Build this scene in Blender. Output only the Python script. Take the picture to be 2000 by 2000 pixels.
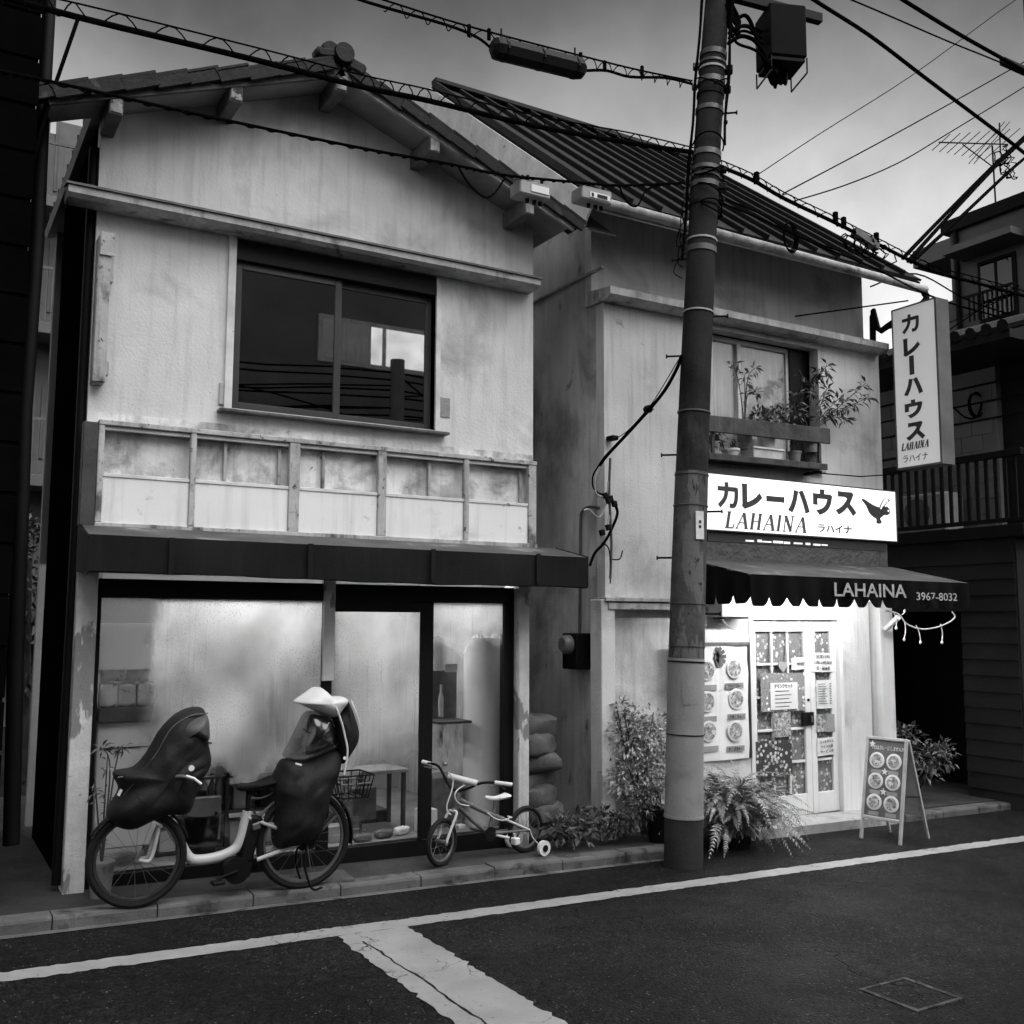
import bpy, bmesh, math, random
from math import sin, cos, pi, radians, sqrt, atan2
from mathutils import Vector, Matrix, noise
random.seed(7)
scene = bpy.context.scene
for o in list(bpy.data.objects): bpy.data.objects.remove(o)

# ------------------------------------------------------------------ camera
YAW, PITCH, ROLL, HC = radians(30.5), radians(6.15), radians(.22), 1.8
CAM = Vector((0, 0, HC))
_f = Vector((sin(YAW)*cos(PITCH), cos(YAW)*cos(PITCH), sin(PITCH)))
_r = Vector((cos(YAW), -sin(YAW), 0)); _u = _r.cross(_f)
_r, _u = _r*cos(ROLL)+_u*sin(ROLL), _u*cos(ROLL)-_r*sin(ROLL)
cam_d = bpy.data.cameras.new('camera'); cam = bpy.data.objects.new('camera', cam_d)
scene.collection.objects.link(cam); scene.camera = cam
cam.matrix_world = Matrix(((_r.x,_u.x,-_f.x,0),(_r.y,_u.y,-_f.y,0),(_r.z,_u.z,-_f.z,HC),(0,0,0,1)))
cam_d.sensor_width = 36; cam_d.lens = 36; cam_d.clip_start = .05; cam_d.clip_end = 600

# ------------------------------------------------------------------ world, sun, exposure
SUN_EL = radians(63); SUN_AZ = radians(158)      # azimuth clockwise from +Y: behind the camera, a little right
world = bpy.data.worlds.new('World'); scene.world = world; world.use_nodes = True
wn = world.node_tree.nodes; wl = world.node_tree.links; wn.clear()
w_out = wn.new('ShaderNodeOutputWorld'); w_bg = wn.new('ShaderNodeBackground')
w_sky = wn.new('ShaderNodeTexSky'); w_sky.sky_type = 'NISHITA'; w_sky.sun_disc = False
w_sky.sun_elevation = SUN_EL; w_sky.sun_rotation = SUN_AZ
w_sky.air_density = 1.6; w_sky.dust_density = 4.0; w_sky.ozone_density = 1.0
w_bw = wn.new('ShaderNodeRGBToBW')
w_tc = wn.new('ShaderNodeTexCoord'); w_no = wn.new('ShaderNodeTexNoise')
w_no.inputs['Scale'].default_value = 3.4; w_no.inputs['Detail'].default_value = 7; w_no.inputs['Roughness'].default_value = .5
w_mr = wn.new('ShaderNodeMapRange'); w_mr.inputs['From Min'].default_value = .3; w_mr.inputs['From Max'].default_value = .7
w_mr.inputs['To Min'].default_value = .42; w_mr.inputs['To Max'].default_value = 1.4
w_mu = wn.new('ShaderNodeMath'); w_mu.operation = 'MULTIPLY'
wl.new(w_sky.outputs[0], w_bw.inputs[0]); wl.new(w_tc.outputs['Generated'], w_no.inputs['Vector'])
wl.new(w_no.outputs['Fac'], w_mr.inputs['Value']); wl.new(w_bw.outputs[0], w_mu.inputs[0]); wl.new(w_mr.outputs[0], w_mu.inputs[1])
# dusk overcast: bright towards the horizon all round, heavy dark cloud overhead
w_sx = wn.new('ShaderNodeSeparateXYZ'); w_gr = wn.new('ShaderNodeMapRange'); w_gr.interpolation_type = 'SMOOTHSTEP'
w_gr.inputs['From Min'].default_value = .22; w_gr.inputs['From Max'].default_value = .61; w_gr.inputs['To Min'].default_value = 1.28; w_gr.inputs['To Max'].default_value = .15
w_m2 = wn.new('ShaderNodeMath'); w_m2.operation = 'MULTIPLY'
wl.new(w_tc.outputs['Generated'], w_sx.inputs[0]); wl.new(w_sx.outputs['Z'], w_gr.inputs['Value']); wl.new(w_mu.outputs[0], w_m2.inputs[0]); wl.new(w_gr.outputs[0], w_m2.inputs[1])
wl.new(w_m2.outputs[0], w_bg.inputs['Color']); w_bg.inputs['Strength'].default_value = .092
wl.new(w_bg.outputs[0], w_out.inputs[0])
sun_d = bpy.data.lights.new('sun', 'SUN'); sun = bpy.data.objects.new('sun', sun_d); scene.collection.objects.link(sun)
sun_d.energy = 1.5; sun_d.angle = radians(70); sun_d.color = (1, 1, 1)
_sd = Vector((sin(SUN_AZ)*cos(SUN_EL), cos(SUN_AZ)*cos(SUN_EL), sin(SUN_EL)))
sun.rotation_euler = _sd.to_track_quat('Z', 'Y').to_euler()
scene.view_settings.view_transform = 'Standard'; scene.view_settings.look = 'None'
scene.view_settings.gamma = 1; scene.view_settings.use_curve_mapping = False
scene.view_settings.exposure = 1.58
scene.cycles.use_denoising = True; scene.cycles.max_bounces = 4; scene.cycles.diffuse_bounces = 2; scene.cycles.glossy_bounces = 2; scene.cycles.transparent_max_bounces = 8; scene.cycles.use_adaptive_sampling = True; scene.cycles.adaptive_threshold = .03
scene.cycles.sample_clamp_indirect = 4; scene.cycles.caustics_reflective = False; scene.cycles.caustics_refractive = False

# ------------------------------------------------------------------ measuring: photo pixel (2000 px frame) onto a plane of the place
def _ray(u, v): return _f + _r*((u-1000)/2000) - _u*((v-1000)/2000)
def atY(u, v, Y):
    d = _ray(u, v); return CAM + d*(Y/d.y)
def atX(u, v, X):
    d = _ray(u, v); return CAM + d*(X/d.x)
def atP(u, v, p0, n):
    d = _ray(u, v); return CAM + d*((Vector(p0)-CAM).dot(n)/d.dot(n))
def G(x): return -.02*x            # the street falls gently to the right
def atG(u, v, off=0):
    return atP(u, v, (0, 0, off), Vector((.02, 0, 1)))

# ------------------------------------------------------------------ materials
MATS = {}
def _nt(name):
    m = bpy.data.materials.new(name); m.use_nodes = True
    return m, m.node_tree.nodes, m.node_tree.links, m.node_tree.nodes['Principled BSDF']
def _noise(n, l, vec, scale, detail=5, rough=.55, dist=0.):
    t = n.new('ShaderNodeTexNoise'); t.inputs['Scale'].default_value = scale
    t.inputs['Detail'].default_value = detail; t.inputs['Roughness'].default_value = rough; t.inputs['Distortion'].default_value = dist
    l.new(vec, t.inputs['Vector']); return t.outputs['Fac']
def _ramp(n, l, src, a, b, to0=0., to1=1.):
    t = n.new('ShaderNodeMapRange'); t.inputs['From Min'].default_value = a; t.inputs['From Max'].default_value = b
    t.inputs['To Min'].default_value = to0; t.inputs['To Max'].default_value = to1; l.new(src, t.inputs['Value']); return t.outputs[0]
def _math(n, l, op, a, b):
    t = n.new('ShaderNodeMath'); t.operation = op
    for i, x in enumerate((a, b)):
        if isinstance(x, (int, float)): t.inputs[i].default_value = x
        else: l.new(x, t.inputs[i])
    return t.outputs[0]
def _mix(n, l, fac, a, b):
    t = n.new('ShaderNodeMix'); t.data_type = 'FLOAT'
    for i, x in zip((0, 2, 3), (fac, a, b)):
        if isinstance(x, (int, float)): t.inputs[i].default_value = x
        else: l.new(x, t.inputs[i])
    return t.outputs[0]
def _map(n, l, vec, sx, sy, sz):
    t = n.new('ShaderNodeMapping'); t.inputs['Scale'].default_value = (sx, sy, sz); l.new(vec, t.inputs['Vector']); return t.outputs[0]
def mat(name, col, rough=.75, var=.22, vs=2.2, bump=.12, bs=90, spec=.35, metal=0., stains=(), streak=None, grain=0., rvar=.0, crack=0.):
    """grey procedural surface. stains: (grey, scale, lo, hi) blotches of another colour; streak: (grey, amount) rain marks"""
    if name in MATS: return MATS[name]
    m, n, l, b = _nt(name)
    tc = n.new('ShaderNodeNewGeometry'); vec = tc.outputs['Position']
    c = _ramp(n, l, _noise(n, l, vec, vs, 3, .6), .3, .7, col*(1-var), col*(1+var))
    if grain: c = _math(n, l, 'MULTIPLY', c, _ramp(n, l, _noise(n, l, vec, 160, 2), .25, .75, 1-grain, 1+grain))
    for (g, sc, lo, hi, *zs) in stains:
        c = _mix(n, l, _ramp(n, l, _noise(n, l, _map(n, l, vec, 1, 1, zs[0]) if zs else vec, sc, 5, .62, .4), lo, hi), c, g)
    if streak:
        g, am = streak
        s = _ramp(n, l, _noise(n, l, _map(n, l, vec, 9, 9, .55), 1.6, 5, .6), .5, .72, 0, am)
        c = _mix(n, l, s, c, g)
    if crack:
        wv = n.new('ShaderNodeVectorMath'); wv.operation = 'ADD'; nz = n.new('ShaderNodeTexNoise'); nz.inputs['Scale'].default_value = 1.7; nz.inputs['Detail'].default_value = 3; l.new(vec, nz.inputs['Vector'])
        l.new(vec, wv.inputs[0]); l.new(nz.outputs['Color'], wv.inputs[1])
        ve = n.new('ShaderNodeTexVoronoi'); ve.feature = 'DISTANCE_TO_EDGE'; ve.inputs['Scale'].default_value = .8; l.new(wv.outputs[0], ve.inputs['Vector'])
        c = _mix(n, l, _math(n, l, 'MULTIPLY', _ramp(n, l, ve.outputs['Distance'], .0045, .0015), _ramp(n, l, _noise(n, l, vec, 1.1, 2), .55, .63)), c, crack)
    l.new(c, b.inputs['Base Color'])
    b.inputs['Metallic'].default_value = metal; b.inputs['Specular IOR Level'].default_value = spec
    if rvar: l.new(_ramp(n, l, _noise(n, l, vec, 5, 4), .3, .7, rough-rvar, rough+rvar), b.inputs['Roughness'])
    else: b.inputs['Roughness'].default_value = rough
    if bump:
        bp = n.new('ShaderNodeBump'); bp.inputs['Strength'].default_value = min(1, bump*4); bp.inputs['Distance'].default_value = .006
        h = _noise(n, l, vec, bs/2.5, 3, .75)
        l.new(h, bp.inputs['Height']); l.new(bp.outputs[0], b.inputs['Normal'])
    MATS[name] = m; return m
def emit(name, col, strength, var=0., vs=3):
    m, n, l, b = _nt(name); vec = n.new('ShaderNodeNewGeometry').outputs['Position']
    b.inputs['Base Color'].default_value = (col, col, col, 1); b.inputs['Roughness'].default_value = .35
    b.inputs['Emission Color'].default_value = (1, 1, 1, 1)
    if var: l.new(_ramp(n, l, _noise(n, l, vec, vs, 3), .3, .7, strength*(1-var), strength*(1+var)), b.inputs['Emission Strength'])
    else: b.inputs['Emission Strength'].default_value = strength
    MATS[name] = m; return m
def _schlick(n, l):
    lw = n.new('ShaderNodeLayerWeight'); lw.inputs['Blend'].default_value = .5
    return _ramp(n, l, _math(n, l, 'POWER', lw.outputs['Facing'], 5.), 0, 1, .04, .9)
def glass(name, tint=.9, refl=.1, rough=.02, body=None):
    """thin pane: see-through, with a mirror share; body = grey of a dirty film that scatters"""
    m, n, l, b = _nt(name); n.remove(b); out = n['Material Output']
    tr = n.new('ShaderNodeBsdfTransparent'); tr.inputs['Color'].default_value = (tint, tint, tint, 1)
    gl = n.new('ShaderNodeBsdfGlossy'); gl.inputs['Roughness'].default_value = rough
    fac = _math(n, l, 'ADD', _schlick(n, l), refl)
    mx = n.new('ShaderNodeMixShader'); l.new(fac, mx.inputs[0]); l.new(gl.outputs[0], mx.inputs[2])
    if body:
        df = n.new('ShaderNodeBsdfTranslucent'); df.inputs['Color'].default_value = (body[0],)*3+(1,)
        m2 = n.new('ShaderNodeMixShader'); m2.inputs[0].default_value = body[1]
        l.new(tr.outputs[0], m2.inputs[1]); l.new(df.outputs[0], m2.inputs[2]); l.new(m2.outputs[0], mx.inputs[1])
    else: l.new(tr.outputs[0], mx.inputs[1])
    l.new(mx.outputs[0], out.inputs[0]); MATS[name] = m; return m
def leafmat(name, col):
    m, n, l, b = _nt(name); vec = n.new('ShaderNodeNewGeometry').outputs['Position']
    c = _ramp(n, l, _noise(n, l, vec, 22, 2), .3, .7, col*.55, col*1.5); l.new(c, b.inputs['Base Color'])
    b.inputs['Roughness'].default_value = .42; b.inputs['Specular IOR Level'].default_value = .45
    MATS[name] = m; return m

# walls and trim
mat('plaster_l', .70, .88, .12, 1.3, .22, 120, .2, stains=((.34, 1.3, .54, .80), (.20, 6, .70, .84), (.12, 26, .72, .76)), streak=(.28, .34))
mat('plaster_band', .74, .88, .25, 4, .5, 60, .2, stains=((.26, 3, .48, .66), (.62, 2.2, .62, .66), (.08, 9, .66, .71)), streak=(.15, .4))
mat('plaster_r', .66, .88, .13, 1.4, .25, 140, .2, stains=((.26, 1.3, .54, .80), (.14, 7, .68, .80), (.10, 26, .72, .76)), streak=(.22, .36))
mat('plaster_side', .58, .88, .25, 1.2, .3, 120, .2, stains=((.10, 1.3, .48, .70, .5), (.05, 4, .62, .75, .6)), streak=(.12, .25))
mat('trim', .42, .7, .3, 6, .2, 70, .3, stains=((.12, 5, .58, .7),), streak=(.1, .5))
mat('trim_white', .66, .55, .2, 5, .1, 70, .4, stains=((.16, 9, .66, .74),))
mat('peel', .60, .75, .15, 5, .3, 60, .25, stains=((.24, 2.6, .59, .61, .45), (.08, 16, .68, .74)), streak=(.3, .3))
mat('rust', .44, .75, .2, 5, .25, 60, .25, stains=((.10, 5, .55, .66, .35), (.05, 18, .60, .68)), streak=(.07, .55))
mat('panel_white', .80, .38, .05, 1.3, .02, 40, .5, grain=.03, stains=((.5, 2.2, .56, .8), (.3, 9, .66, .8)), streak=(.42, .4))
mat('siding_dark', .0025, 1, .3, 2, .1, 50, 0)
mat('black_frame', .004, .5, .3, 4, .05, 60, .2)
mat('dark_wood', .045, .6, .5, 6, .25, 50, .35, streak=(.12, .5))
mat('soffit', .30, .8, .2, 4, .1, 60)
mat('tile', .010, .6, .4, 9, .2, 60, .2, stains=((.06, 6, .62, .72),))
mat('roof_metal', .011, .6, .3, 3, .06, 40, .2, streak=(.03, .4))
mat('awning', .009, .7, .2, 2.5, .12, 220, .15, streak=(.022, .35))
mat('awning_top', .07, .7, .4, 3, .1, 200, .3, stains=((.3, 3, .58, .75),))
mat('black', .004, .6, .3, 5, .05, 60, .15)
mat('cable', .004, 1, .2, 8, .0, 60, 0)
mat('cable_grey', .35, .5, .2, 8, 0, 60, .4)
mat('metal', .16, .45, .25, 7, .04, 60, .5, metal=.7)
mat('alu', .5, .4, .15, 7, .03, 60, .5, metal=.25)
mat('rim_dark', .05, .4, .3, 9, .02, 60, .4, metal=.5)
mat('galv', .10, .45, .4, 8, .05, 60, .5, metal=.4)
mat('white_paint', .72, .3, .08, 4, .02, 60, .5, stains=((.2, 16, .72, .76),))
mat('bike_frame', .42, .35, .12, 4, .01, 60, .5, stains=((.2, 22, .70, .74),))
mat('rubber', .005, .75, .3, 12, .1, 90, .3)
mat('cover', .011, .65, .3, 5, .25, 45, .2)
mat('cover_grey', .07, .5, .2, 6, .1, 60, .4)
mat('vinyl_white', .62, .4, .1, 6, .08, 60, .4)
mat('concrete_kerb', .10, .85, .3, 3, .5, 70, .25, stains=((.03, 5, .52, .66), (.15, 9, .66, .72)))
mat('concrete_pave', .036, .85, .4, 2.4, .4, 60, .3, stains=((.04, 2.6, .52, .68),), rvar=.15)
mat('pole', .024, .85, .25, 3, .3, 110, .12, stains=((.05, 3.2, .60, .70, .4), (.012, 2.2, .52, .70)))
mat('pole_torn', .075, .85, .3, 6, .4, 60, .2, stains=((.13, 7, .55, .57, .2), (.03, 14, .60, .63, .4)))
mat('pole_sheet', .26, .6, .14, 3, .15, 150, .35, stains=((.11, 2.5, .55, .8),))
mat('pole_base', .035, .7, .3, 3, .2, 90, .15)
mat('sack', .10, .9, .3, 8, .4, 120, .2, stains=((.07, 5, .55, .7),))
mat('paper', .72, .8, .06, 5, .03, 60, .2, grain=.03)
mat('paper_grey', .30, .8, .15, 8, .03, 60, .2)
mat('ink', .02, .7, .2, 8, 0, 60, .2); mat('ink_mid', .12, .7, .3, 12, 0, 60, .2)
mat('board_print', .11, .45, .3, 5, 0, 60, .4)
mat('apartment', .12, .85, .2, .8, .1, 30, .2)
mat('apartment_dark', .012, .85, .25, .8, .1, 30, .1)
mat('opposite', .20, .85, .2, .8, .1, 30, .2)
mat('neighbour_siding', .019, .7, .25, 1.5, .12, 60, .15, streak=(.02, .4))
mat('far_white', .10, .7, .2, 3, 0)
mat('neighbour_wall', .22, .85, .15, 1.5, .1, 60, .2)
mat('interior', .30, .8, .1, 2, .05, 60, .2); mat('interior_floor', .25, .5, .3, 3, .1, 40, .35)
mat('pot', .2, .7, .3, 7, .15, 60, .3); mat('pot_white', .6, .5, .2, 7, .1, 60, .35)
mat('curtain', .8, .85, .12, 3, .1, 60, .2, streak=(.4, .5)); mat('curtain_dark', .06, .9, .2, 2, .05, 60, .2)
leafmat('leaf_dark', .05); leafmat('leaf_mid', .11); leafmat('leaf_pale', .36); mat('stem', .06, .7, .3, 10, .2, 60, .3)
leafmat('frond', .2)
glass('pane_far', .15, .03); glass('pane_clear', .95, .0); glass('pane_mirror', .35, .30, .012); glass('pane_dusty', .9, .03, .08, (.6, .12))
glass('vinyl_clear', .75, .05, .14, (.25, .25))
emit('tube_lamp', .9, 33.0); emit('shop_lamp', .9, 52.0)
emit('sign_face', .8, .34, .28, 1.3); emit('sign_face_dim', .72, .08, .06, 2.4); emit('far_window', .8, .6, .3, 2)
mat('sign_ink', .05, .6, .3, 20, 0, 60, .3); mat('sign_ink_soft', .09, .6, .4, 60, 0, 60, .3)

def asphalt():
    m, n, l, b = _nt('asphalt'); vec = n.new('ShaderNodeNewGeometry').outputs['Position']
    c = _ramp(n, l, _math(n, l, 'ADD', _math(n, l, 'MULTIPLY', _noise(n, l, vec, .55, 5, .6, .6), .7), _math(n, l, 'MULTIPLY', _noise(n, l, vec, 4, 4), .3)), .38, .62, .003, .013)
    v = n.new('ShaderNodeTexVoronoi'); v.inputs['Scale'].default_value = 60; l.new(vec, v.inputs['Vector'])
    rnd = n.new('ShaderNodeRGBToBW'); l.new(v.outputs['Color'], rnd.inputs[0])
    c = _math(n, l, 'MULTIPLY', c, _ramp(n, l, rnd.outputs[0], .2, .85, .25, 2.4))
    pale = _math(n, l, 'MULTIPLY', _ramp(n, l, rnd.outputs[0], .80, .84), _ramp(n, l, v.outputs['Distance'], .28, .20))
    c = _mix(n, l, pale, c, .22)
    # cracks: edges of big distorted cells, only in places
    wv = n.new('ShaderNodeVectorMath'); wv.operation = 'ADD'; nz = n.new('ShaderNodeTexNoise'); nz.inputs['Scale'].default_value = 2.5; l.new(vec, nz.inputs['Vector'])
    l.new(vec, wv.inputs[0]); l.new(nz.outputs['Color'], wv.inputs[1])
    ve = n.new('ShaderNodeTexVoronoi'); ve.feature = 'DISTANCE_TO_EDGE'; ve.inputs['Scale'].default_value = .75; l.new(wv.outputs[0], ve.inputs['Vector'])
    crack = _math(n, l, 'MULTIPLY', _ramp(n, l, ve.outputs['Distance'], .009, .003), _ramp(n, l, _noise(n, l, vec, .8, 2), .5, .6))
    c = _mix(n, l, crack, c, .006); l.new(c, b.inputs['Base Color'])
    l.new(_ramp(n, l, _noise(n, l, vec, 1.1, 4), .35, .65, .48, .72), b.inputs['Roughness']); b.inputs['Specular IOR Level'].default_value = .18
    h = _math(n, l, 'SUBTRACT', _math(n, l, 'ADD', _ramp(n, l, v.outputs['Distance'], 0, .6, 1, 0), _noise(n, l, vec, 260, 2)), _math(n, l, 'MULTIPLY', crack, 2))
    bp = n.new('ShaderNodeBump'); bp.inputs['Strength'].default_value = 1; bp.inputs['Distance'].default_value = .014
    l.new(h, bp.inputs['Height']); l.new(bp.outputs[0], b.inputs['Normal']); MATS['asphalt'] = m
def roadpaint():
    m, n, l, b = _nt('road_paint'); vec = n.new('ShaderNodeNewGeometry').outputs['Position']
    c = _ramp(n, l, _noise(n, l, vec, 3, 5), .3, .7, .20, .30)
    c = _mix(n, l, _ramp(n, l, _noise(n, l, vec, 38, 3), .66, .72), c, .06)
    wv = n.new('ShaderNodeVectorMath'); wv.operation = 'ADD'; nz = n.new('ShaderNodeTexNoise'); nz.inputs['Scale'].default_value = 5; l.new(vec, nz.inputs['Vector'])
    l.new(vec, wv.inputs[0]); l.new(nz.outputs['Color'], wv.inputs[1])
    ve = n.new('ShaderNodeTexVoronoi'); ve.feature = 'DISTANCE_TO_EDGE'; ve.inputs['Scale'].default_value = 1.5; l.new(wv.outputs[0], ve.inputs['Vector'])
    crack = _math(n, l, 'MULTIPLY', _ramp(n, l, ve.outputs['Distance'], .014, .004), _ramp(n, l, _noise(n, l, vec, 1.2, 2), .48, .56))
    c = _mix(n, l, crack, c, .02); l.new(c, b.inputs['Base Color']); b.inputs['Roughness'].default_value = .6
    bp = n.new('ShaderNodeBump'); bp.inputs['Strength'].default_value = .5; bp.inputs['Distance'].default_value = .003
    l.new(_math(n, l, 'SUBTRACT', _noise(n, l, vec, 180, 3), crack), bp.inputs['Height']); l.new(bp.outputs[0], b.inputs['Normal']); MATS['road_paint'] = m
def fogglass(name, edge, drops):
    """shop pane steamed up on the inside: a wet film that scatters the light of the room, wiped and clear low down"""
    m, n, l, b = _nt(name); n.remove(b); out = n['Material Output']; vec = n.new('ShaderNodeNewGeometry').outputs['Position']
    sp = n.new('ShaderNodeSeparateXYZ'); l.new(vec, sp.inputs[0])
    big = _noise(n, l, _map(n, l, vec, 1, 1, .6), 2.0, 4, .5)
    film = _math(n, l, 'ADD', sp.outputs['Z'], _math(n, l, 'MULTIPLY', _ramp(n, l, big, .3, .7, -.5, .5), .35))
    film = _ramp(n, l, film, edge-.07, edge+.09)
    runs = _ramp(n, l, _noise(n, l, _map(n, l, vec, 34, 34, .8), 1.3, 4, .65), .56, .68, 0, .45)
    runs = _math(n, l, 'MULTIPLY', runs, _ramp(n, l, _noise(n, l, vec, 1.7, 2), .45, .62))
    thick = _ramp(n, l, _noise(n, l, _map(n, l, vec, 1.6, 1.6, 1), 1.5, 3), .3, .7, .80, .98)
    film = _math(n, l, 'MULTIPLY', film, _math(n, l, 'SUBTRACT', thick, runs))
    film = _math(n, l, 'MULTIPLY', film, _ramp(n, l, _math(n, l, 'ADD', sp.outputs['X'], _math(n, l, 'MULTIPLY', _noise(n, l, vec, 5, 3), .25)), 1.55, 1.78, .06, 1))
    v = n.new('ShaderNodeTexVoronoi'); v.inputs['Scale'].default_value = 70; l.new(vec, v.inputs['Vector'])
    drop = _math(n, l, 'MULTIPLY', _ramp(n, l, v.outputs['Distance'], .36, .12), _ramp(n, l, _noise(n, l, vec, 2.0, 3), .46, .60))
    film = _math(n, l, 'MULTIPLY', film, _ramp(n, l, drop, 0, 1, 1, 1-.55*drops))
    tr = n.new('ShaderNodeBsdfTransparent'); tr.inputs['Color'].default_value = (.9, .9, .9, 1)
    tl = n.new('ShaderNodeBsdfTranslucent')
    l.new(_ramp(n, l, _noise(n, l, _map(n, l, vec, 1.0, 1.0, .8), 1.5, 4, .55), .34, .66, .40, .84), tl.inputs['Color'])
    m1 = n.new('ShaderNodeMixShader'); l.new(film, m1.inputs[0]); l.new(tr.outputs[0], m1.inputs[1]); l.new(tl.outputs[0], m1.inputs[2])
    gl = n.new('ShaderNodeBsdfGlossy'); gl.inputs['Roughness'].default_value = .06
    bp = n.new('ShaderNodeBump'); bp.inputs['Strength'].default_value = drops; bp.inputs['Distance'].default_value = .004
    l.new(drop, bp.inputs['Height']); l.new(bp.outputs[0], gl.inputs['Normal'])
    fac = _math(n, l, 'ADD', _schlick(n, l), _math(n, l, 'MULTIPLY', drop, .28*drops))
    mx = n.new('ShaderNodeMixShader'); l.new(fac, mx.inputs[0]); l.new(m1.outputs[0], mx.inputs[1]); l.new(gl.outputs[0], mx.inputs[2])
    l.new(mx.outputs[0], out.inputs[0]); MATS[name] = m
def floral(name, lo, hi, scale):
    m, n, l, b = _nt(name); vec = n.new('ShaderNodeNewGeometry').outputs['Position']
    v = n.new('ShaderNodeTexVoronoi'); v.inputs['Scale'].default_value = scale; l.new(vec, v.inputs['Vector'])
    r = n.new('ShaderNodeRGBToBW'); l.new(v.outputs['Color'], r.inputs[0])
    c = _mix(n, l, _math(n, l, 'MULTIPLY', _ramp(n, l, v.outputs['Distance'], .5, .38), _ramp(n, l, r.outputs[0], .45, .6)), lo, hi)
    c = _math(n, l, 'MULTIPLY', c, _ramp(n, l, _noise(n, l, vec, 60, 3), .3, .7, .6, 1.3))
    l.new(c, b.inputs['Base Color']); b.inputs['Roughness'].default_value = .6; MATS[name] = m
asphalt(); roadpaint(); fogglass('pane_fog', 1.62, .5); fogglass('pane_fog_wet', .72, 1.0)
floral('floral', .24, .85, 24); floral('floral_dark', .04, .6, 26)
mat('food', .30, .5, .7, 30, 0, 60, .3, stains=((.65, 26, .56, .60), (.06, 40, .58, .62)))
m_, n_, l_, b_ = _nt('paper_lit'); t_ = n_.new('ShaderNodeBsdfTranslucent'); t_.inputs['Color'].default_value = (.75, .75, .75, 1); d_ = n_.new('ShaderNodeBsdfDiffuse'); d_.inputs['Color'].default_value = (.75, .75, .75, 1)
x_ = n_.new('ShaderNodeMixShader'); x_.inputs[0].default_value = .5; l_.new(t_.outputs[0], x_.inputs[1]); l_.new(d_.outputs[0], x_.inputs[2]); l_.new(x_.outputs[0], n_['Material Output'].inputs[0]); MATS['paper_lit'] = m_

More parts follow.
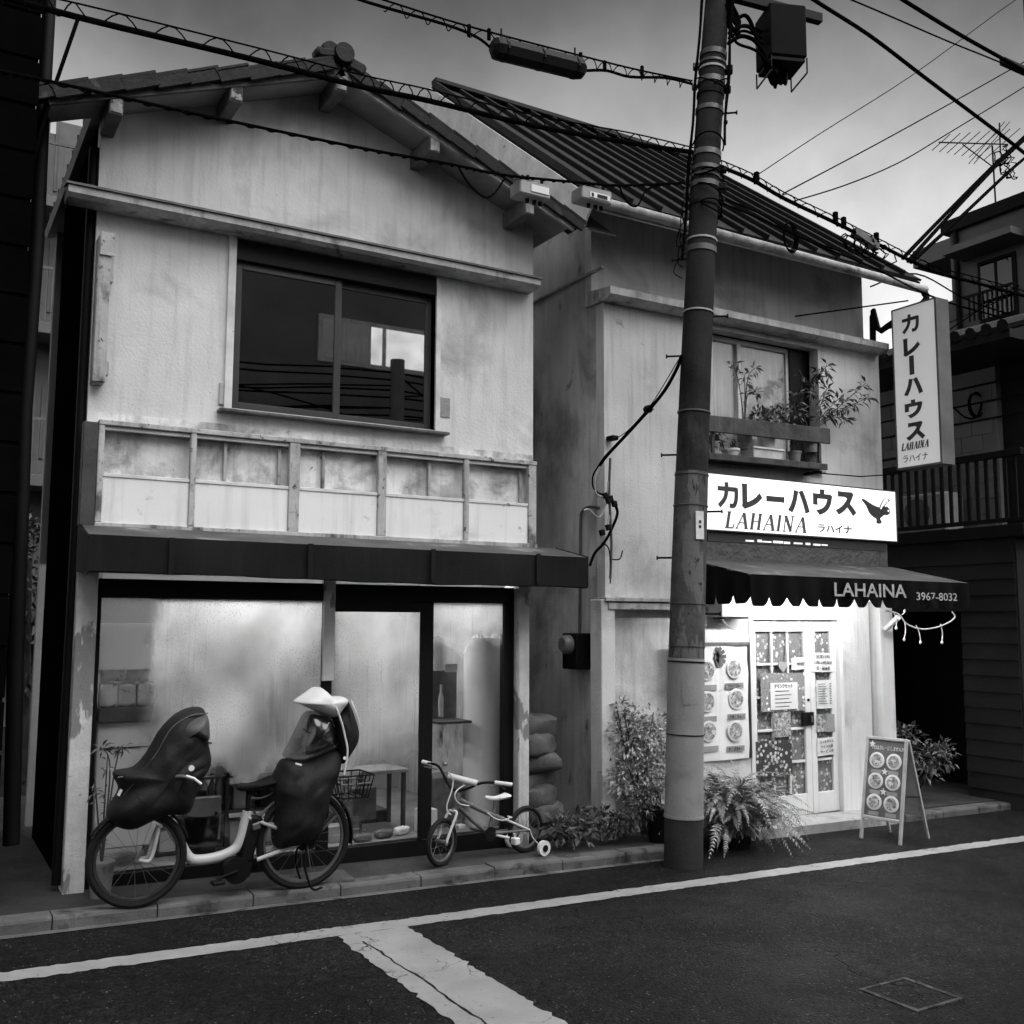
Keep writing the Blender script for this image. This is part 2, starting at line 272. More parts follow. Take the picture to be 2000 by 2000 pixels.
# ------------------------------------------------------------------ geometry helpers
ORG = {}
def link(o): scene.collection.objects.link(o); return o
def thing(name, label, cat, loc=(0, 0, 0), group=None, kind=None):
    o = link(bpy.data.objects.new(name, None)); o.location = loc; ORG[o.name] = Vector(loc); o.empty_display_size = .2
    o['label'] = label; o['category'] = cat
    if group: o['group'] = group
    if kind: o['kind'] = kind
    return o
def tag(o, label, cat, group=None):
    o['label'] = label; o['category'] = cat
    if group: o['group'] = group
    return o
class MB:
    def __init__(s): s.v = []; s.f = []
    def add(s, vs, fs):
        k = len(s.v); s.v += [tuple(p) for p in vs]; s.f += [tuple(i+k for i in f) for f in fs]; return s
    def obox(s, c, ax, h, b=0.):
        """box: centre, three unit axes, half sizes, chamfer"""
        c = Vector(c); ax = [Vector(a) for a in ax]; P = lambda x, y, z: c+ax[0]*x+ax[1]*y+ax[2]*z
        if b <= 0:
            vs = [P(i*h[0], j*h[1], k*h[2]) for i in (-1, 1) for j in (-1, 1) for k in (-1, 1)]
            return s.add(vs, [(0,1,3,2),(4,6,7,5),(0,4,5,1),(2,3,7,6),(0,2,6,4),(1,5,7,3)])
        b = min(b, min(h)*.9); bm = bmesh.new(); bmesh.ops.create_cube(bm, size=2)
        for v in bm.verts: v.co = Vector((v.co.x*h[0], v.co.y*h[1], v.co.z*h[2]))
        bmesh.ops.bevel(bm, geom=list(bm.edges), offset=b, segments=1, affect='EDGES', profile=.5)
        bm.verts.index_update(); s.add([P(*v.co) for v in bm.verts], [[v.index for v in f.verts] for f in bm.faces]); bm.free(); return s
    def box(s, x0, x1, y0, y1, z0, z1, b=0.):
        return s.obox(((x0+x1)/2, (y0+y1)/2, (z0+z1)/2), ((1,0,0),(0,1,0),(0,0,1)), (abs(x1-x0)/2, abs(y1-y0)/2, abs(z1-z0)/2), b)
    def bar(s, a, b, w, h, up=(0, 0, 1), bev=0.):
        a, b = Vector(a), Vector(b); d = (b-a); L = d.length; d.normalize(); y = Vector(up).cross(d)
        if y.length < 1e-4: y = Vector((0, 1, 0)).cross(d)
        y.normalize(); z = d.cross(y); return s.obox((a+b)/2, (d, y, z), (L/2, w/2, h/2), bev)
    def tube(s, pts, r, n=8, cap=True, closed=False):
        pts = [Vector(p) for p in pts]; N = len(pts); k = len(s.v); t0 = None; rings = []
        for i, p in enumerate(pts):
            a = pts[i-1] if (i > 0 or closed) else p; b = pts[(i+1) % N] if (i < N-1 or closed) else p
            t = (b-a).normalized()
            if t0 is None:
                u = t.orthogonal().normalized()
            else:
                u = u-t*u.dot(t); u = u.normalized() if u.length > 1e-6 else t.orthogonal().normalized()
            t0 = t; w = t.cross(u); rr = r[i] if isinstance(r, (list, tuple)) else r
            s.v += [tuple(p+(u*cos(2*pi*j/n)+w*sin(2*pi*j/n))*rr) for j in range(n)]
        for i in range(N if closed else N-1):
            a, b = k+i*n, k+((i+1) % N)*n
            s.f += [(a+j, a+(j+1) % n, b+(j+1) % n, b+j) for j in range(n)]
        if cap and not closed:
            s.f.append(tuple(k+j for j in reversed(range(n)))); s.f.append(tuple(k+(N-1)*n+j for j in range(n)))
        return s
    def prism(s, poly, y0, y1):
        """outline in x,z pushed from y0 to y1"""
        n = len(poly); vs = [(x, y0, z) for x, z in poly]+[(x, y1, z) for x, z in poly]
        return s.add(vs, [tuple(range(n)), tuple(reversed(range(n, 2*n)))]+[(i, i+n, (i+1) % n+n, (i+1) % n) for i in range(n)])
    def prismX(s, poly, x0, x1):
        n = len(poly); vs = [(x0, y, z) for y, z in poly]+[(x1, y, z) for y, z in poly]
        return s.add(vs, [tuple(range(n)), tuple(reversed(range(n, 2*n)))]+[(i, i+n, (i+1) % n+n, (i+1) % n) for i in range(n)])
    def slab(s, q, t):
        """quad of 3d points with thickness t along its normal (behind)"""
        q = [Vector(p) for p in q]; nn = (q[1]-q[0]).cross(q[3]-q[0]).normalized()*t; n = len(q)
        return s.add(q+[p-nn for p in q], [tuple(range(n)), tuple(reversed(range(n, 2*n)))]+[(i, i+n, (i+1) % n+n, (i+1) % n) for i in range(n)])
    def lathe(s, c, prof, n=16, ax=(0, 0, 1)):
        ax = Vector(ax).normalized(); u = ax.orthogonal().normalized(); w = ax.cross(u); c = Vector(c); k = len(s.v)
        for r, h in prof: s.v += [tuple(c+ax*h+(u*cos(2*pi*j/n)+w*sin(2*pi*j/n))*max(r, 1e-4)) for j in range(n)]
        for i in range(len(prof)-1): s.f += [(k+i*n+j, k+i*n+(j+1) % n, k+(i+1)*n+(j+1) % n, k+(i+1)*n+j) for j in range(n)]
        s.f += [tuple(k+j for j in reversed(range(n))), tuple(k+(len(prof)-1)*n+j for j in range(n))]
        return s
    def mesh(s, name, smooth=False):
        m = bpy.data.meshes.new(name); m.from_pydata(s.v, [], s.f)
        bm = bmesh.new(); bm.from_mesh(m); bmesh.ops.recalc_face_normals(bm, faces=bm.faces); bm.to_mesh(m); bm.free()
        if smooth:
            for p in m.polygons: p.use_smooth = True
            try: m.set_sharp_from_angle(angle=radians(40))
            except Exception: pass
        m.update(); return m
    def build(s, name, material, parent=None, smooth=False, kind=None, loc=None):
        org = ORG[parent.name] if parent else Vector(loc or (0, 0, 0))
        s.v = [tuple(Vector(p)-org) for p in s.v]; me = s.mesh(name, smooth)
        me.materials.append(MATS[material] if isinstance(material, str) else material)
        o = link(bpy.data.objects.new(name, me))
        if parent: o.parent = parent; ORG[o.name] = org
        else: o.location = org; ORG[o.name] = org
        if kind: o['kind'] = kind
        return o
def piece(me, name, parent, loc, rot=None, scale=None, material=None):
    """a copy of a shared mesh as a part of its own, placed in world coordinates"""
    o = link(bpy.data.objects.new(name, me)); o.parent = parent; o.location = Vector(loc)-ORG[parent.name]; ORG[o.name] = Vector(loc)
    if rot is not None: o.rotation_euler = rot if not isinstance(rot, Matrix) else rot.to_euler()
    if scale: o.scale = scale
    return o
def shared(mb, name, material, smooth=False):
    me = mb.mesh(name, smooth); me.materials.append(MATS[material]); return me
def structure(o): o['kind'] = 'structure'; return o
def smoothline(pts, n=6, closed=False):
    P = [Vector(p) for p in pts]; N = len(P); out = []
    for i in range(N if closed else N-1):
        p0 = P[i-1] if (i > 0 or closed) else P[i]; p1 = P[i]; p2 = P[(i+1) % N]; p3 = P[(i+2) % N] if (i+2 < N or closed) else p2
        for k in range(n):
            t = k/n; out.append(.5*((2*p1)+(p2-p0)*t+(2*p0-5*p1+4*p2-p3)*t*t+(3*p1-p0-3*p2+p3)*t**3))
    if not closed: out.append(P[-1])
    return out
def textmesh(body, size, material, offset=0., shear=0., name='lettering', align='CENTER', spacing=1.):
    c = bpy.data.curves.new(name, 'FONT'); c.body = body; c.size = size; c.offset = offset; c.shear = shear
    c.align_x = align; c.extrude = .0015; c.space_character = spacing; c.resolution_u = 4
    o = link(bpy.data.objects.new(name, c)); bpy.context.view_layer.update()
    me = bpy.data.meshes.new_from_object(o.evaluated_get(bpy.context.evaluated_depsgraph_get()))
    bpy.data.objects.remove(o); me.materials.clear(); me.materials.append(MATS[material]); return me
def lettering(body, parent, loc, size, material, facing='Y', offset=0., fit=None, name='lettering', tilt=0., **kw):
    """text on a face turned to -Y (facing Y) or -X (facing X); fit = (width, height) to stretch to"""
    me = textmesh(body, size, material, offset, name=name, **kw)
    xs = [v.co.x for v in me.vertices]; ys = [v.co.y for v in me.vertices]
    cx, cy = (min(xs)+max(xs))/2, (min(ys)+max(ys))/2; sx = sy = 1
    if fit: sx, sy = fit[0]/(max(xs)-min(xs)), fit[1]/(max(ys)-min(ys))
    for v in me.vertices: v.co.x = (v.co.x-cx)*sx; v.co.y = (v.co.y-cy)*sy
    R = Matrix.Rotation(pi/2, 4, 'X')
    if facing == 'X': R = Matrix.Rotation(-pi/2, 4, 'Z') @ R
    R = R @ Matrix.Rotation(tilt, 4, 'Z')
    return piece(me, name, parent, loc, R)
def strokes(parent, strokes_, to3, w, material, name, thick=.003, nrm=Vector((0, -1, 0))):
    """flat letters drawn as thick pen strokes: [(points 2d, width factor)], to3 maps 2d to world"""
    mb = MB()
    lift = 0
    for pts, wf in strokes_:
        lift += .0007
        P = [Vector((p[0], p[1], 0)) for p in (smoothline([(x, y, 0) for x, y in pts], 5) if len(pts) > 2 else [Vector((x, y, 0)) for x, y in pts])]
        L = []; R_ = []
        for i, p in enumerate(P):
            t = (P[min(i+1, len(P)-1)]-P[max(i-1, 0)]).normalized(); nn = Vector((-t.y, t.x, 0))*(w*wf/2)
            L.append(p+nn); R_.append(p-nn)
        for i in range(len(P)-1):
            q = [to3(*x.xy) for x in (L[i], L[i+1], R_[i+1], R_[i])]
            mb.add([p+nrm*(thick+lift) for p in q]+[p for p in q], [(0,1,2,3), (0,4,5,1), (2,6,7,3), (1,5,6,2), (3,7,4,0)])
    return mb.build(name, material, parent)
def inflate(poly, centre, T, ymid, rings=6, wr=.0, sub=5, flat=.0, to3=None):
    """cloth cover: outline in x,z puffed to half-thickness T each side of y=ymid; folds of size wr run out from the centre"""
    B = smoothline([(x, 0, z) for x, z in poly], sub, True); N = len(B); C = Vector((centre[0], 0, centre[1])); mb = MB(); vs = []
    for side in (-1, 1):
        for k in range(rings+1):
            a = k/rings*pi/2; sc = cos(a) if k < rings else .02; h = sin(a)**(.7)
            for i, p in enumerate(B):
                q = C+(p-C)*sc; w2 = noise.noise((q.x*3.1, side, q.z*3.1)); f = wr*sin(a)*(1.1*abs(sin(q.x*17-q.z*20+4*w2))**.6*(.6+1.2*noise.noise((q.x*3+5, side*2., q.z*3)))+.5*sin(q.x*52-q.z*38+6*w2)*max(0, noise.noise((q.x*5, side*4., q.z*5+3))+.25)+1.0*noise.noise((q.x*7, side*3., q.z*7)))
                vs.append((q.x, ymid+side*(T*h+f), q.z))
    fs = []
    for side in range(2):
        o = side*(rings+1)*N
        for k in range(rings):
            fs += [(o+k*N+i, o+k*N+(i+1) % N, o+(k+1)*N+(i+1) % N, o+(k+1)*N+i) for i in range(N)]
        fs.append(tuple(o+rings*N+i for i in range(N)))
    o = (rings+1)*N
    fs += [(i, o+i, o+(i+1) % N, (i+1) % N) for i in range(N)]
    return mb.add(vs, fs)
def leaves(mb, c, R, n, size, squash=(1, 1, 1), hang=.0, rnd=random, shell=.35, wide=.42):
    for i in range(n):
        d = Vector((rnd.gauss(0, 1), rnd.gauss(0, 1), rnd.gauss(0, 1))).normalized()*(rnd.uniform(shell, 1)**.6)
        bump = .75+.5*noise.noise(d*1.9+Vector(c)*3)
        p = Vector(c)+Vector((d.x*R*squash[0], d.y*R*squash[1], d.z*R*squash[2]))*bump
        leaf(mb, p, (d+Vector((rnd.uniform(-.7, .7), rnd.uniform(-.7, .7), rnd.uniform(-.5, .5)-hang))).normalized(), size*rnd.choice((.4, .6, .8, 1, 1.1, 1.4))*rnd.uniform(.85, 1.15), rnd, wide)
def leaf(mb, p, d, L, rnd=random, wide=.42):
    d = Vector(d).normalized(); s = d.cross(Vector((0, 0, 1)))
    s = s.normalized() if s.length > .05 else Vector((1, 0, 0)); s = (Matrix.Rotation(rnd.uniform(-1, 1), 3, d) @ s); u = s.cross(d)
    w = L*wide/2
    mb.add([p, p+d*L*.45+s*w+u*L*.08, p+d*L-u*L*.12, p+d*L*.45-s*w+u*L*.08, p+d*L*.48], [(0, 4, 1), (0, 3, 4), (4, 2, 1), (4, 3, 2)])
# ================================================================== THE SETTING
def P(x): return G(x)+.08
gb = MB()
gb.add([(-120,-120,G(-120)),(140,-120,G(140)),(140,140,G(140)),(-120,140,G(-120))], [(0,1,2,3)])
road = structure(gb.build('road', 'asphalt'))
def ragged(x0, x1, y0, y1, along, step=.04, amp=.006, lift=.004):
    mb = MB(); n = int(abs((x1-x0) if along == 'x' else (y1-y0))/step); vs = []
    for i in range(n+1):
        t = i/n
        if along == 'x':
            x = x0+(x1-x0)*t; a = (x, y0+random.gauss(0, amp)); b = (x, y1+random.gauss(0, amp))
        else:
            y = y0+(y1-y0)*t; a = (x0+random.gauss(0, amp), y); b = (x1+random.gauss(0, amp), y)
        vs += [(a[0], a[1], G(a[0])+lift), (b[0], b[1], G(b[0])+lift)]
    return mb.add(vs, [(2*i, 2*i+2, 2*i+3, 2*i+1) for i in range(n)])
ragged(-6, 16, 5.92, 6.085, 'x').build('edge_line', 'road_paint', road)
ragged(2.30, 2.755, -3, 5.918, 'y', amp=.008).build('stop_line', 'road_paint', road)
# long open crack down the stop line
mb = MB(); pts = []
for i in range(60):
    y = 5.75-i*.036; pts.append((2.40+.016*(y-5.75)*-1+.03*noise.noise((y*2.3, 0, 1))+.012*noise.noise((y*14, 0, 5)), y, .013*abs(noise.noise((y*5, 3, 1)))+.0035))
for a, b in zip(pts, pts[1:]):
    mb.add([(a[0]-a[2], a[1], G(a[0])+.0065), (a[0]+a[2], a[1], G(a[0])+.0065), (b[0]+b[2], b[1], G(b[0])+.0065), (b[0]-b[2], b[1], G(b[0])+.0065)], [(0,1,2,3)])
mb.build('crack', 'asphalt', road)
# kerb stones
kerb = thing('kerb', 'low concrete kerb', 'kerb', (2, 6.8, G(2))); 
del kerb['label'], kerb['category']; structure(kerb)
def kerbstone(L, w, h):
    mb = MB(); pr = [(0, -.06), (0, h-.022), (.008, h-.006), (.024, h), (w, h), (w, -.06)]
    n = len(pr); mb.add([(x, y, z) for x in (.004, L-.004) for y, z in pr], [tuple(range(n)), tuple(reversed(range(n, 2*n)))]+[(i, i+n, (i+1) % n+n, (i+1) % n) for i in range(n)])
    return shared(mb, 'kerb_stone', 'concrete_kerb')
kst = kerbstone(.6, .15, .08)
for i in range(13):
    x = -2.15+i*.6
    piece(kst, 'kerb_stone', kerb, (x, 6.765+random.uniform(-.005, .005), G(x)+random.uniform(-.004, .004)), (0, .02, 0))
for i in range(11):
    x = 5.75+i*.6; 
    piece(kst, 'kerb_stone', kerb, (x, 7.02+.015*(x-5.75)+random.uniform(-.004, .004), G(x)-.008), (0, .02, .018))
MB().add([(-3, 6.70, G(-3)+.004), (5.65, 6.70, G(5.65)+.004), (5.65, 6.764, G(5.65)+.005), (-3, 6.764, G(-3)+.005)], [(0,1,2,3)]).build('gutter', 'concrete_kerb', kerb)
pave = MB()
for x0, x1, y0, y1 in ((-3, 5.65, 6.915, 11.5), (5.65, 12.5, 7.27, 11.5)):
    pave.slab([(x0, y0, P(x0)-.003), (x1, y0, P(x1)-.003), (x1, y1, P(x1)-.003), (x0, y1, P(x0)-.003)], .1)
structure(pave.build('pavement', 'concrete_pave'))
# doorstep slab and a loose pale board by the kerb
ds = MB().slab([(6.55, 7.0, P(6.55)+.004), (8.6, 7.03, P(8.6)+.004), (8.6, 7.36, P(8.6)+.02), (6.55, 7.36, P(6.55)+.02)], .09)
structure(ds.build('doorstep', mat('doorstep', .38, .8, .25, 4, .3, 60, .25, stains=((.15, 4, .55, .7),))))
bd = MB().slab([(2.30, 6.86, P(2.3)+.012), (2.78, 6.83, P(2.78)+.012), (2.80, 7.13, P(2.8)+.012), (2.32, 7.15, P(2.3)+.012)], .012)
tag(bd.build('ramp_board', 'concrete_kerb'), 'pale flat board lying on the pavement under the rear bicycle wheel', 'board')
# metal service cover in the road
cv = thing('service_cover', 'rectangular service cover with pale worn rim set in the asphalt', 'cover', (4.55, 3.68, G(4.55)))
cv_o = MB().box(4.40, 4.70, 3.52, 3.84, -.10, G(4.55)+.006); cv_o.build('cover_plate', 'asphalt', cv)
for (x0, x1, y0, y1) in ((4.37, 4.40, 3.50, 3.86), (4.70, 4.73, 3.50, 3.86), (4.40, 4.70, 3.84, 3.86), (4.40, 4.70, 3.50, 3.52)):
    MB().box(x0, x1, y0, y1, -.12, G(4.55)+.009).build('rim', mat('worn_rim', .05, .7, .5, 20, .4, 40, stains=((.008, 9, .47, .52),)), cv)

# ================================================================== LEFT HOUSE
YL = 7.36; XL, XR = .985, 4.541
lh = thing('shop_house', 'pale plastered two-storey shop house with gabled tile roof and steamed-up shopfront', 'house', (2.76, 7.36, G(2.76)))
RA = (2.60, 5.93); RLx, RLz = .62, 5.17; RRx, RRz = 4.70, 5.157        # underside of the roof
def roofz(x): return RLz+(x-RLx)*(RA[1]-RLz)/(RA[0]-RLx) if x < RA[0] else RA[1]+(x-RA[0])*(RRz-RA[1])/(RRx-RA[0])
WX0, WX1, WZ0, WZ1 = 1.955, 3.60, 3.345, 4.61
w = MB()
w.prism([(XL, WZ1), (XR, WZ1), (XR, roofz(XR)), RA, (XL, roofz(XL))], YL, YL+.12)
w.box(XL, WX0, YL, YL+.12, 3.22, WZ1); w.box(WX1, XR, YL, YL+.12, 3.22, WZ1); w.box(WX0, WX1, YL, YL+.12, 3.22, WZ0)
w.build('wall', 'plaster_l', lh)
w = MB(); w.box(XL, XR, YL-.004, YL+.12, 2.13, 3.22); w.build('lower_wall', 'plaster_band', lh)['label'] = 'flaking plaster behind the old sign frame'
w = MB(); w.box(XL, XL+.1, YL+.12, 9.3, G(1), roofz(XL+.05)); w.build('side_wall', 'siding_dark', lh)
w = MB(); w.box(XR-.1, XR, YL+.12, 9.8, G(4.5), roofz(XR-.05)); w.build('side_wall', 'plaster_side', lh)
w = MB(); w.box(XL, XR, 9.8, 9.9, G(3), 5.3); w.build('back_wall', 'interior', lh)
w = MB(); w.box(XL+.1, XR-.1, YL+.12, 9.8, 2.28, 2.36); w.build('upper_floor', 'interior', lh)
# pillars of the shopfront
w = MB().box(.967, 1.098, 7.29, 7.48, G(1), 2.13, .006); w.build('pillar', 'peel', lh)
w = MB().box(4.366, 4.468, 7.29, 7.48, G(4.4), 2.13, .006); w.build('pillar', 'peel', lh)
# cornice
co = MB(); co.prismX([(7.17, 4.655), (7.17, 4.705), (7.36, 4.745), (7.36, 4.63), (7.2, 4.63)], .775, 4.50); co.build('cornice', 'trim', lh)
co = MB(); co.prismX([(7.155, 4.706), (7.155, 4.722), (7.358, 4.764), (7.358, 4.748)], .76, 4.515); co.build('cornice_flashing', 'galv', lh)
# upper window
uw = MB(); uw.box(WX0-.055, WX0, 7.335, 7.44, WZ0-.02, 4.63); o = uw.build('window', 'trim_white', lh); o['label'] = 'dark sliding upstairs window in pale casing'
MB().box(WX1, WX1+.04, 7.335, 7.44, WZ0-.02, 4.60).build('casing', 'trim_white', o)
MB().box(WX0-.10, WX1+.10, 7.27, 7.40, WZ0-.045, WZ0-.022, .004).build('sill', 'galv', o)
MB().box(WX0, WX1, 7.345, 7.46, 4.46, WZ1+.01, .004).build('shutter_box', 'black_frame', o)
def sash(parent, x0, x1, z0, z1, y, wdt, fm, pm, d=.03):
    m = MB(); m.box(x0, x0+wdt, y, y+d, z0, z1, .003); m.box(x1-wdt, x1, y, y+d, z0, z1, .003)
    m.box(x0+wdt, x1-wdt, y, y+d, z1-wdt, z1, .003); m.box(x0+wdt, x1-wdt, y, y+d, z0, z0+wdt, .003)
    f = m.build('sash', fm, parent)
    return f, MB().box(x0+wdt, x1-wdt, y+d*.4, y+d*.6, z0+wdt, z1-wdt).build('pane', pm, parent)
mat('dark_alu', .035, .4, .2, 4, .03, 60, .45)
sash(o, WX0+.005, 2.80, WZ0, 4.46, 7.385, .055, 'dark_alu', 'pane_mirror'); sash(o, 2.74, WX1-.005, WZ0, 4.46, 7.42, .055, 'dark_alu', 'pane_mirror')
MB().box(WX0-.02, WX1+.02, 7.60, 7.63, 3.2, 4.7).build('curtain', 'curtain_dark', o)
# rusty shutter rail and brackets, old flaking marks beside the window
mb = MB(); mb.box(.99, 1.075, 7.24, 7.36, 3.40, 4.42, .006); mb.box(1.0, 1.09, 7.225, 7.24, 4.28, 4.44); ro = mb.build('shutter_rail', 'rust', lh); ro['label'] = 'rusted shutter rail with flaking paint at the wall corner'
MB().box(1.076, 1.10, 7.29, 7.36, 4.12, 4.3).build('bracket', 'rust', lh); MB().box(1.076, 1.10, 7.30, 7.36, 3.47, 3.56).build('bracket', 'rust', lh)
MB().box(1.865, 1.90, 7.345, 7.36, 3.36, 3.52, .003).build('bracket', 'rust', lh); MB().box(3.645, 3.74, 7.352, 7.36, 3.46, 3.62).build('scar', mat('scar', .3, .9, .2, 20, .3), lh)
mb = MB(); mb.tube([(.955, 7.42, 5.1), (.955, 7.42, 3.2), (.955, 7.40, 2.3), (.945, 7.40, .1)], .035, 10); mb.build('downpipe', 'black', lh, True)
# ---- roof
def slope_pt(side, s, up):
    """point on the roof: s metres down from the ridge, up above the underside"""
    e = (RLx, RLz) if side < 0 else (RRx, RRz); d = Vector((e[0]-RA[0], 0, e[1]-RA[1])); L = d.length; d.normalize()
    nrm = Vector((-d.z*side*-1 if False else 0, 0, 0)); nrm = Vector((d.z, 0, -d.x)) if d.x < 0 else Vector((-d.z, 0, d.x))
    if nrm.z < 0: nrm = -nrm
    return Vector((RA[0], 0, RA[1]))+d*s+nrm*up, d, nrm, L
rf = None
for side in (-1, 1):
    p0, d, nr, L = slope_pt(side, 0, 0); mb = MB()
    a, b = p0, p0+d*L
    mb.obox((a+b)/2+nr*.03+Vector((0, 7.18, 0)), (d, Vector((0, 1, 0)), nr), (L/2, .18, .03)); L2 = L-(.32 if side < 0 else 0); mb.obox(a+d*L2/2+nr*.03+Vector((0, 8.36+.32, 0)), (d, Vector((0, 1, 0)), nr), (L2/2, 1.32, .03))
    o = mb.build('roof', 'soffit', lh)
    if side < 0: o['label'] = 'left slope of the tiled gable roof'
    MB().obox((a+b)/2+nr*.01+Vector((0, 6.985, 0)), (d, Vector((0, 1, 0)), nr), (L/2+.02, .015, .05)).build('bargeboard', 'trim' if side > 0 else 'dark_wood', o)
    n = int(L/.225)
    for i in range(n+1):
        q, _, _, _ = slope_pt(side, .06+i*.225+.12, .082)
        ax = (Matrix.Rotation(radians(4.0)*(-1 if side < 0 else 1), 3, 'Y') @ d); nn = Matrix.Rotation(radians(4.0)*(-1 if side < 0 else 1), 3, 'Y') @ nr
        y0 = 6.93+random.uniform(-.006, .006); jit = Vector((0, 0, random.uniform(-.006, .006)))
        m = MB(); m.obox(q+Vector((0, y0+.14, 0))+jit, (ax, Vector((0, 1, 0)), nn), (.128, .14, .016), .004)
        m.obox(q+Vector((0, y0+.012, 0))-nn*.045+jit, (ax, Vector((0, 1, 0)), nn), (.122, .012, .045), .004)
        m.build('verge_tile', 'tile', o)
    # field tiles behind: rounded rolls, seen only edge-on
    mb = MB()
    for k in range(9):
        c0, _, _, _ = slope_pt(side, 0.05, .10); c1, _, _, _ = slope_pt(side, L2-.06, .10); y = 7.5+k*.29
        mb.tube([c0+Vector((0, y, 0)), c1+Vector((0, y, 0))], .07, 8)
    mb.build('tile_roll', 'tile', o)
    if side < 0: rf = o
orn = MB(); orn.lathe((2.60, 6.90, 6.05), [(.075, 0), (.08, .03), (.08, .2), (.07, .22)], 18, (0, 1, 0)); orn.lathe((2.50, 6.93, 6.06), [(.06, 0), (.068, .03), (.068, .2)], 14, (0, 1, 0))
orn.obox((2.47, 6.98, 6.02), ((1, 0, .2), (0, 1, 0), (-.2, 0, 1)), (.09, .06, .05), .03); orn.obox((2.71, 6.98, 5.98), ((1, 0, -.3), (0, 1, 0), (.3, 0, 1)), (.07, .06, .05), .02)
orn.build('ridge_end_tile', 'tile', rf, True)
MB().tube([(2.60, 7.0, 6.07), (2.60, 10, 6.07)], .085, 10).build('ridge_roll', 'tile', rf, True)
for px_, py_ in ((228, 198), (463, 163), (668, 140), (850, 268), (1035, 400)):
    q = atY(px_, py_, 6.98); zt = roofz(q.x)-.002; wd = .045
    m = MB().box(q.x-wd, q.x+wd, 6.985, 7.36, zt-.15, zt-.012, .006); pu = m.build('purlin', mat('purlin', .14, .8, .3, 8, .3, 60, .2), lh)
    MB().box(q.x-wd+.008, q.x+wd-.008, 6.976, 6.985, zt-.135, zt-.03).build('end_cap', mat('end_cap', .32, .8, .4, 14, .2, 60, .2, stains=((.06, 16, .55, .6),)), pu)
# ---- shopfront
GY = 7.40
sf = MB(); sf.box(1.098, 4.366, GY-.03, GY+.05, 1.955, 2.085, .004); sf.box(1.098, 4.366, GY-.035, GY+.055, G(3)+.02, .13, .004); sf.box(1.098, 1.135, GY-.03, GY+.05, .13, 1.955)
sf.box(3.545, 3.625, GY-.03, GY+.05, .13, 1.955, .004); sf.box(4.275, 4.366, GY-.03, GY+.05, .13, 1.955, .004); sf.box(2.705, 2.785, GY-.02, GY+.05, .13, 1.955, .004)
so = sf.build('shopfront', 'black_frame', lh); so['label'] = 'black shopfront frame with steamed panes'
MB().box(2.70, 2.79, GY-.05, GY-.02, 1.36, 2.13, .004).build('post', 'peel', so)
for x0, x1, mt in ((1.135, 2.705, 'pane_fog_wet'), (2.785, 3.545, 'pane_fog_wet'), (3.625, 4.275, 'pane_fog')):
    MB().box(x0, x1, GY+.005, GY+.011, .13, 1.955).build('pane', mt, so)
MB().box(3.50, 3.545, GY-.045, GY-.03, .13, 1.955, .003).build('door_stile', 'black_frame', so)
MB().box(2.785, 3.50, GY-.045, GY-.03, 1.875, 1.955, .003).build('door_rail', 'black_frame', so)
for x0, x1 in ((1.14, 2.70), (2.79, 3.53), (3.60, 4.30)):
    MB().box(x0, x1, GY+.01, GY+.016, 2.086, 2.128).build('transom_pane', 'paper_lit', so)
# room behind: floor, lamps
w = MB(); w.box(XL+.1, XR-.1, GY+.06, 9.8, G(3)-.02, .12); w.build('room_floor', 'interior_floor', lh)
lamps = []
for x, wh in ((1.55, 'leftmost'), (2.45, 'middle'), (3.85, 'rightmost')):
    lm = thing('ceiling_lamp', f'{wh} of the three fluorescent ceiling lamps behind the steamed shop panes', 'lamp', (x, 8.0, 2.26), 'ceiling lamps of the left shop')
    MB().box(x-.06, x+.06, 7.6, 8.5, 2.22, 2.278).build('fitting', 'trim_white', lm); MB().tube([(x, 7.65, 2.19), (x, 8.45, 2.19)], .022, 8).build('tube', 'tube_lamp', lm)
# ---- old sign frame band
sb = thing('sign_frame', 'weathered empty signboard frame, lower row of blank white panels, above the dark canopy', 'signboard', (2.76, 7.22, 2.45))
FY = 7.265
bars = [(1.05, 1.09), (1.66, 1.70), (2.375, 2.455), (3.08, 3.15), (3.83, 3.875), (4.44, 4.515)]
MB().box(.955, 1.05, FY, 7.355, 2.43, 3.13, .005).build('end_box', mat('band_dark', .05, .6, .3, 4, .15, 60), sb)
MB().box(1.05, 4.52, FY-.01, 7.355, 3.115, 3.15, .004).build('top_rail', 'rust', sb)
MB().box(1.05, 4.52, FY-.012, 7.345, 2.40, 2.455, .005).build('bottom_rail', 'rust', sb)
for x0, x1 in bars: MB().box(x0, x1, FY-.006, 7.31, 2.455, 3.115, .004).build('mullion', 'rust', sb)
for (a, b) in zip(bars, bars[1:]):
    x0, x1 = a[1], b[0]
    MB().box(x0, x1, FY+.004, FY+.03, 2.765, 2.79, .003).build('middle_rail', 'trim_white', sb)
    MB().box(x0+.002, x1-.002, FY+.012, FY+.02, 2.456, 2.765).build('panel', 'panel_white', sb)
    MB().box(x0, x1, FY+.015, FY+.04, 3.085, 3.113, .003).build('head_rail', 'trim_white', sb)
for x in (1.92, 2.32, 2.66, 3.55, 4.40): MB().box(x-.012, x+.012, 7.325, 7.353, 2.80, 3.08, .003).build('stud', 'rust', sb)
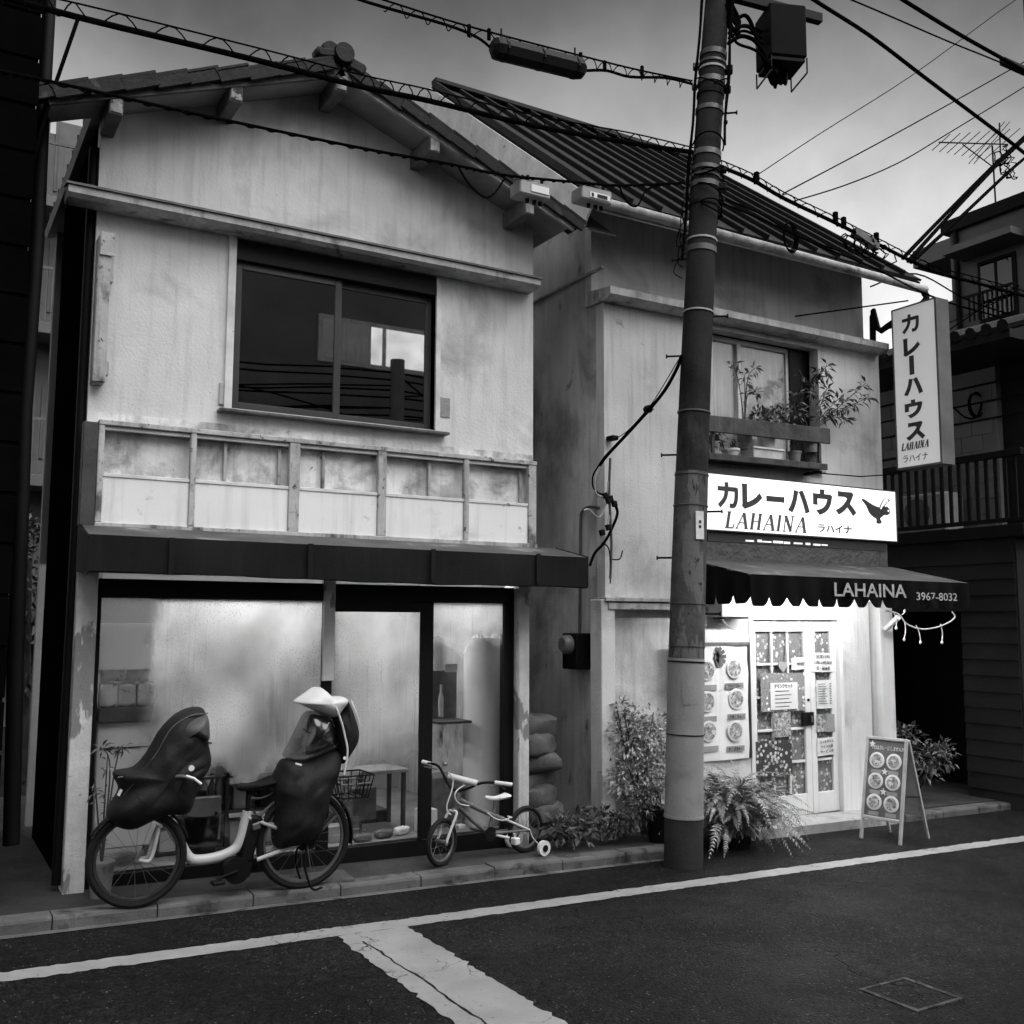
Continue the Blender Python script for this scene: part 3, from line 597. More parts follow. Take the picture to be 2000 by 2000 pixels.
# ---- long dark canopy
an = thing('canopy', 'long dark fabric canopy with flat valance over the steamed shopfront', 'awning', (2.8, 6.8, 2.1))
AX0, AX1 = .955, 4.72
m = MB().slab([(AX0, 6.80, 2.335), (AX1, 6.80, 2.322), (AX1-.02, 7.30, 2.43), (AX0+.02, 7.30, 2.44)], .015); m.build('canopy_top', 'awning_top', an)
m = MB(); n = 40; vs = []
for i in range(n+1):
    x = AX0+(AX1-AX0)*i/n; sag = .003*sin(i*.9)+.006*sin(i*.21); yy = 6.80+.012*sin(i*.55)
    vs += [(x, 6.80, 2.336-.013*i/n), (x, yy, 2.22+sag*.3), (x, yy+.004, 2.108-.03*i/n+sag), (x, yy+.03, 2.10-.03*i/n+sag)]
m.add(vs, [(4*i+k, 4*i+k+1, 4*i+k+5, 4*i+k+4) for i in range(n) for k in range(3)]); m.build('valance', 'awning', an, True)
for x in (AX0, AX1):
    m = MB(); m.prismX([(6.801, 2.33), (6.801, 2.09), (7.28, 2.12), (7.28, 2.43)], x-.004, x+.004); m.build('end_cheek', 'awning', an)
for px_ in (334, 605, 845, 1050):
    x = atY(px_, 1100, 6.8).x; MB().box(x-.018, x+.018, 6.782, 6.790, 2.10, 2.335).build('seam', 'awning', an)
MB().box(1.05, 4.6, 7.05, 7.07, 2.11, 2.13).build('front_bar', 'black', an)

# ================================================================== RIGHT HOUSE
rh = thing('curry_house', 'two-storey plastered curry restaurant with dark seamed metal roof and lit entrance', 'house', (7.1, 7.36, G(7)))
QX0, QX1 = 5.29, 8.95; YR = 7.36; YU = 7.55
VX0, VX1, VZ0, VZ1 = 6.58, 8.02, 3.36, 4.64
DX0, DX1 = 6.97, 8.24
w = MB(); w.box(QX0, VX0, YR, YR+.12, 2.02, 4.73); w.box(VX1, QX1, YR, YR+.12, 2.02, 4.73); w.box(VX0, VX1, YR, YR+.12, 2.02, VZ0); w.box(VX0, VX1, YR, YR+.12, VZ1, 4.73)
w.box(DX1, 8.66, YR, YR+.12, G(8)-.1, 2.02); w.box(6.30, DX0, YR, YR+.12, G(6)-.1, 2.02); w.box(DX0, DX1, YR, YR+.12, 1.885, 2.02)
w.build('wall', 'plaster_r', rh)
w = MB(); w.box(QX0, QX1, YU, YU+.1, 4.70, 5.75); w.build('upper_wall', 'plaster_r', rh)
w = MB(); w.box(5.32, 6.30, 7.44, 7.54, G(6)-.1, 2.02); w.build('porch_wall', 'plaster_r', rh)
w = MB().prismX([(YR+.12, G(5)-.1), (YR+.12, 4.72), (YU+.1, 4.72), (YU+.1, 5.8), (10.3, 7.95), (13.4, 5.6), (13.4, -.2)], QX0, QX0+.12); w.build('side_wall', 'plaster_side', rh)
w = MB().prismX([(YR+.12, G(9)-.1), (YR+.12, 4.72), (YU+.1, 4.72), (YU+.1, 5.8), (10.3, 7.95), (13.4, 5.6), (13.4, -.2)], QX1-.12, QX1); w.build('side_wall', 'plaster_side', rh)
MB().box(QX0+.12, QX1-.12, 8.6, 8.7, G(8)-.1, 5.6).build('partition', 'interior', rh)
m = MB().prismX([(YR-.012, 5.02), (YR-.012, 5.0), (10, 5.0), (10, 5.02)], QX0-.03, QX0); m.build('side_trim', 'trim', rh); 
# corner pillar and pillar left
MB().box(5.168, 5.315, 7.25, 7.42, G(5), 2.0, .006).build('pillar', 'plaster_r', rh); MB().box(8.72, 8.92, 7.27, 7.50, G(9), 2.05, .006).build('pillar', 'plaster_r', rh)
MB().box(5.20, 6.32, 7.22, 7.40, 1.985, 2.02, .004).build('porch_beam', 'rust', rh); MB().box(5.24, 6.32, 7.235, 7.40, 1.915, 1.972, .004).build('porch_beam', 'trim', rh)
# cornices
m = MB(); m.prismX([(7.20, 4.725), (7.20, 4.79), (7.55, 4.83), (7.55, 4.69), (7.25, 4.69)], 5.25, 8.93); m.build('cornice', 'trim', rh)
# eave, fascia, gutter
m = MB(); m.prismX([(7.02, 5.36), (7.02, 5.47), (7.60, 5.92), (7.60, 5.80)], 5.0, 9.15); m.build('eave_soffit', 'soffit', rh)
m = MB(); m.box(4.98, 9.17, 6.995, 7.02, 5.36, 5.48); m.build('fascia', 'trim_white', rh)
m = MB(); m.tube([(5.0, 6.94, 5.41), (9.22, 6.94, 5.36)], .045, 10); m.build('gutter', 'trim', rh, True)
# roof of seamed metal panels
E0 = Vector((4.96, 6.97, 5.47)); RD = Vector((0, 10.3, 8.05))-Vector((0, 6.97, 5.47)); RL_ = RD.length; RDn = RD.normalized(); RN = Vector((1, 0, 0)).cross(RDn)
if RN.z < 0: RN = -RN
NP = 13; PW = (9.2-4.96)/NP
m = MB(); m.obox((PW/2, 0, 0)+RDn*0 if False else Vector((PW/2, 0, 0))+RDn*RL_/2, ((1, 0, 0), RDn, RN), (PW/2-.001, RL_/2, .012)); m.obox(Vector((.012, 0, 0))+RDn*RL_/2+RN*.03, ((1, 0, 0), RDn, RN), (.016, RL_/2+.02, .032), .006)
rp = shared(m, 'roof_panel', 'roof_metal')
base = MB().slab([E0-RN*.02, E0+Vector((4.24, 0, 0))-RN*.02, E0+Vector((4.24, 0, 0))+RD-RN*.02, E0+RD-RN*.02], .06).build('roof', 'roof_metal', rh); base['label'] = 'dark roof of standing-seam metal panels'
for i in range(NP): piece(rp, 'roof_panel', base, E0+Vector((i*PW, 0, 0)))
m = MB().slab([E0+RD+RN*.0, E0+RD+Vector((4.24, 0, 0)), Vector((9.2, 13.6, 5.6)), Vector((4.96, 13.6, 5.6))], .06); m.build('rear_roof', 'roof_metal', rh)
m = MB(); q = Vector((4.965, 0, 0)); m.slab([E0-RN*.03+Vector((-.012, 0, 0)), E0-RN*.28+Vector((-.012, 0.02, 0)), E0+RD-RN*.28+Vector((-.012, 0, 0)), E0+RD-RN*.03+Vector((-.012, 0, 0))], .02); m.build('bargeboard', 'trim_white', rh)
m = MB(); m.slab([E0-RN*.29+Vector((0.0, 0, 0)), E0-RN*.29+Vector((.33, 0, 0)), E0+RD-RN*.29+Vector((.33, 0, 0)), E0+RD-RN*.29], .01); m.build('verge_soffit', 'soffit', rh)
MB().bar(E0+RD+RN*.05, E0+RD+RN*.05+Vector((4.24, 0, 0)), .12, .06, (0, 0, 1), .01).build('ridge_cap', 'roof_metal', rh)
# drainpipe at the right end
m = MB(); m.tube(smoothline([(9.2, 6.94, 5.33), (9.2, 6.96, 5.22), (9.0, 7.35, 4.98), (8.99, 7.46, 4.85), (8.99, 7.46, .2)], 5), .035, 10); m.build('downpipe', 'black', rh, True)
# ---- upstairs window in its recess
vw = MB(); vw.box(VX0, VX1, 7.52, 7.56, VZ1-.05, VZ1, .003); vw.box(VX0, VX1, 7.52, 7.56, VZ0, VZ0+.04, .003); vw.box(VX0, VX0+.035, 7.52, 7.56, VZ0+.04, VZ1-.05); vw.box(VX1-.30, VX1-.265, 7.52, 7.56, VZ0+.04, VZ1-.05)
vo = vw.build('window', 'trim_white', rh); vo['label'] = 'upstairs sliding window with drawn curtains behind the plant rail'
MB().box(7.03, 7.075, 7.50, 7.52, VZ0+.04, VZ1-.05, .003).build('meeting_stile', 'trim_white', vo)
MB().box(VX0+.035, VX1-.30, 7.535, 7.541, VZ0+.04, VZ1-.05).build('pane', 'pane_dusty', vo)
MB().box(VX1-.265, VX1, 7.5, 7.56, VZ0, VZ1).build('shutter', 'black_frame', vo)
cu = MB(); n = 60
for i in range(n+1):
    x = VX0+(VX1-.3-VX0)*i/n; cu.v += [(x, 7.585+.016*sin(i*1.1), VZ0), (x, 7.585+.016*sin(i*1.1+.4), VZ1)]
cu.f = [(2*i, 2*i+1, 2*i+3, 2*i+2) for i in range(n)]; cu.build('curtain', 'curtain', vo, True)
MB().box(VX0, VX1, 7.70, 7.72, VZ0-.1, VZ1+.1).build('dark_room', 'curtain_dark', vo)
MB().box(VX0-.01, VX1+.01, 7.30, 7.52, VZ0-.03, VZ0, .004).build('sill', 'trim', vo)
# plant rail
pr = thing('plant_rail', 'dark weathered wooden plant rail across the upstairs window', 'rail', (7.1, 7.15, 3.3))
m = MB(); a, b = Vector((6.30, 7.13, 3.64)), Vector((7.90, 7.13, 3.67)); m.bar(a, b, .03, .155, (0, 0, 1), .005); m.build('rail_board', 'dark_wood', pr)
m = MB(); m.bar((6.30, 7.13, 3.335), (7.85, 7.13, 3.355), .03, .06, (0, 0, 1), .004); m.build('lower_board', 'dark_wood', pr)
m = MB(); m.slab([(6.32, 7.145, 3.34), (7.85, 7.145, 3.355), (7.85, 7.355, 3.355), (6.32, 7.355, 3.34)], .02); m.build('shelf', 'dark_wood', pr)
for x in (6.38, 7.78): MB().box(x-.02, x+.02, 7.146, 7.355, 3.29, 3.318).build('bracket', 'black', pr); MB().box(x-.015, x+.015, 7.146, 7.17, 3.36, 3.58).build('upright', 'dark_wood', pr); MB().box(x-.012, x+.012, 7.17, 7.355, 3.58, 3.61).build('bracket', 'black', pr)
m = MB(); m.tube([(7.6, 7.12, 3.28), (8.3, 7.1, 3.29), (8.88, 7.08, 3.36)], .006, 6); m.build('stay_wire', 'cable', pr)
# fascia under the sign
MB().box(6.32, 8.90, 7.29, 7.36, 2.33, 2.64, .004).build('fascia_board', mat('fascia_dark', .03, .22, .4, 4, .25, 14, .5, streak=(.08, .4)), rh)['label'] = 'dark glossy board under the lit sign'
# ================================================================== SIGNS AND ENTRANCE OF THE CURRY HOUSE
sg = thing('lit_sign', 'long backlit white signboard with katakana above the scalloped awning', 'sign', (7.6, 7.2, 2.65))
SX0, SX1, SZ0, SZ1, SY = 6.28, 8.94, 2.65, 3.195, 7.19
MB().box(SX0+.012, SX1-.012, SY, SY+.012, SZ0+.012, SZ1-.012).build('face', 'sign_face', sg)
m = MB(); m.box(SX0, SX1, SY-.006, 7.355, SZ1-.012, SZ1, .002); m.box(SX0, SX1, SY-.006, 7.355, SZ0, SZ0+.012, .002); m.box(SX0, SX0+.012, SY-.006, 7.355, SZ0+.012, SZ1-.012); m.box(SX1-.012, SX1, SY-.006, 7.355, SZ0+.012, SZ1-.012)
m.box(SX0+.012, SX1-.012, SY+.02, 7.355, SZ0+.012, SZ1-.012); m.build('case', 'dark_alu', sg)
def sgp(u, v): return atY(u, v, SY-.002)
def fit_text(body, corners, parent, material, offset, plane, facing='Y', **kw):
    """corners: photo pixels of the left-top, right-bottom of the word; placed on the given plane"""
    (u0, v0), (u1, v1) = corners; a, b = plane(u0, v0), plane(u1, v1)
    return a, b
# big word: one mesh per letter
big = [('カ', 1401, 1442, 942, 992), ('レ', 1449, 1489, 946, 995), ('ー', 1497, 1532, 969, 981), ('ハ', 1539, 1581, 957, 1002), ('ウ', 1588, 1626, 956, 1006), ('ス', 1632, 1672, 960, 1007)]
def ka(parent, to3, w, h, mt, nrm):
    """the letter ka in bold strokes"""
    wt = .17*min(w, h)*1.05
    strokes(parent, [([(-.48*w, .24*h), (.42*w, .24*h)], 1), ([(.40*w, .30*h), (.40*w, 0), (.36*w, -.25*h), (.26*w, -.40*h), (.08*w, -.40*h)], 1), ([(-.06*w, .5*h), (-.07*w, .15*h), (-.16*w, -.15*h), (-.42*w, -.44*h)], 1)], to3, wt, mt, 'lettering', .003, nrm)
for ch, u0, u1, v0, v1 in big:
    c = sgp((u0+u1)/2, (v0+v1)/2); wd = sgp(u1, (v0+v1)/2).x-sgp(u0, (v0+v1)/2).x; ht = sgp((u0+u1)/2, v0).z-sgp((u0+u1)/2, v1).z
    if ch == 'カ': ka(sg, lambda x, y, c=c: Vector((c.x+x, c.y, c.z+y)), wd, ht, 'sign_ink', Vector((0, -1, 0)))
    else: lettering(ch, sg, c, .3, 'sign_ink', offset=.0165, fit=(wd, ht))
for body, u0, u1, v, hpx, mt in (('ラハイナ', 1598, 1664, 1033, 17, 'sign_ink_soft'),):
    c = sgp((u0+u1)/2, v); lettering(body, sg, c, .1, 'sign_ink', offset=.0022, fit=(sgp(u1, v).x-sgp(u0, v).x, hpx/2000*c.y/.86*1.15))
# serif italic capitals
SER = {'L': [((.0, 0), (.55, 0), .4), ((.14, 0), (.14, 1), 1), ((0, 1), (.28, 1), .3), ((.55, 0), (.58, .25), .3)],
       'A': [((.0, 0), (.38, 1), .35), ((.38, 1), (.70, 0), 1.1), ((.14, .36), (.56, .36), .3), ((-.08, 0), (.12, 0), .3), ((.56, 0), (.82, 0), .3)],
       'H': [((.12, 0), (.12, 1), 1), ((.62, 0), (.62, 1), 1), ((.12, .52), (.62, .52), .3), ((0, 0), (.24, 0), .3), ((0, 1), (.24, 1), .3), ((.5, 0), (.74, 0), .3), ((.5, 1), (.74, 1), .3)],
       'I': [((.12, 0), (.12, 1), 1), ((0, 0), (.24, 0), .3), ((0, 1), (.24, 1), .3)],
       'N': [((.12, 0), (.12, 1), .4), ((.12, 1), (.64, 0), 1.1), ((.64, 0), (.64, 1), .4), ((0, 0), (.24, 0), .3), ((.52, 1), (.76, 1), .3), ((0, 1), (.16, 1), .3)]}
ADV = {'L': .72, 'A': .86, 'H': .90, 'I': .40, 'N': .92}
def serif_word(parent, word, to3, W, H, material, wt=.11, shear=.22, nrm=Vector((0, -1, 0)), sp=1.12):
    tot = sum(ADV[c]*sp for c in word); k = W/(tot*1.0); x = 0
    for c in word:
        st = [([(((x+p[0])*k+shear*p[1]*H), p[1]*H), (((x+q[0])*k+shear*q[1]*H), q[1]*H)], f) for p, q, f in SER[c]]
        strokes(parent, st, to3, wt*H, material, 'lettering', .003, nrm); x += ADV[c]*sp
o0 = sgp(1416, 1030); o1 = sgp(1578, 1040)
serif_word(sg, 'LAHAINA', lambda x, y: Vector((o0.x+x, o0.y, o0.z+y)), o1.x-o0.x, .15, 'sign_ink_soft', .21)
# sauce boat emblem
em = [(1683, 976), (1688, 975), (1703, 985), (1717, 991), (1722, 990), (1730, 988), (1737, 994), (1738, 1002), (1733, 1006), (1727, 1006), (1722, 1010), (1719, 1013), (1722, 1020), (1718, 1023), (1712, 1021), (1712, 1014), (1704, 1008), (1697, 1000), (1692, 988)]
E_ = smoothline([(p.x, 0, p.z) for p in (sgp(u, v) for u, v in em)], 3, True)
MB().prism([(p.x, p.z) for p in E_], SY-.004, SY+.004).build('emblem', 'sign_ink', sg)
hd = smoothline([sgp(u, v)+Vector((0, -.006, 0)) for u, v in ((1718, 994), (1722, 984), (1727, 976), (1734, 974), (1737, 979), (1731, 984), (1727, 990))], 4)
MB().tube(hd, .012, 8).build('emblem_handle', 'sign_ink', sg, True); MB().tube([p+Vector((0, -.008, 0)) for p in hd], .0085, 8).build('emblem_steam', 'sign_face', sg, True)
MB().lathe(sgp(1734, 998)+Vector((0, -.006, 0)), [(.011, 0), (.011, .004)], 12, (0, -1, 0)).build('emblem_spout', 'sign_face', sg)
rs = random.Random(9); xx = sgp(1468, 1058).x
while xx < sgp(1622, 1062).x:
    ln_ = rs.uniform(.05, .16); MB().box(xx, xx+ln_, 7.262, 7.27, 2.575+rs.uniform(0, .006), 2.59+rs.uniform(0, .012)).build('light_streak', 'sign_face', sg); xx += ln_+rs.uniform(.01, .06)  # added glowing strips imitating the streaks of light below the sign
MB().box(6.4, 8.86, 7.27, 7.288, 2.56, 2.648).build('drip_plate', 'dark_alu', sg)
# ---- upright sign sticking out from the corner
VXs = 8.9
vs_ = thing('upright_sign', 'tall white projecting sign with vertical katakana at the house corner', 'sign', (8.99, 6.86, 3.42))
MB().box(VXs, VXs+.012, 6.60, 7.115, 3.425, 5.115).build('face', 'sign_face_dim', vs_)
m = MB(); m.box(VXs+.012, 9.085, 6.60, 7.115, 3.425, 5.115); m.box(VXs-.008, 9.095, 6.575, 6.60, 3.405, 5.13, .003); m.box(VXs-.008, 9.095, 7.115, 7.13, 3.405, 5.13, .003); m.box(VXs-.008, 9.095, 6.60, 7.115, 5.115, 5.13); m.box(VXs-.008, 9.095, 6.60, 7.115, 3.405, 3.425)
m.build('case', mat('sign_case', .10, .45, .25, 4, .05, 50, .4), vs_)
for z in (3.55, 4.98): MB().tube([(8.98, 7.12, z), (8.98, 7.37, z)], .015, 8).build('bracket', 'black', vs_)
def vp(cx, cy): return atX(1700+cx*.207, 560+cy*.207, VXs-.003)
for ch, cx, cy, wc, hc in (('カ', 378, 345, 165, 190), ('レ', 388, 562, 160, 190), ('ハ', 403, 940, 180, 180), ('ウ', 408, 1150, 170, 190), ('ス', 425, 1360, 180, 190)):
    c = vp(cx, cy); wd = abs(vp(cx-wc/2, cy).y-vp(cx+wc/2, cy).y); ht = vp(cx, cy-hc/2).z-vp(cx, cy+hc/2).z-.02
    if ch == 'カ': ka(vs_, lambda x, y, c=c: Vector((c.x, c.y-x, c.z+y)), wd, ht, 'sign_ink', Vector((-1, 0, 0)))
    else: lettering(ch, vs_, c, .3, 'sign_ink', facing='X', offset=.0165, fit=(wd, ht))
c = vp(390, 740); MB().box(VXs-.006, VXs-.002, c.y-.028, c.y+.028, c.z-.10, c.z+.10).build('lettering', 'sign_ink', vs_)
c = vp(425, 1610); lettering('ラハイナ', vs_, c, .08, 'sign_ink', facing='X', fit=(.30, .075))
a0 = vp(295, 1560); b0 = vp(555, 1530)
serif_word(vs_, 'LAHAINA', lambda x, y: Vector((VXs-.002, a0.y-x, a0.z+.01+y)), a0.y-b0.y, .075, 'sign_ink_soft', .2, nrm=Vector((-1, 0, 0)))
m = MB(); m.tube([(7.9, 7.55, 5.02), (8.95, 6.95, 5.2)], .008, 6); m.build('stay_rod', 'black', vs_)

# ---- scalloped awning
aw = thing('scalloped_awning', 'black scalloped awning with white lettering over the lit restaurant door', 'awning', (7.6, 6.45, 1.96))
BX0, BX1, BY, BZ = 6.14, 9.05, 6.45, 2.215
m = MB().slab([(BX0, BY, BZ), (BX1, BY, BZ-.012), (BX1-.05, 7.33, 2.40), (BX0, 7.33, 2.40)], .012); m.build('awning_top', 'awning_top', aw)
def scallop(p0, p1, ztop0, ztop1, zb, ntab, dep, name):
    p0, p1 = Vector(p0), Vector(p1); vs = []; per = 14; n = ntab*per
    for i in range(n+1):
        t = i/n; q = p0.lerp(p1, t); ph = (i % per)/per; d = abs(ph-.5)*2
        z = zb+dep*max(0, (d-.45)/.55)**1.7; wv = Vector((0, .012*sin(i*.35)+.008*sin(i*.11), 0)); wv = wv if abs(p1.y-p0.y) < .1 else Vector((wv.y, 0, 0))
        zt = ztop0+(ztop1-ztop0)*t
        vs += [(q.x, q.y, zt), tuple(q+wv+Vector((0, 0, (zt+zb)/2))), tuple(q+wv*1.6+Vector((0, 0, zb+dep*1.1))), tuple(q+wv*1.8+Vector((0, 0, z)))]
    return MB().add(vs, [(4*i+k, 4*i+k+1, 4*i+k+5, 4*i+k+4) for i in range(n) for k in range(3)]).build(name, 'awning_black', aw, True)
mat('awning_black', .004, .8, .3, 3, .1, 220, .08)
scallop((BX0, BY, 0), (BX1, BY, 0), BZ, BZ-.012, 1.945, 14, .075, 'valance'); scallop((BX0, 7.3, 0), (BX0, BY, 0), 2.39, BZ, 1.965, 4, .075, 'side_valance'); scallop((BX1, BY, 0), (BX1, 7.3, 0), BZ-.012, 2.39, 1.95, 4, .075, 'side_valance')
for x in (BX0+.05, 7.55, BX1-.05): MB().tube([(x, 7.33, 2.05), (x, BY+.02, 2.15)], .012, 6).build('arm', 'galv', aw)
mat('awning_ink', .42, .7, .3, 30, 0, 60, .2)
def awp(u, v): return atY(u, v, BY-.004)
def word(parent, body, u0, u1, v0, v1, plane, material, shift=Vector((0, 0, 0)), **kw):
    c = plane((u0+u1)/2, (v0+v1)/2); return lettering(body, parent, c+shift, .2, material, fit=(plane(u1, (v0+v1)/2).x-plane(u0, (v0+v1)/2).x, plane((u0+u1)/2, v0).z-plane((u0+u1)/2, v1).z), **kw)
word(aw, 'LAHAINA', 1628, 1768, 1140, 1166, awp, 'awning_ink', Vector((0, -.022, 0)), offset=.002); word(aw, '3967-8032', 1787, 1866, 1158, 1173, awp, 'awning_ink', Vector((0, -.022, 0)))
# lamp under the awning
la = thing('awning_lamp', 'fluorescent tube lamp under the scalloped awning lighting the entrance', 'lamp', (7.6, 7.0, 2.2))
MB().box(6.4, 8.45, 6.68, 6.76, 2.13, 2.16).build('fitting', 'trim_white', la); MB().tube([(6.45, 6.72, 2.10), (8.4, 6.72, 2.10)], .018, 8).build('tube', 'shop_lamp', la)
for x in (6.9, 8.3): MB().box(x-.01, x+.01, 6.71, 6.73, 2.16, 2.26).build('hanger', 'galv', la)

# ---- door
def D(u, v): return atY(u, v, 7.40)
def dcrop(cx, cy): return 1370+cx*.2225, 1170+cy*.2225      # reading off an enlarged view of the door
dr = MB(); dr.box(DX0, DX0+.05, 7.345, 7.46, P(7), 1.885, .004); dr.box(DX1-.05, DX1, 7.345, 7.46, P(8), 1.885, .004); dr.box(DX0+.05, DX1-.05, 7.345, 7.46, 1.835, 1.885, .004)
do = dr.build('door', 'white_paint', rh); do['label'] = 'white glazed double door covered with notices'
zb = P(7.6)+.01
def leaf_door(x0, x1, cols, rows, name):
    m = MB(); st = .075; m.box(x0, x0+st, 7.395, 7.43, zb, 1.83, .004); m.box(x1-st, x1, 7.395, 7.43, zb, 1.83, .004)
    m.box(x0+st, x1-st, 7.395, 7.43, 1.72, 1.83, .004); m.box(x0+st, x1-st, 7.395, 7.43, zb, zb+.20, .004); lf = m.build(name, 'white_paint', do)
    gx = (x1-x0-2*st)/cols; gz = (1.72-zb-.20)/rows
    for i in range(1, cols): MB().box(x0+st+i*gx-.012, x0+st+i*gx+.012, 7.40, 7.425, zb+.2, 1.72, .002).build('glazing_bar', 'white_paint', do)
    for j in range(1, rows):
        for i in range(cols): MB().box(x0+st+i*gx+.012, x0+st+(i+1)*gx-.012, 7.40, 7.425, zb+.2+j*gz-.012, zb+.2+j*gz+.012, .002).build('glazing_bar', 'white_paint', do)
    for i in range(cols):
        for j in range(rows):
            bx = MB().box(x0+st+i*gx+.01, x0+st+(i+1)*gx-.01, 7.409, 7.413, zb+.2+j*gz+.01, zb+.2+(j+1)*gz-.01); bx.build('pane', 'pane_clear', do)
    return lf
XM = D(*dcrop(955, 900)).x
leaf_door(DX0+.05, XM, 3, 5, 'door_leaf'); leaf_door(XM+.004, DX1-.05, 1, 5, 'door_leaf')
c = D(*dcrop(930, 1050)); MB().box(c.x-.09, c.x+.07, 7.375, 7.395, c.z-.065, c.z+.065, .004).build('lock_plate', 'black_frame', do)
MB().tube([(c.x+.02, 7.36, c.z+.03), (c.x+.02, 7.36, c.z-.03)], .012, 8).build('handle', 'metal', do, True)
c2 = D(*dcrop(932, 885)); MB().lathe((c2.x, 7.394, c2.z), [(.014, 0), (.014, .01)], 10, (0, -1, 0)).build('keyhole', 'black_frame', do)
# curtains of flower print behind the glass
m = MB(); n = 50
for i in range(n+1):
    x = DX0+.06+(DX1-DX0-.12)*i/n; m.v += [(x, 7.436+.004*sin(i*1.3), zb+.15), (x, 7.436+.004*sin(i*1.3+.5), 1.80)]
m.f = [(2*i, 2*i+1, 2*i+3, 2*i+2) for i in range(n)]; m.build('door_curtain', 'floral', do, True)
# notices: (name, label, crop corners, base material, lines of text)
def sheet(name, label, cat, x0, y0, x1, y1, base, lines=(), y=7.388, tilt=0., extra=None, plane=None):
    a, b = D(*dcrop(x0, y0)), D(*dcrop(x1, y1)); a2, b2 = D(*dcrop(x0, y1)), D(*dcrop(x1, y0))
    xa, xb = (a.x+a2.x)/2, (b.x+b2.x)/2; za, zb_ = (a.z+b2.z)/2, (b.z+a2.z)/2
    c = Vector(((xa+xb)/2, y, (za+zb_)/2)); t = thing(name, label, cat, (c.x, y, zb_)); m = MB(); n = 8; W, H = xb-xa, za-zb_
    for i in range(n+1):
        for j in range(3):
            m.v.append((xa+W*i/n, y-.002-.006*sin(i*.9+j)*abs(j-1)*.5, zb_+H*j/2+W*tilt*(i/n-.5)))
    m.f = [(i*3+j, i*3+3+j, i*3+4+j, i*3+1+j) for i in range(n) for j in range(2)]
    m.v += [(x, yy+.003, z) for x, yy, z in m.v]; k = 3*(n+1); m.f += [tuple(reversed([q+k for q in f])) for f in m.f]
    m.build('sheet', base, t)
    for (body, fy, hh, ww, mt) in lines:
        lettering(body, t, (c.x, y-.0095, za-H*fy), .05, mt, fit=(W*ww, H*hh), tilt=tilt)
    return t, xa, xb, za, zb_
sheet('notice', 'hand-lettered opening hours card on the narrow door leaf', 'notice', 960, 472, 1150, 640, 'paper', (('営業日時', .2, .2, .62, 'ink_mid'), ('11時~14時30分', .5, .2, .8, 'ink_mid'), ('日・祝休業', .8, .2, .6, 'ink_mid')), tilt=-.03)
sheet('notice', 'small white handwritten card on the wide door leaf', 'notice', 782, 512, 935, 618, 'paper', (('喫煙', .52, .26, .45, 'ink_mid'),), tilt=.03)
t, xa, xb, za, zc = sheet('drink_poster', 'large flowered drinks poster across the wide door leaf', 'poster', 510, 648, 895, 985, 'floral', (), tilt=-.015, y=7.385)
MB().box(xa+(xb-xa)*.2, xa+(xb-xa)*.82, 7.374, 7.377, zc+.02, za-(za-zc)*.25).build('text_panel', 'paper', t)
lettering('ドリンクセット', t, ((xa+xb)/2, 7.372, za-(za-zc)*.34), .05, 'ink', fit=((xb-xa)*.4, .04))
for k in range(5): MB().box(xa+(xb-xa)*.30, xa+(xb-xa)*(.62+.05*(k % 2)), 7.371, 7.373, za-(za-zc)*(.47+.1*k)-.004, za-(za-zc)*(.47+.1*k)+.004).build('print_line', 'ink_mid', t)
t, xa, xb, za, zc = sheet('price_list', 'long narrow price list on the narrow door leaf', 'notice', 1000, 710, 1130, 960, 'paper')
for k in range(9): MB().box(xa+.015, xa+(xb-xa)*(.55+.08*(k % 3)), 7.374, 7.376, za-.04-k*.024-.003, za-.04-k*.024+.003).build('print_line', 'ink_mid', t); MB().box(xb-.035, xb-.012, 7.374, 7.376, za-.04-k*.024-.004, za-.04-k*.024+.004).build('print_line', 'ink_mid', t)
sheet('notice', 'picture card of a drink low on the narrow door leaf', 'notice', 1000, 1010, 1085, 1165, 'food'); sheet('notice', 'half-grey card beside the drink picture card', 'notice', 1090, 1010, 1160, 1165, 'paper_grey')
sheet('notice', 'ragged lunch-time notice low on the narrow door leaf', 'notice', 1008, 1215, 1165, 1370, 'paper', (('ランチタイム', .2, .18, .75, 'ink_mid'), ('ライス大盛', .48, .18, .68, 'ink_mid'), ('サービス中', .76, .18, .72, 'ink_mid')), tilt=.03)
sheet('curry_picture', 'picture of a curry dish below the drinks poster', 'poster', 625, 995, 775, 1210, 'food', y=7.386)
sheet('dark_poster', 'dark poster with pale fruit shapes leaning behind the fern', 'poster', 418, 1240, 775, 1550, 'floral_dark', (), y=7.372)
m = MB(); cc = D(*dcrop(703, 590)); MB().prism([(p.x, p.z) for p in smoothline([(cc.x+.062*16*sin(a)**3/16, 0, cc.z+.058*(13*cos(a)-5*cos(2*a)-2*cos(3*a)-cos(4*a))/15) for a in [k*2*pi/14 for k in range(14)]], 2, True)], 7.380, 7.388).build('heart_tag', 'paper_grey'); tag(bpy.data.objects['heart_tag'], 'grey heart-shaped tag hanging on the wide door leaf', 'tag')
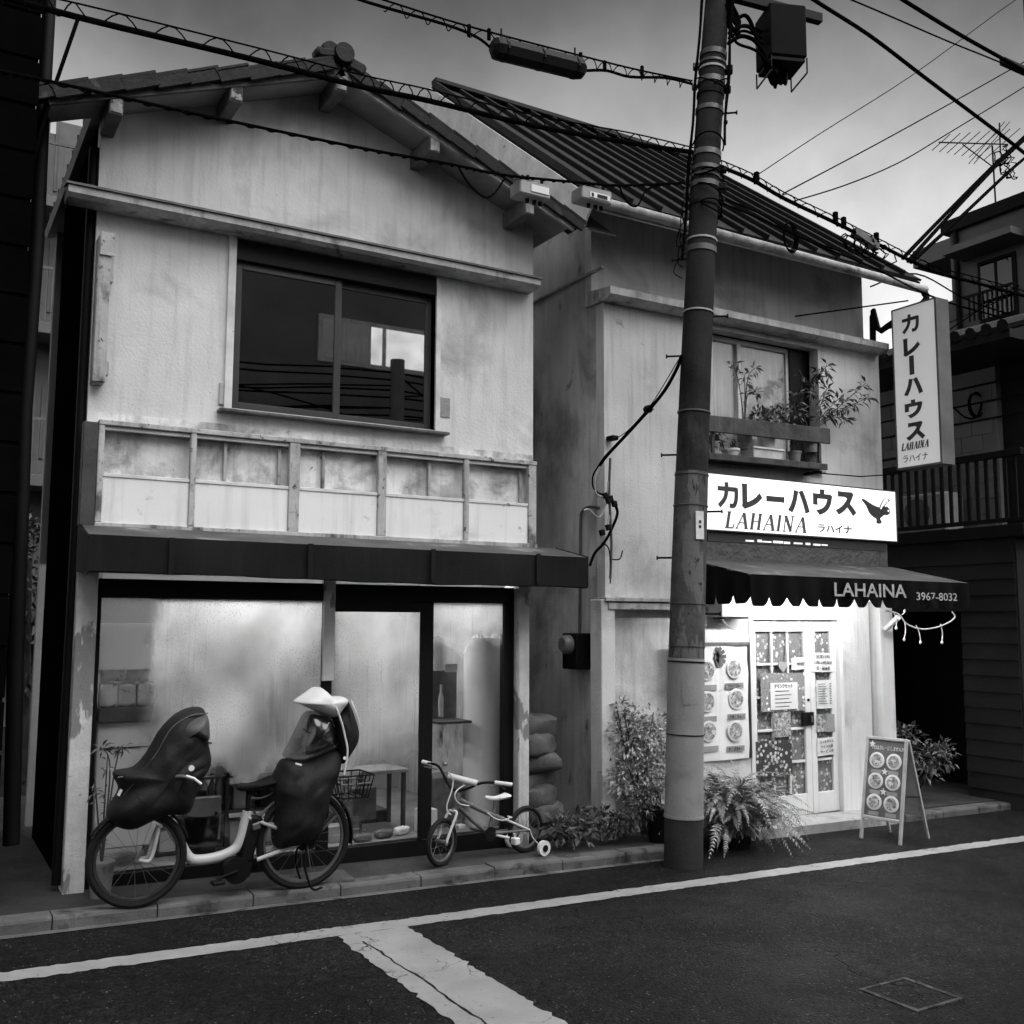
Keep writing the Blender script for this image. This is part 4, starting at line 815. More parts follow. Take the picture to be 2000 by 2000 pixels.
# ---- big menu banner left of the door
bn = thing('menu_banner', 'tall white menu banner with round dish pictures left of the door', 'banner', (6.7, 7.33, .5))
def B(u, v): return atY(u, v, 7.335)
def bc(cx, cy): return B(*dcrop(cx, cy))
a, b = bc(410, 410), bc(415, 1395); XB1 = (a.x+b.x)/2; XB0 = 6.02; m = MB(); n = 14
for i in range(n+1):
    for j in range(9): m.v.append((XB0+(XB1-XB0)*i/n, 7.335-.006*sin(i*.8+j*1.7)-.004*sin(j*2.3), b.z+(a.z-b.z)*j/8))
m.f = [(i*9+j, i*9+9+j, i*9+10+j, i*9+1+j) for i in range(n) for j in range(8)]; m.build('sheet', 'panel_white', bn, True)
MB().box(XB0, XB1+.03, 7.325, 7.36, a.z+.001, a.z+.035, .003).build('top_bar', 'galv', bn); MB().box(XB1+.004, XB1+.03, 7.325, 7.36, b.z, a.z, .003).build('side_bar', 'dark_alu', bn)
for cx, cy, txt in ((282, 608, 'ラハイナカレー'), (300, 878, 'きのこカレー'), (292, 1158, 'チーズカレー'), (45, 625, ''), (45, 900, ''), (60, 1160, '')):
    c = bc(cx, cy); r = .098
    MB().lathe((c.x, 7.325, c.z), [(r, 0), (r*.97, .004), (r*.86, .005)], 24, (0, -1, 0)).build('plate_picture', 'paper', bn); MB().lathe((c.x, 7.3195, c.z), [(r*.8, 0), (r*.8, .002)], 20, (0, -1, 0)).build('dish_picture', 'food', bn)
    MB().box(c.x-.11, c.x+.11, 7.3235, 7.327, c.z-.185, c.z-.135).build('caption_strip', 'paper_grey', bn)
    if txt: lettering(txt, bn, (c.x, 7.3205, c.z-.16), .04, 'ink', fit=(.18, .034))
c = bc(150, 510)
for k in range(7): a_ = k*.42-1.2; MB().obox((c.x+.035*cos(a_*2), 7.324, c.z+.05*sin(a_*1.6)), ((cos(a_), 0, sin(a_)), (0, 1, 0), (-sin(a_), 0, cos(a_))), (.05, .002, .017)).build('leaf_picture', 'ink_mid', bn)
# wall box above the banner, cords
wb = thing('wall_box', 'grey metal box on the lit wall above the menu banner', 'box', (6.6, 7.2, 1.8)); p = B(*dcrop(190, 80)); 
MB().box(p.x-.17, p.x+.22, 7.16, 7.36, p.z-.085, p.z+.16, .006).build('case', mat('box_grey', .38, .5, .1, 4, .03), wb); MB().box(p.x-.12, p.x+.17, 7.18, 7.34, p.z-.10, p.z-.0852).build('base', 'black', wb)
def cordthing(name, label, pts, r, material, n=6, sub=6, cat='cord', group=None):
    pts = [Vector(p) for p in pts]; o = MB().tube(smoothline(pts, sub) if sub else pts, r, n).build(name, material, None, True, loc=tuple(pts[0])); tag(o, label, cat, group); return o
cordthing('cord', 'thin cord drooping over the grey wall box', [B(*dcrop(u, v))+Vector((0, -.22, 0)) for u, v in ((310, -10), (280, 150), (200, 260), (110, 255), (40, 180))], .005, 'cable_grey')
cordthing('cord', 'thin cord drooping above the door head', [B(*dcrop(u, v))+Vector((0, -.05, 0)) for u, v in ((510, 40), (590, 180), (720, 235), (830, 180), (890, 80))], .004, 'cable_grey')
# string lights at the right end of the awning
sl = thing('string_lights', 'white string of unlit fairy lights hanging from the awning end', 'string lights', (8.9, 6.55, 1.9))
def SL(cx, cy): return atY(1380+cx*.2795, 900+cy*.2795, 6.52)
MB().tube(smoothline([SL(1240, 1045), SL(1340, 1070), SL(1400, 1140), SL(1500, 1175), SL(1600, 1165), SL(1690, 1130), SL(1735, 1090), SL(1715, 1055)], 6), .007, 6).build('wire', 'white_paint', sl, True)
for x0, y0, x1, y1 in ((1310, 1060, 1325, 1165), (1385, 1130, 1380, 1245), (1465, 1150, 1495, 1265), (1635, 1140, 1645, 1265), (1365, 1075, 1385, 1045)):
    MB().tube(smoothline([SL(x0, y0), SL((x0+x1)/2+8, (y0+y1)/2), SL(x1, y1)], 4), .005, 6).build('drop', 'white_paint', sl, True); MB().lathe(SL(x1, y1), [(.004, .012), (.012, 0), (.012, -.012), (.004, -.022)], 8).build('bulb', 'paper', sl, True)
# folded parasol roll by the pillar
MB().tube([atY(1730, 1228, 7.2), atY(1755, 1205, 6.98)], .03, 6).build('rolled_blind', 'white_paint', None, True, loc=atY(1735, 1225, 7.2)); tag(bpy.data.objects['rolled_blind'], 'short white rolled blind end by the corner pillar', 'blind')

# ================================================================== A-FRAME BOARD
ab = thing('sandwich_board', 'aluminium A-frame menu board with six round dish pictures on the road edge', 'signboard', (7.85, 6.45, G(7.85)))
fl, fr_, bl, br = atG(1678, 1637), atG(1762, 1652), atG(1752, 1632), atG(1840, 1645)
HT = .93; top0 = (fl+bl)/2+Vector((0, 0, HT)); top1 = (fr_+br)/2+Vector((0, 0, HT))
tl = atP(1690, 1434, fl, (fr_-fl).cross(Vector((.12, .3, 1))).normalized())
# front panel plane through the two feet, leaning back
ex = (fr_-fl).normalized(); back = Vector((-ex.y, ex.x, 0)); 
if back.dot(br-fr_) < 0: back = -back
W = (fr_-fl).length; lean = Vector((0, 0, 1))*.97+back*.2; lean.normalize(); fn = ex.cross(lean).normalized()
if fn.y > 0: fn = -fn
def F2(x, h, d=0.): return fl+ex*x+lean*h+fn*d
TOPH = .93
for x in (.02, W-.02): MB().bar(F2(x, 0), F2(x, TOPH), .028, .028, fn, .004).build('leg', 'alu', ab)
for h in (TOPH-.015, .20): MB().bar(F2(.035, h), F2(W-.035, h), .028, .034, fn, .004).build('frame_rail', 'alu', ab)
MB().slab([F2(.034, .215, .004), F2(W-.034, .215, .004), F2(W-.034, TOPH-.03, .004), F2(.034, TOPH-.03, .004)], .008).build('panel', 'board_print', ab)
apx = lambda x: F2(x, TOPH)
for x in (.02, W-.02):
    foot = fl+ex*x+back*.52; foot.z = G(foot.x); MB().bar(foot, apx(x)+Vector((0, 0, -.01))+back*.03, .026, .026, fn, .004).build('rear_leg', 'alu', ab)
r0, r1 = fl+ex*.03+back*.47, fl+ex*(W-.03)+back*.47; t0, t1 = apx(.03)+back*.05, apx(W-.03)+back*.05
def RR(x, t): 
    a = fl+ex*x+back*.52; a.z = G(a.x); return a.lerp(apx(x)+back*.03, t)
MB().slab([RR(.04, .22), RR(W-.04, .22), RR(W-.04, .97), RR(.04, .97)], .008).build('rear_panel', 'trim_white', ab)
MB().tube([F2(W-.02, .42), RR(W-.02, .42)], .006, 6).build('spreader', 'black', ab)
RB = Matrix((ex, lean, fn)).transposed()
def on_board(me, name, x, h, d): return piece(me, name, ab, F2(x, h, d), RB)
pl = shared(MB().lathe((0, 0, 0), [(.074, 0), (.07, .003), (.058, .004)], 24), 'plate_picture', 'paper'); ds_ = shared(MB().lathe((0, 0, 0), [(.054, 0), (.054, .002)], 20), 'dish_picture', 'food'); st_ = shared(MB().box(-.05, .05, -.018, .018, 0, .002), 'caption_strip', 'paper_grey')
for i, x in enumerate((W*.30, W*.70)):
    for j, h in enumerate((.715, .53, .34)):
        on_board(pl, 'plate_picture', x, h, .006); on_board(ds_, 'dish_picture', x, h, .0105); on_board(st_, 'caption_strip', x, h-.10, .006)
for x, h in ((W*.5, .62), (W*.5, .44), (.07, .86)):
    m = MB(); pts = [((.035 if k % 2 == 0 else .015)*sin(k*pi/5), (.035 if k % 2 == 0 else .015)*cos(k*pi/5)) for k in range(10)]
    m.add([(a, b, 0) for a, b in pts]+[(a, b, .002) for a, b in pts], [tuple(range(9, -1, -1)), tuple(range(10, 20))]+[(k, (k+1) % 10, (k+1) % 10+10, k+10) for k in range(10)]); on_board(shared(m, 'star_picture', 'paper'), 'star_picture', x, h, .006)
me = textmesh('今日はカレーにしませんか', .04, 'paper'); xs = [v.co.x for v in me.vertices]; k = (W*.78)/(max(xs)-min(xs))
for v in me.vertices: v.co.x *= k; v.co.y *= 1.15
on_board(me, 'lettering', W*.53, .815, .007)

# ================================================================== UTILITY POLE
PB = Vector((5.43, 6.51, G(5.43))); PT = Vector((6.06, 6.51, 8.35)); 
def pole_c(z): return Vector((5.425+.03*z+.0056*z*abs(z), 6.51, z))
def pole_r(z): return .152-.006*z
def zpx(v): return atY(1365, v, 6.51).z
up = thing('utility_pole', 'tall leaning concrete utility pole at the kerb in front of the restaurant', 'utility pole', PB)
MB().tube([pole_c(z) for z in (-.2, 0, 1, 2, 3, 4, 5, 6, 7, 8.35)], [pole_r(z) for z in (-.2, 0, 1, 2, 3, 4, 5, 6, 7, 8.35)], 32).build('shaft', 'pole', up, True)
def sleeve(z0, z1, dr, mt, name, n=32):
    return MB().tube([pole_c(z0), pole_c((z0+z1)/2), pole_c(z1)], [pole_r(z0)+dr, pole_r((z0+z1)/2)+dr, pole_r(z1)+dr], n).build(name, mt, up, True)
sleeve(-.15, zpx(1592), .003, 'pole_base', 'base_coat'); sleeve(zpx(1592)+.001, zpx(1285), .004, 'pole_sheet', 'wrap_sheet'); sleeve(zpx(1285)+.002, zpx(925), .003, 'pole_torn', 'torn_poster_strip')
for v, h, mt in ((1590, .02, 'pole_sheet'), (1432, .008, 'black'), (1292, .012, 'black'), (1262, .008, 'galv'), (1180, .008, 'galv'), (990, .008, 'galv'), (930, .010, 'galv'), (808, .012, 'galv'), (612, .014, 'cable_grey'), (490, .05, 'galv'), (470, .016, 'cable_grey'), (400, .03, 'black'), (362, .045, 'galv'), (345, .02, 'galv'), (330, .035, 'galv'), (300, .05, 'galv'), (212, .04, 'galv'), (180, .03, 'black'), (155, .05, 'galv'), (130, .02, 'cable_grey'), (118, .02, 'galv'), (100, .05, 'galv')):
    z = zpx(v); sleeve(z-h/2, z+h/2, .009, mt, 'band')
vdir = Vector((PB.x, PB.y, 0)).normalized(); vside = Vector((vdir.y, -vdir.x, 0))
for i, (u, v) in enumerate(((1318, 504), (1304, 695), (1297, 889), (1287, 1090), (1418, 217), (1414, 620), (1398, 1001), (1396, 1199))):
    z = zpx(v); s = -1 if u < 1350 else 1; c = pole_c(z)
    a, b = c+vside*s*(pole_r(z)-.01), c+vside*s*(pole_r(z)+.115); m = MB(); m.tube([a, b], .009, 8); m.lathe(b, [(.018, 0), (.018, .012)], 10, vside*s); m.build('step_bolt', 'black', up, True)
# fixings and lumps where the cables meet the pole
for v, s, sz in ((330, 1, .05), (345, -1, .05), (365, 1, .06), (372, -1, .05), (420, -1, .05), (170, 1, .05), (160, -1, .04), (130, 1, .06), (118, -1, .05), (235, 1, .03), (390, 1, .04)):
    z = zpx(v); c = pole_c(z)+vside*s*(pole_r(z)+.03); MB().obox(c, (vside, vdir, Vector((0, 0, 1))), (sz*.6, sz*.7, sz*.5), .008).build('clamp', 'black' if s > 0 else 'galv', up)
z = zpx(1030); c = pole_c(z); pdir = (Vector((0, 0, 0))-Vector((c.x, c.y, 0))).normalized(); pd = (pdir*.8+vside*.5).normalized(); ps = Vector((-pd.y, pd.x, 0))
pt = thing('pole_plate', 'small white number plate strapped to the utility pole', 'sign', c); pt.location = c+pd*(pole_r(z)+.012); ORG[pt.name] = Vector(pt.location)
MB().obox(c+pd*(pole_r(z)+.012), (ps, pd, Vector((0, 0, 1))), (.038, .004, .115), .002).build('plate', 'trim_white', pt)
for dz in (.03, -.01): MB().obox(c+pd*(pole_r(z)+.0185)+Vector((0, 0, dz)), (ps, pd, Vector((0, 0, 1))), (.010, .002, .010)).build('mark', 'ink', pt)
z = zpx(1375); c = pole_c(z)
for (dz0, dz1) in ((0.01, .21), (-.20, .0)):
    m = MB(); n = 8; pts = []
    for i in range(n+1):
        a_ = -.15+i*.12; d_ = (pdir*cos(a_)+vside*sin(a_)); pts.append((d_, a_))
    for d_, _ in pts: m.v += [tuple(c+d_*(pole_r(z)+.007)+Vector((0, 0, dz0))), tuple(c+d_*(pole_r(z)+.007)+Vector((0, 0, dz1)))]
    m.f = [(2*i, 2*i+1, 2*i+3, 2*i+2) for i in range(n)]; m.build('pasted_sheet', 'pole_sheet', up, True)
# wires running up the pole and wound round it
rr = random.Random(17)
for k in range(5):
    s = -1 if k < 3 else 1; z0, z1 = (4.9, 8.2) if k < 2 else (5.3+.2*k, 6.4+.3*k); pts = []
    for i in range(9):
        z = z0+(z1-z0)*i/8; pts.append(pole_c(z)+vside*s*(pole_r(z)+.02+.03*abs(noise.noise((z*1.3, k, 2))))-vdir*(.03+.02*k))
    MB().tube(smoothline(pts, 3), .009+.004*(k % 2), 6).build('riser_cable', 'cable', up, True)
for k in range(9):
    z = rr.choice((5.4, 5.55, 5.65, 5.75, 5.95, 6.5, 6.7))+rr.uniform(-.1, .1); a0 = rr.uniform(2.2, 4.2); pts = []
    for i in range(10):
        a = a0+i*.33; d_ = Vector((cos(a), sin(a), 0)); pts.append(pole_c(z)+d_*(pole_r(z)+.018+.02*sin(i*.35))+Vector((0, 0, .07*sin(i*.4+k))))
    MB().tube(smoothline(pts, 2), .007, 5).build('wound_cable', 'cable', up, True)
for k in range(6):
    z = 4.95+.1*k; q = pole_c(z)+vside*(-pole_r(z)-.01)-vdir*.04; MB().tube(smoothline([q, q+vside*-.06+Vector((0, 0, -.05)), q+vside*(-.10+.03*(k % 3))+Vector((0, 0, -.16-.02*k)), q+vside*-.03+Vector((0, 0, -.22))], 4), .0045, 5).build('loose_wire', 'cable', up, True)
# equipment box on its arm
xb = thing('pole_box', 'dark metal equipment box hung on an arm near the pole top', 'box', (6.65, 6.4, 6.86))
dx = Vector((.93, -.37, 0)).normalized(); dyb = Vector((.37, .93, 0)); cb = Vector((6.66, 6.45, 7.16))
MB().obox(cb, (dx, dyb, (0, 0, 1)), (.175, .175, .25), .012).build('case', mat('box_dark', .007, .8, .2, 3, .05, 60, .08), xb)
MB().obox(cb+Vector((0, 0, -.275)), (dx, dyb, (0, 0, 1)), (.16, .16, .018), .004).build('base_plate', 'black', xb)
MB().bar(pole_c(7.42)+dx*.05, cb+dx*.40+Vector((0, 0, .24)), .07, .09, (0, 0, 1), .005).build('arm', 'black', xb)
for s in (-1, 1):
    for e in (-1, 1): MB().tube([cb+dx*.17*s+dyb*.17*e+Vector((0, 0, -.26)), cb+dx*.17*s+dyb*.17*e+Vector((0, 0, -.40))], .008, 6).build('foot_bar', 'black', xb)
    MB().tube([cb+dx*.17*s-dyb*.17+Vector((0, 0, -.40)), cb+dx*.17*s+dyb*.17+Vector((0, 0, -.40))], .009, 6).build('foot_bar', 'galv', xb)
for k, (s, e) in enumerate(((-.08, -.05), (.05, .03), (-.02, .1))): MB().lathe(cb+dx*s+dyb*e+Vector((0, 0, -.29)), [(.02, 0), (.026, -.04), (.022, -.1), (.012, -.13)], 10).build('bushing', 'black', xb, True)
for z in (-.05, .1): MB().lathe(cb-dx*.2+Vector((0, 0, z))+dyb*.06, [(.016, 0), (.01, .02)], 8, -dx).build('knob', 'trim_white', xb)
for k in range(7):
    a = pole_c(7.25-.05*k)+vside*.1+vdir*-.05; r = .10+.022*k; mid = a+dx*(.20+.03*k)+Vector((0, 0, -.12-.05*k))
    cordthing('looped_cable', 'black cable looped between the pole and its equipment box', [a, a+dx*.08+Vector((0, 0, -.10-.03*k)), mid, cb+dx*(-.1+.04*k)+Vector((0, 0, -.42)), cb+dx*(-.08+.03*k)+Vector((0, 0, -.30))] if k < 4 else [a+Vector((0, 0, .3)), a+dx*.12+Vector((0, 0, .05)), a+dx*.02+Vector((0, 0, -.06)), a+dx*.16+Vector((0, 0, .02)), cb-dx*.19+Vector((0, 0, .1-.06*k+.2))], .013 if k % 2 else .018, 'cable', cat='cable', group='cables looped below the pole box')
# ================================================================== OVERHEAD CABLES
def cpx(pts, Y): return [atY(u, v, Y) for u, v in pts]
def lash(pts, r, amp, loops, ofs=Vector((0, 0, -.05))):
    """thin wire wound loosely round a straight run"""
    out = []; n = loops*8; a, b = Vector(pts[0]), Vector(pts[-1]); S = [Vector(p) for p in pts]
    for i in range(n+1):
        t = i/n*(len(S)-1); k = min(int(t), len(S)-2); q = S[k].lerp(S[k+1], t-k); ph = i/8*2*pi
        out.append(q+ofs*(.5+.5*cos(ph))*1.4+Vector((0, amp*sin(ph), 0)))
    return out
m1 = cpx([(-60, -25), (150, 33), (503, 118), (700, 168), (838, 197), (1045, 246), (1230, 279), (1352, 297)], 6.36)
c1 = thing('cable_run', 'thick lashed overhead cable crossing in front of the left gable', 'cable', m1[2])
MB().tube(smoothline(m1, 4), .020, 8).build('cable', 'cable', c1, True)
ms = [p+Vector((0, -.02, .075 if 0 < i < len(m1)-1 else .03)) for i, p in enumerate(m1)]
MB().tube(smoothline(ms, 4), .006, 6).build('messenger_wire', 'cable', c1, True); MB().tube(lash(ms, 0, .03, 26, Vector((0, 0, -.075))), .005, 5).build('lashing', 'cable', c1, True)
m2 = cpx([(-60, 128), (98, 159), (400, 226), (700, 288), (882, 321), (987, 342), (1139, 357), (1212, 362), (1338, 357)], 6.42)
c2 = thing('cable_run', 'thinner twisted cable sagging below the thick one, carrying two grey boxes', 'cable', m2[2])
MB().tube(smoothline(m2, 4), .011, 8).build('cable', 'cable', c2, True); MB().tube(lash(m2, 0, .012, 60, Vector((0, 0, -.012))), .005, 5).build('lashing', 'cable', c2, True)
MB().tube(smoothline(cpx([(895, 325), (915, 358), (945, 385), (965, 378), (985, 350)], 6.42), 5), .008, 6).build('slack_loop', 'cable', c2, True)
MB().tube(smoothline(cpx([(1210, 365), (1225, 395), (1245, 402), (1262, 372), (1290, 362)], 6.42), 5), .008, 6).build('slack_loop', 'cable', c2, True)
for (u0, v0, u1, v1, tx, lb) in ((1018, 350, 1073, 392, 'a', 'grey terminal box with paper label hung on the cable at the left roof corner'), (1138, 362, 1193, 402, 'b', 'grey terminal box with black marks hung on the cable beside the metal roof')):
    a, b = atY(u0, v0, 6.44), atY(u1, v1, 6.44); t = thing('terminal_box', lb, 'box', ((a.x+b.x)/2, 6.44, b.z), 'terminal boxes on the cable')
    MB().box(a.x-.02, b.x, 6.42, 6.58, b.z, a.z, .01).build('case', mat('termbox', .30, .5, .12, 4, .05), t)
    for x in (.25, .75): MB().box(a.x+(b.x-a.x)*x-.008, a.x+(b.x-a.x)*x+.008, 6.44, 6.46, a.z, a.z+.05).build('hanger', 'black', t)
    for x in (.35, .6, .8): MB().lathe((a.x+(b.x-a.x)*x, 6.5, b.z), [(.016, 0), (.016, -.03)], 8).build('gland', 'black', t)
    if tx == 'a': MB().box(a.x+(b.x-a.x)*.30, a.x+(b.x-a.x)*.92, 6.413, 6.42, b.z+.03, b.z+.085).build('paper_label', 'paper', t)
    else:
        MB().box(a.x+(b.x-a.x)*.2, a.x+(b.x-a.x)*.9, 6.413, 6.42, b.z+.02, b.z+.065).build('paper_label', 'paper', t); MB().box(a.x+(b.x-a.x)*.45, a.x+(b.x-a.x)*.8, 6.409, 6.413, b.z+.027, b.z+.055).build('mark', 'ink', t); MB().box(a.x+(b.x-a.x)*.25, a.x+(b.x-a.x)*.32, 6.409, 6.413, b.z+.027, b.z+.055).build('mark', 'ink', t)
m3 = cpx([(560, -60), (750, 0), (914, 51), (1135, 109), (1253, 138), (1352, 158)], 6.46)
c3 = thing('cable_run', 'upper overhead cable carrying the long black closure', 'cable', m3[2])
MB().tube(smoothline(m3, 4), .008, 6).build('messenger_wire', 'cable', c3, True)
lo = cpx([(560, -50), (720, 5), (870, 48), (930, 72), (957, 92)], 6.46); MB().tube(smoothline(lo, 4), .012, 6).build('cable', 'cable', c3, True)
lo = cpx([(1142, 138), (1185, 138), (1230, 150), (1300, 152), (1352, 164)], 6.46); MB().tube(smoothline(lo, 4), .012, 6).build('cable', 'cable', c3, True); MB().tube(lash(m3[1:], 0, .03, 16, Vector((0, 0, -.06))), .0045, 5).build('lashing', 'cable', c3, True)
for u, v in ((916, 58), (955, 66), (1134, 112), (1181, 128), (1254, 138)): q = atY(u, v, 6.46); MB().box(q.x-.012, q.x+.012, 6.45, 6.47, q.z-.05, q.z+.04).build('hanger', 'cable', c3)
a, b = atY(960, 92, 6.46), atY(1140, 137, 6.46); t = thing('cable_closure', 'long black cable closure hanging from the upper cable', 'cable closure', (a+b)/2)
d = (b-a).normalized(); L = (b-a).length; mm = MB(); mm.lathe(a, [(.045, 0), (.082, .03), (.088, .06), (.088, L-.06), (.082, L-.03), (.05, L)], 8, d); mm.build('shell', 'black', t)
for f in (.12, .5, .88): MB().lathe(a+d*L*f, [(.091, 0), (.091, .015)], 12, d).build('strap', 'black', t)
for f in (.1, .9): q = a+d*L*f; MB().tube([q+Vector((0, 0, .07)), q+Vector((0, 0, .17))], .008, 6).build('hook', 'black', t)
# right of the pole
m4 = cpx([(1395, 318), (1409, 326), (1470, 352), (1532, 388), (1625, 432), (1717, 478), (1780, 510), (1843, 536), (1920, 556), (2080, 600)], 6.5)
c4 = thing('cable_run', 'lashed cable bundle running down along the restaurant eave', 'cable', m4[4])
MB().tube(smoothline(m4, 4), .018, 8).build('cable', 'cable', c4, True); ms = [p+Vector((0, 0, .06)) for p in m4]; MB().tube(smoothline(ms, 3), .006, 6).build('messenger_wire', 'cable', c4, True); MB().tube(lash(ms, 0, .03, 22, Vector((0, 0, -.06))), .005, 5).build('lashing', 'cable', c4, True)
for u, v in ((1478, 355), (1632, 432), (1648, 442), (1712, 472)): q = atY(u, v, 6.5); MB().box(q.x-.02, q.x+.02, 6.48, 6.52, q.z-.02, q.z+.09, .004).build('clip', 'cable', c4)
lp = thing('cable_bundle', 'tangle of wire loops hanging under the cable near the eave end', 'cable', atY(1690, 470, 6.5))
rr = random.Random(3); m = MB()
for k in range(9):
    u0 = 1645+k*9; c = atY(u0+10, 470+k*3.5, 6.5); R = rr.uniform(.06, .12)
    m.tube([c+Vector((R*1.4*cos(a), rr.uniform(-.03, .03), R*.8*sin(a))) for a in [j*2*pi/12 for j in range(12)]], .007, 5, closed=True)
m.build('loops', 'cable', lp, True); MB().obox(atY(1690, 468, 6.52), ((.96, 0, -.28), (0, 1, 0), (.28, 0, .96)), (.17, .04, .045), .01).build('splice_case', 'galv', lp)
cl = thing('cable_coil', 'coil of slack cable hanging below the restaurant eave', 'cable', atY(1540, 465, 6.8)); m = MB()
for k in range(4): c = atY(1541+k*3, 462, 6.78); m.tube([c+Vector((.075*cos(a)*(1+.08*k), .01*k, .13*sin(a)*(1+.06*k))) for a in [j*2*pi/16 for j in range(16)]], .007, 5, closed=True)
m.build('coil', 'cable', cl, True); MB().tube(smoothline(cpx([(1420, 390), (1480, 415), (1530, 445), (1560, 462), (1640, 490)], 6.78), 4), .009, 6).build('tail', 'cable', cl, True)
cordthing('overhead_cable', 'lower cable below the restaurant eave running from the pole to the right', cpx([(1405, 395), (1480, 425), (1600, 480), (1700, 520), (1850, 590), (2080, 650)], 6.75), .010, 'cable', cat='cable')
for lab, pts, Y_, r in (('thick twisted cable descending from the top edge to the far pole', [(1560, -25), (1590, 0), (1698, 69), (1807, 152), (1952, 261), (2040, 330)], 9, .030),
        ('thick cable in the top right corner of the sky', [(1700, -40), (1764, 0), (1870, 65), (2000, 138), (2080, 185)], 8, .028), ('thin cable below the thick one in the top right corner', [(1640, -10), (1730, 28), (1850, 80), (1977, 132), (2070, 180)], 8.4, .012),
        ('highest of the thin wires rising to the right above the metal roof', [(1470, 348), (1600, 262), (1780, 148), (1945, 27), (2020, -25)], 12, .009), ('middle of the thin wires rising to the right above the metal roof', [(1528, 379), (1700, 288), (1860, 200), (1977, 134), (2060, 88)], 12.4, .013),
        ('lowest of the thin wires rising to the right above the metal roof', [(1550, 393), (1650, 362), (1753, 319), (1843, 266), (2000, 170), (2060, 130)], 12.8, .013)):
    cordthing('overhead_cable', lab, cpx(pts, Y_), r, 'cable', cat='cable', sub=4)
E0_ = Vector((9.15, 7.0, 5.45))
for k, (lab, pts) in enumerate((('upper service cable from the eave end up to the far pole', [(1764, 504), (1840, 425), (1945, 319), (2035, 235)]), ('middle service cable from the eave end up to the far pole', [(1774, 510), (1860, 415), (1960, 310), (2040, 240)]), ('lower service cable from the eave end up to the far pole', [(1780, 512), (1870, 430), (1981, 326), (2045, 275)]))):
    cordthing('overhead_cable', lab, [atY(u, v, 7.0+i*.9) for i, (u, v) in enumerate(pts)], .024, 'cable', cat='cable', sub=4)
cordthing('overhead_cable', 'cable passing behind the upright sign towards the apartment block', cpx([(1700, 560), (1790, 535), (1900, 590), (2060, 640)], 9.6), .012, 'cable', cat='cable')
cordthing('overhead_cable', 'cable rising in front of the dark apartment block', cpx([(1790, 690), (1860, 640), (1960, 575), (2060, 520)], 10.2), .012, 'cable', cat='cable')
cordthing('overhead_cable', 'thin wire along the apartment block side', cpx([(1800, 655), (1900, 610), (2050, 545)], 10.3), .008, 'cable', cat='cable')
cordthing('guy_wire', 'steep stay wire beside the left eave', cpx([(154, 30), (147, 52), (95, 205), (60, 330)], 7.0), .013, 'cable', cat='wire', sub=3)
# far pole on the right with the antenna on a mast in front
fp = thing('utility_pole', 'far dark utility pole at the right edge of the view', 'utility pole', (14.6, 9.2, -.3))
q = atY(2045, 700, 9.6); MB().tube([(q.x, 9.6, -.4), (q.x+.05, 9.6, 12.5)], [.13, .10], 14).build('shaft', 'black', fp, True); MB().box(q.x-.8, q.x+.6, 9.55, 9.65, 10.9, 11.0).build('cross_arm', 'black', fp)
fp.location = (q.x, 9.6, -.4); d_ = Vector((14.6, 9.2, -.3))-Vector((q.x, 9.6, -.4))
for ch in fp.children: ch.location = ch.location+d_
m = MB(); rr = random.Random(5)
tb = thing('cable_bundle', 'knot of wire loops at the far pole on the right', 'cable', atY(1965, 320, 9.4))
for k in range(8): c = atY(1960+rr.uniform(-12, 18), 318+rr.uniform(-25, 30), 9.35); R = rr.uniform(.06, .14); m.tube([c+Vector((R*cos(a), rr.uniform(-.05, .05), R*sin(a))) for a in [j*2*pi/12 for j in range(12)]], .010, 5, closed=True)
m.build('loops', 'cable', tb, True)
AY = 11.0; at_ = thing('tv_antenna', 'rooftop yagi television antenna on a thin mast at the right', 'antenna', atY(1950, 470, AY))
MB().tube([atY(1954, 560, AY), atY(1938, 285, AY)], .016, 8).build('mast', 'black', at_, True); MB().tube([atY(1952, 240, AY), atY(1954, 300, AY)], .014, 8).build('mast', 'black', at_, True); MB().tube([atY(1834, 278, AY), atY(1968, 282, AY)], .014, 8).build('boom', 'black', at_, True); MB().tube([atY(1880, 282, AY), atY(1938, 325, AY)], .011, 8).build('strut', 'black', at_, True)
for k in range(8):
    c = atY(1838+k*17, 278+k*.5, AY); l_ = .20+.03*k; dd = Vector((.5, -.55, .62)).normalized(); MB().tube([c-dd*l_, c+dd*l_], .008, 6).build('element', 'black', at_, True)
for s in (0, .05):
    a, b = atY(1892+s*200, 320, AY), atY(1962+s*200, 238, AY); MB().tube([a, b], .008, 6).build('reflector', 'black', at_, True)
# ---- service drop and wiring at the corner pillar
sd = [(1331, 695), (1322, 720), (1300, 760), (1275, 792), (1250, 820), (1215, 858), (1185, 890), (1172, 908)]
cordthing('service_cable', 'black service cable swooping from the pole to the restaurant corner', [atY(u, v, 6.5+.75*i/7) for i, (u, v) in enumerate(sd)], .016, 'cable', cat='cable')
cordthing('service_wire', 'thin wire beside the black service cable', [atY(u, v, 6.48+.75*i/4) for i, (u, v) in enumerate([(1328, 698), (1285, 770), (1265, 798), (1225, 842), (1192, 862)])], .004, 'cable', cat='cable')
q = atY(1266, 799, 6.9); il = thing('insulator', 'small dark cable insulator on the service cable', 'insulator', q); MB().lathe(q, [(.02, -.04), (.035, -.02), (.035, .02), (.02, .04)], 12, (.4, -.9, .1)).build('body', 'black', il, True); MB().lathe(q+Vector((.02, -.04, 0)), [(.016, 0), (.016, .012)], 10, (.4, -.9, .1)).build('eye', 'trim_white', il, True)
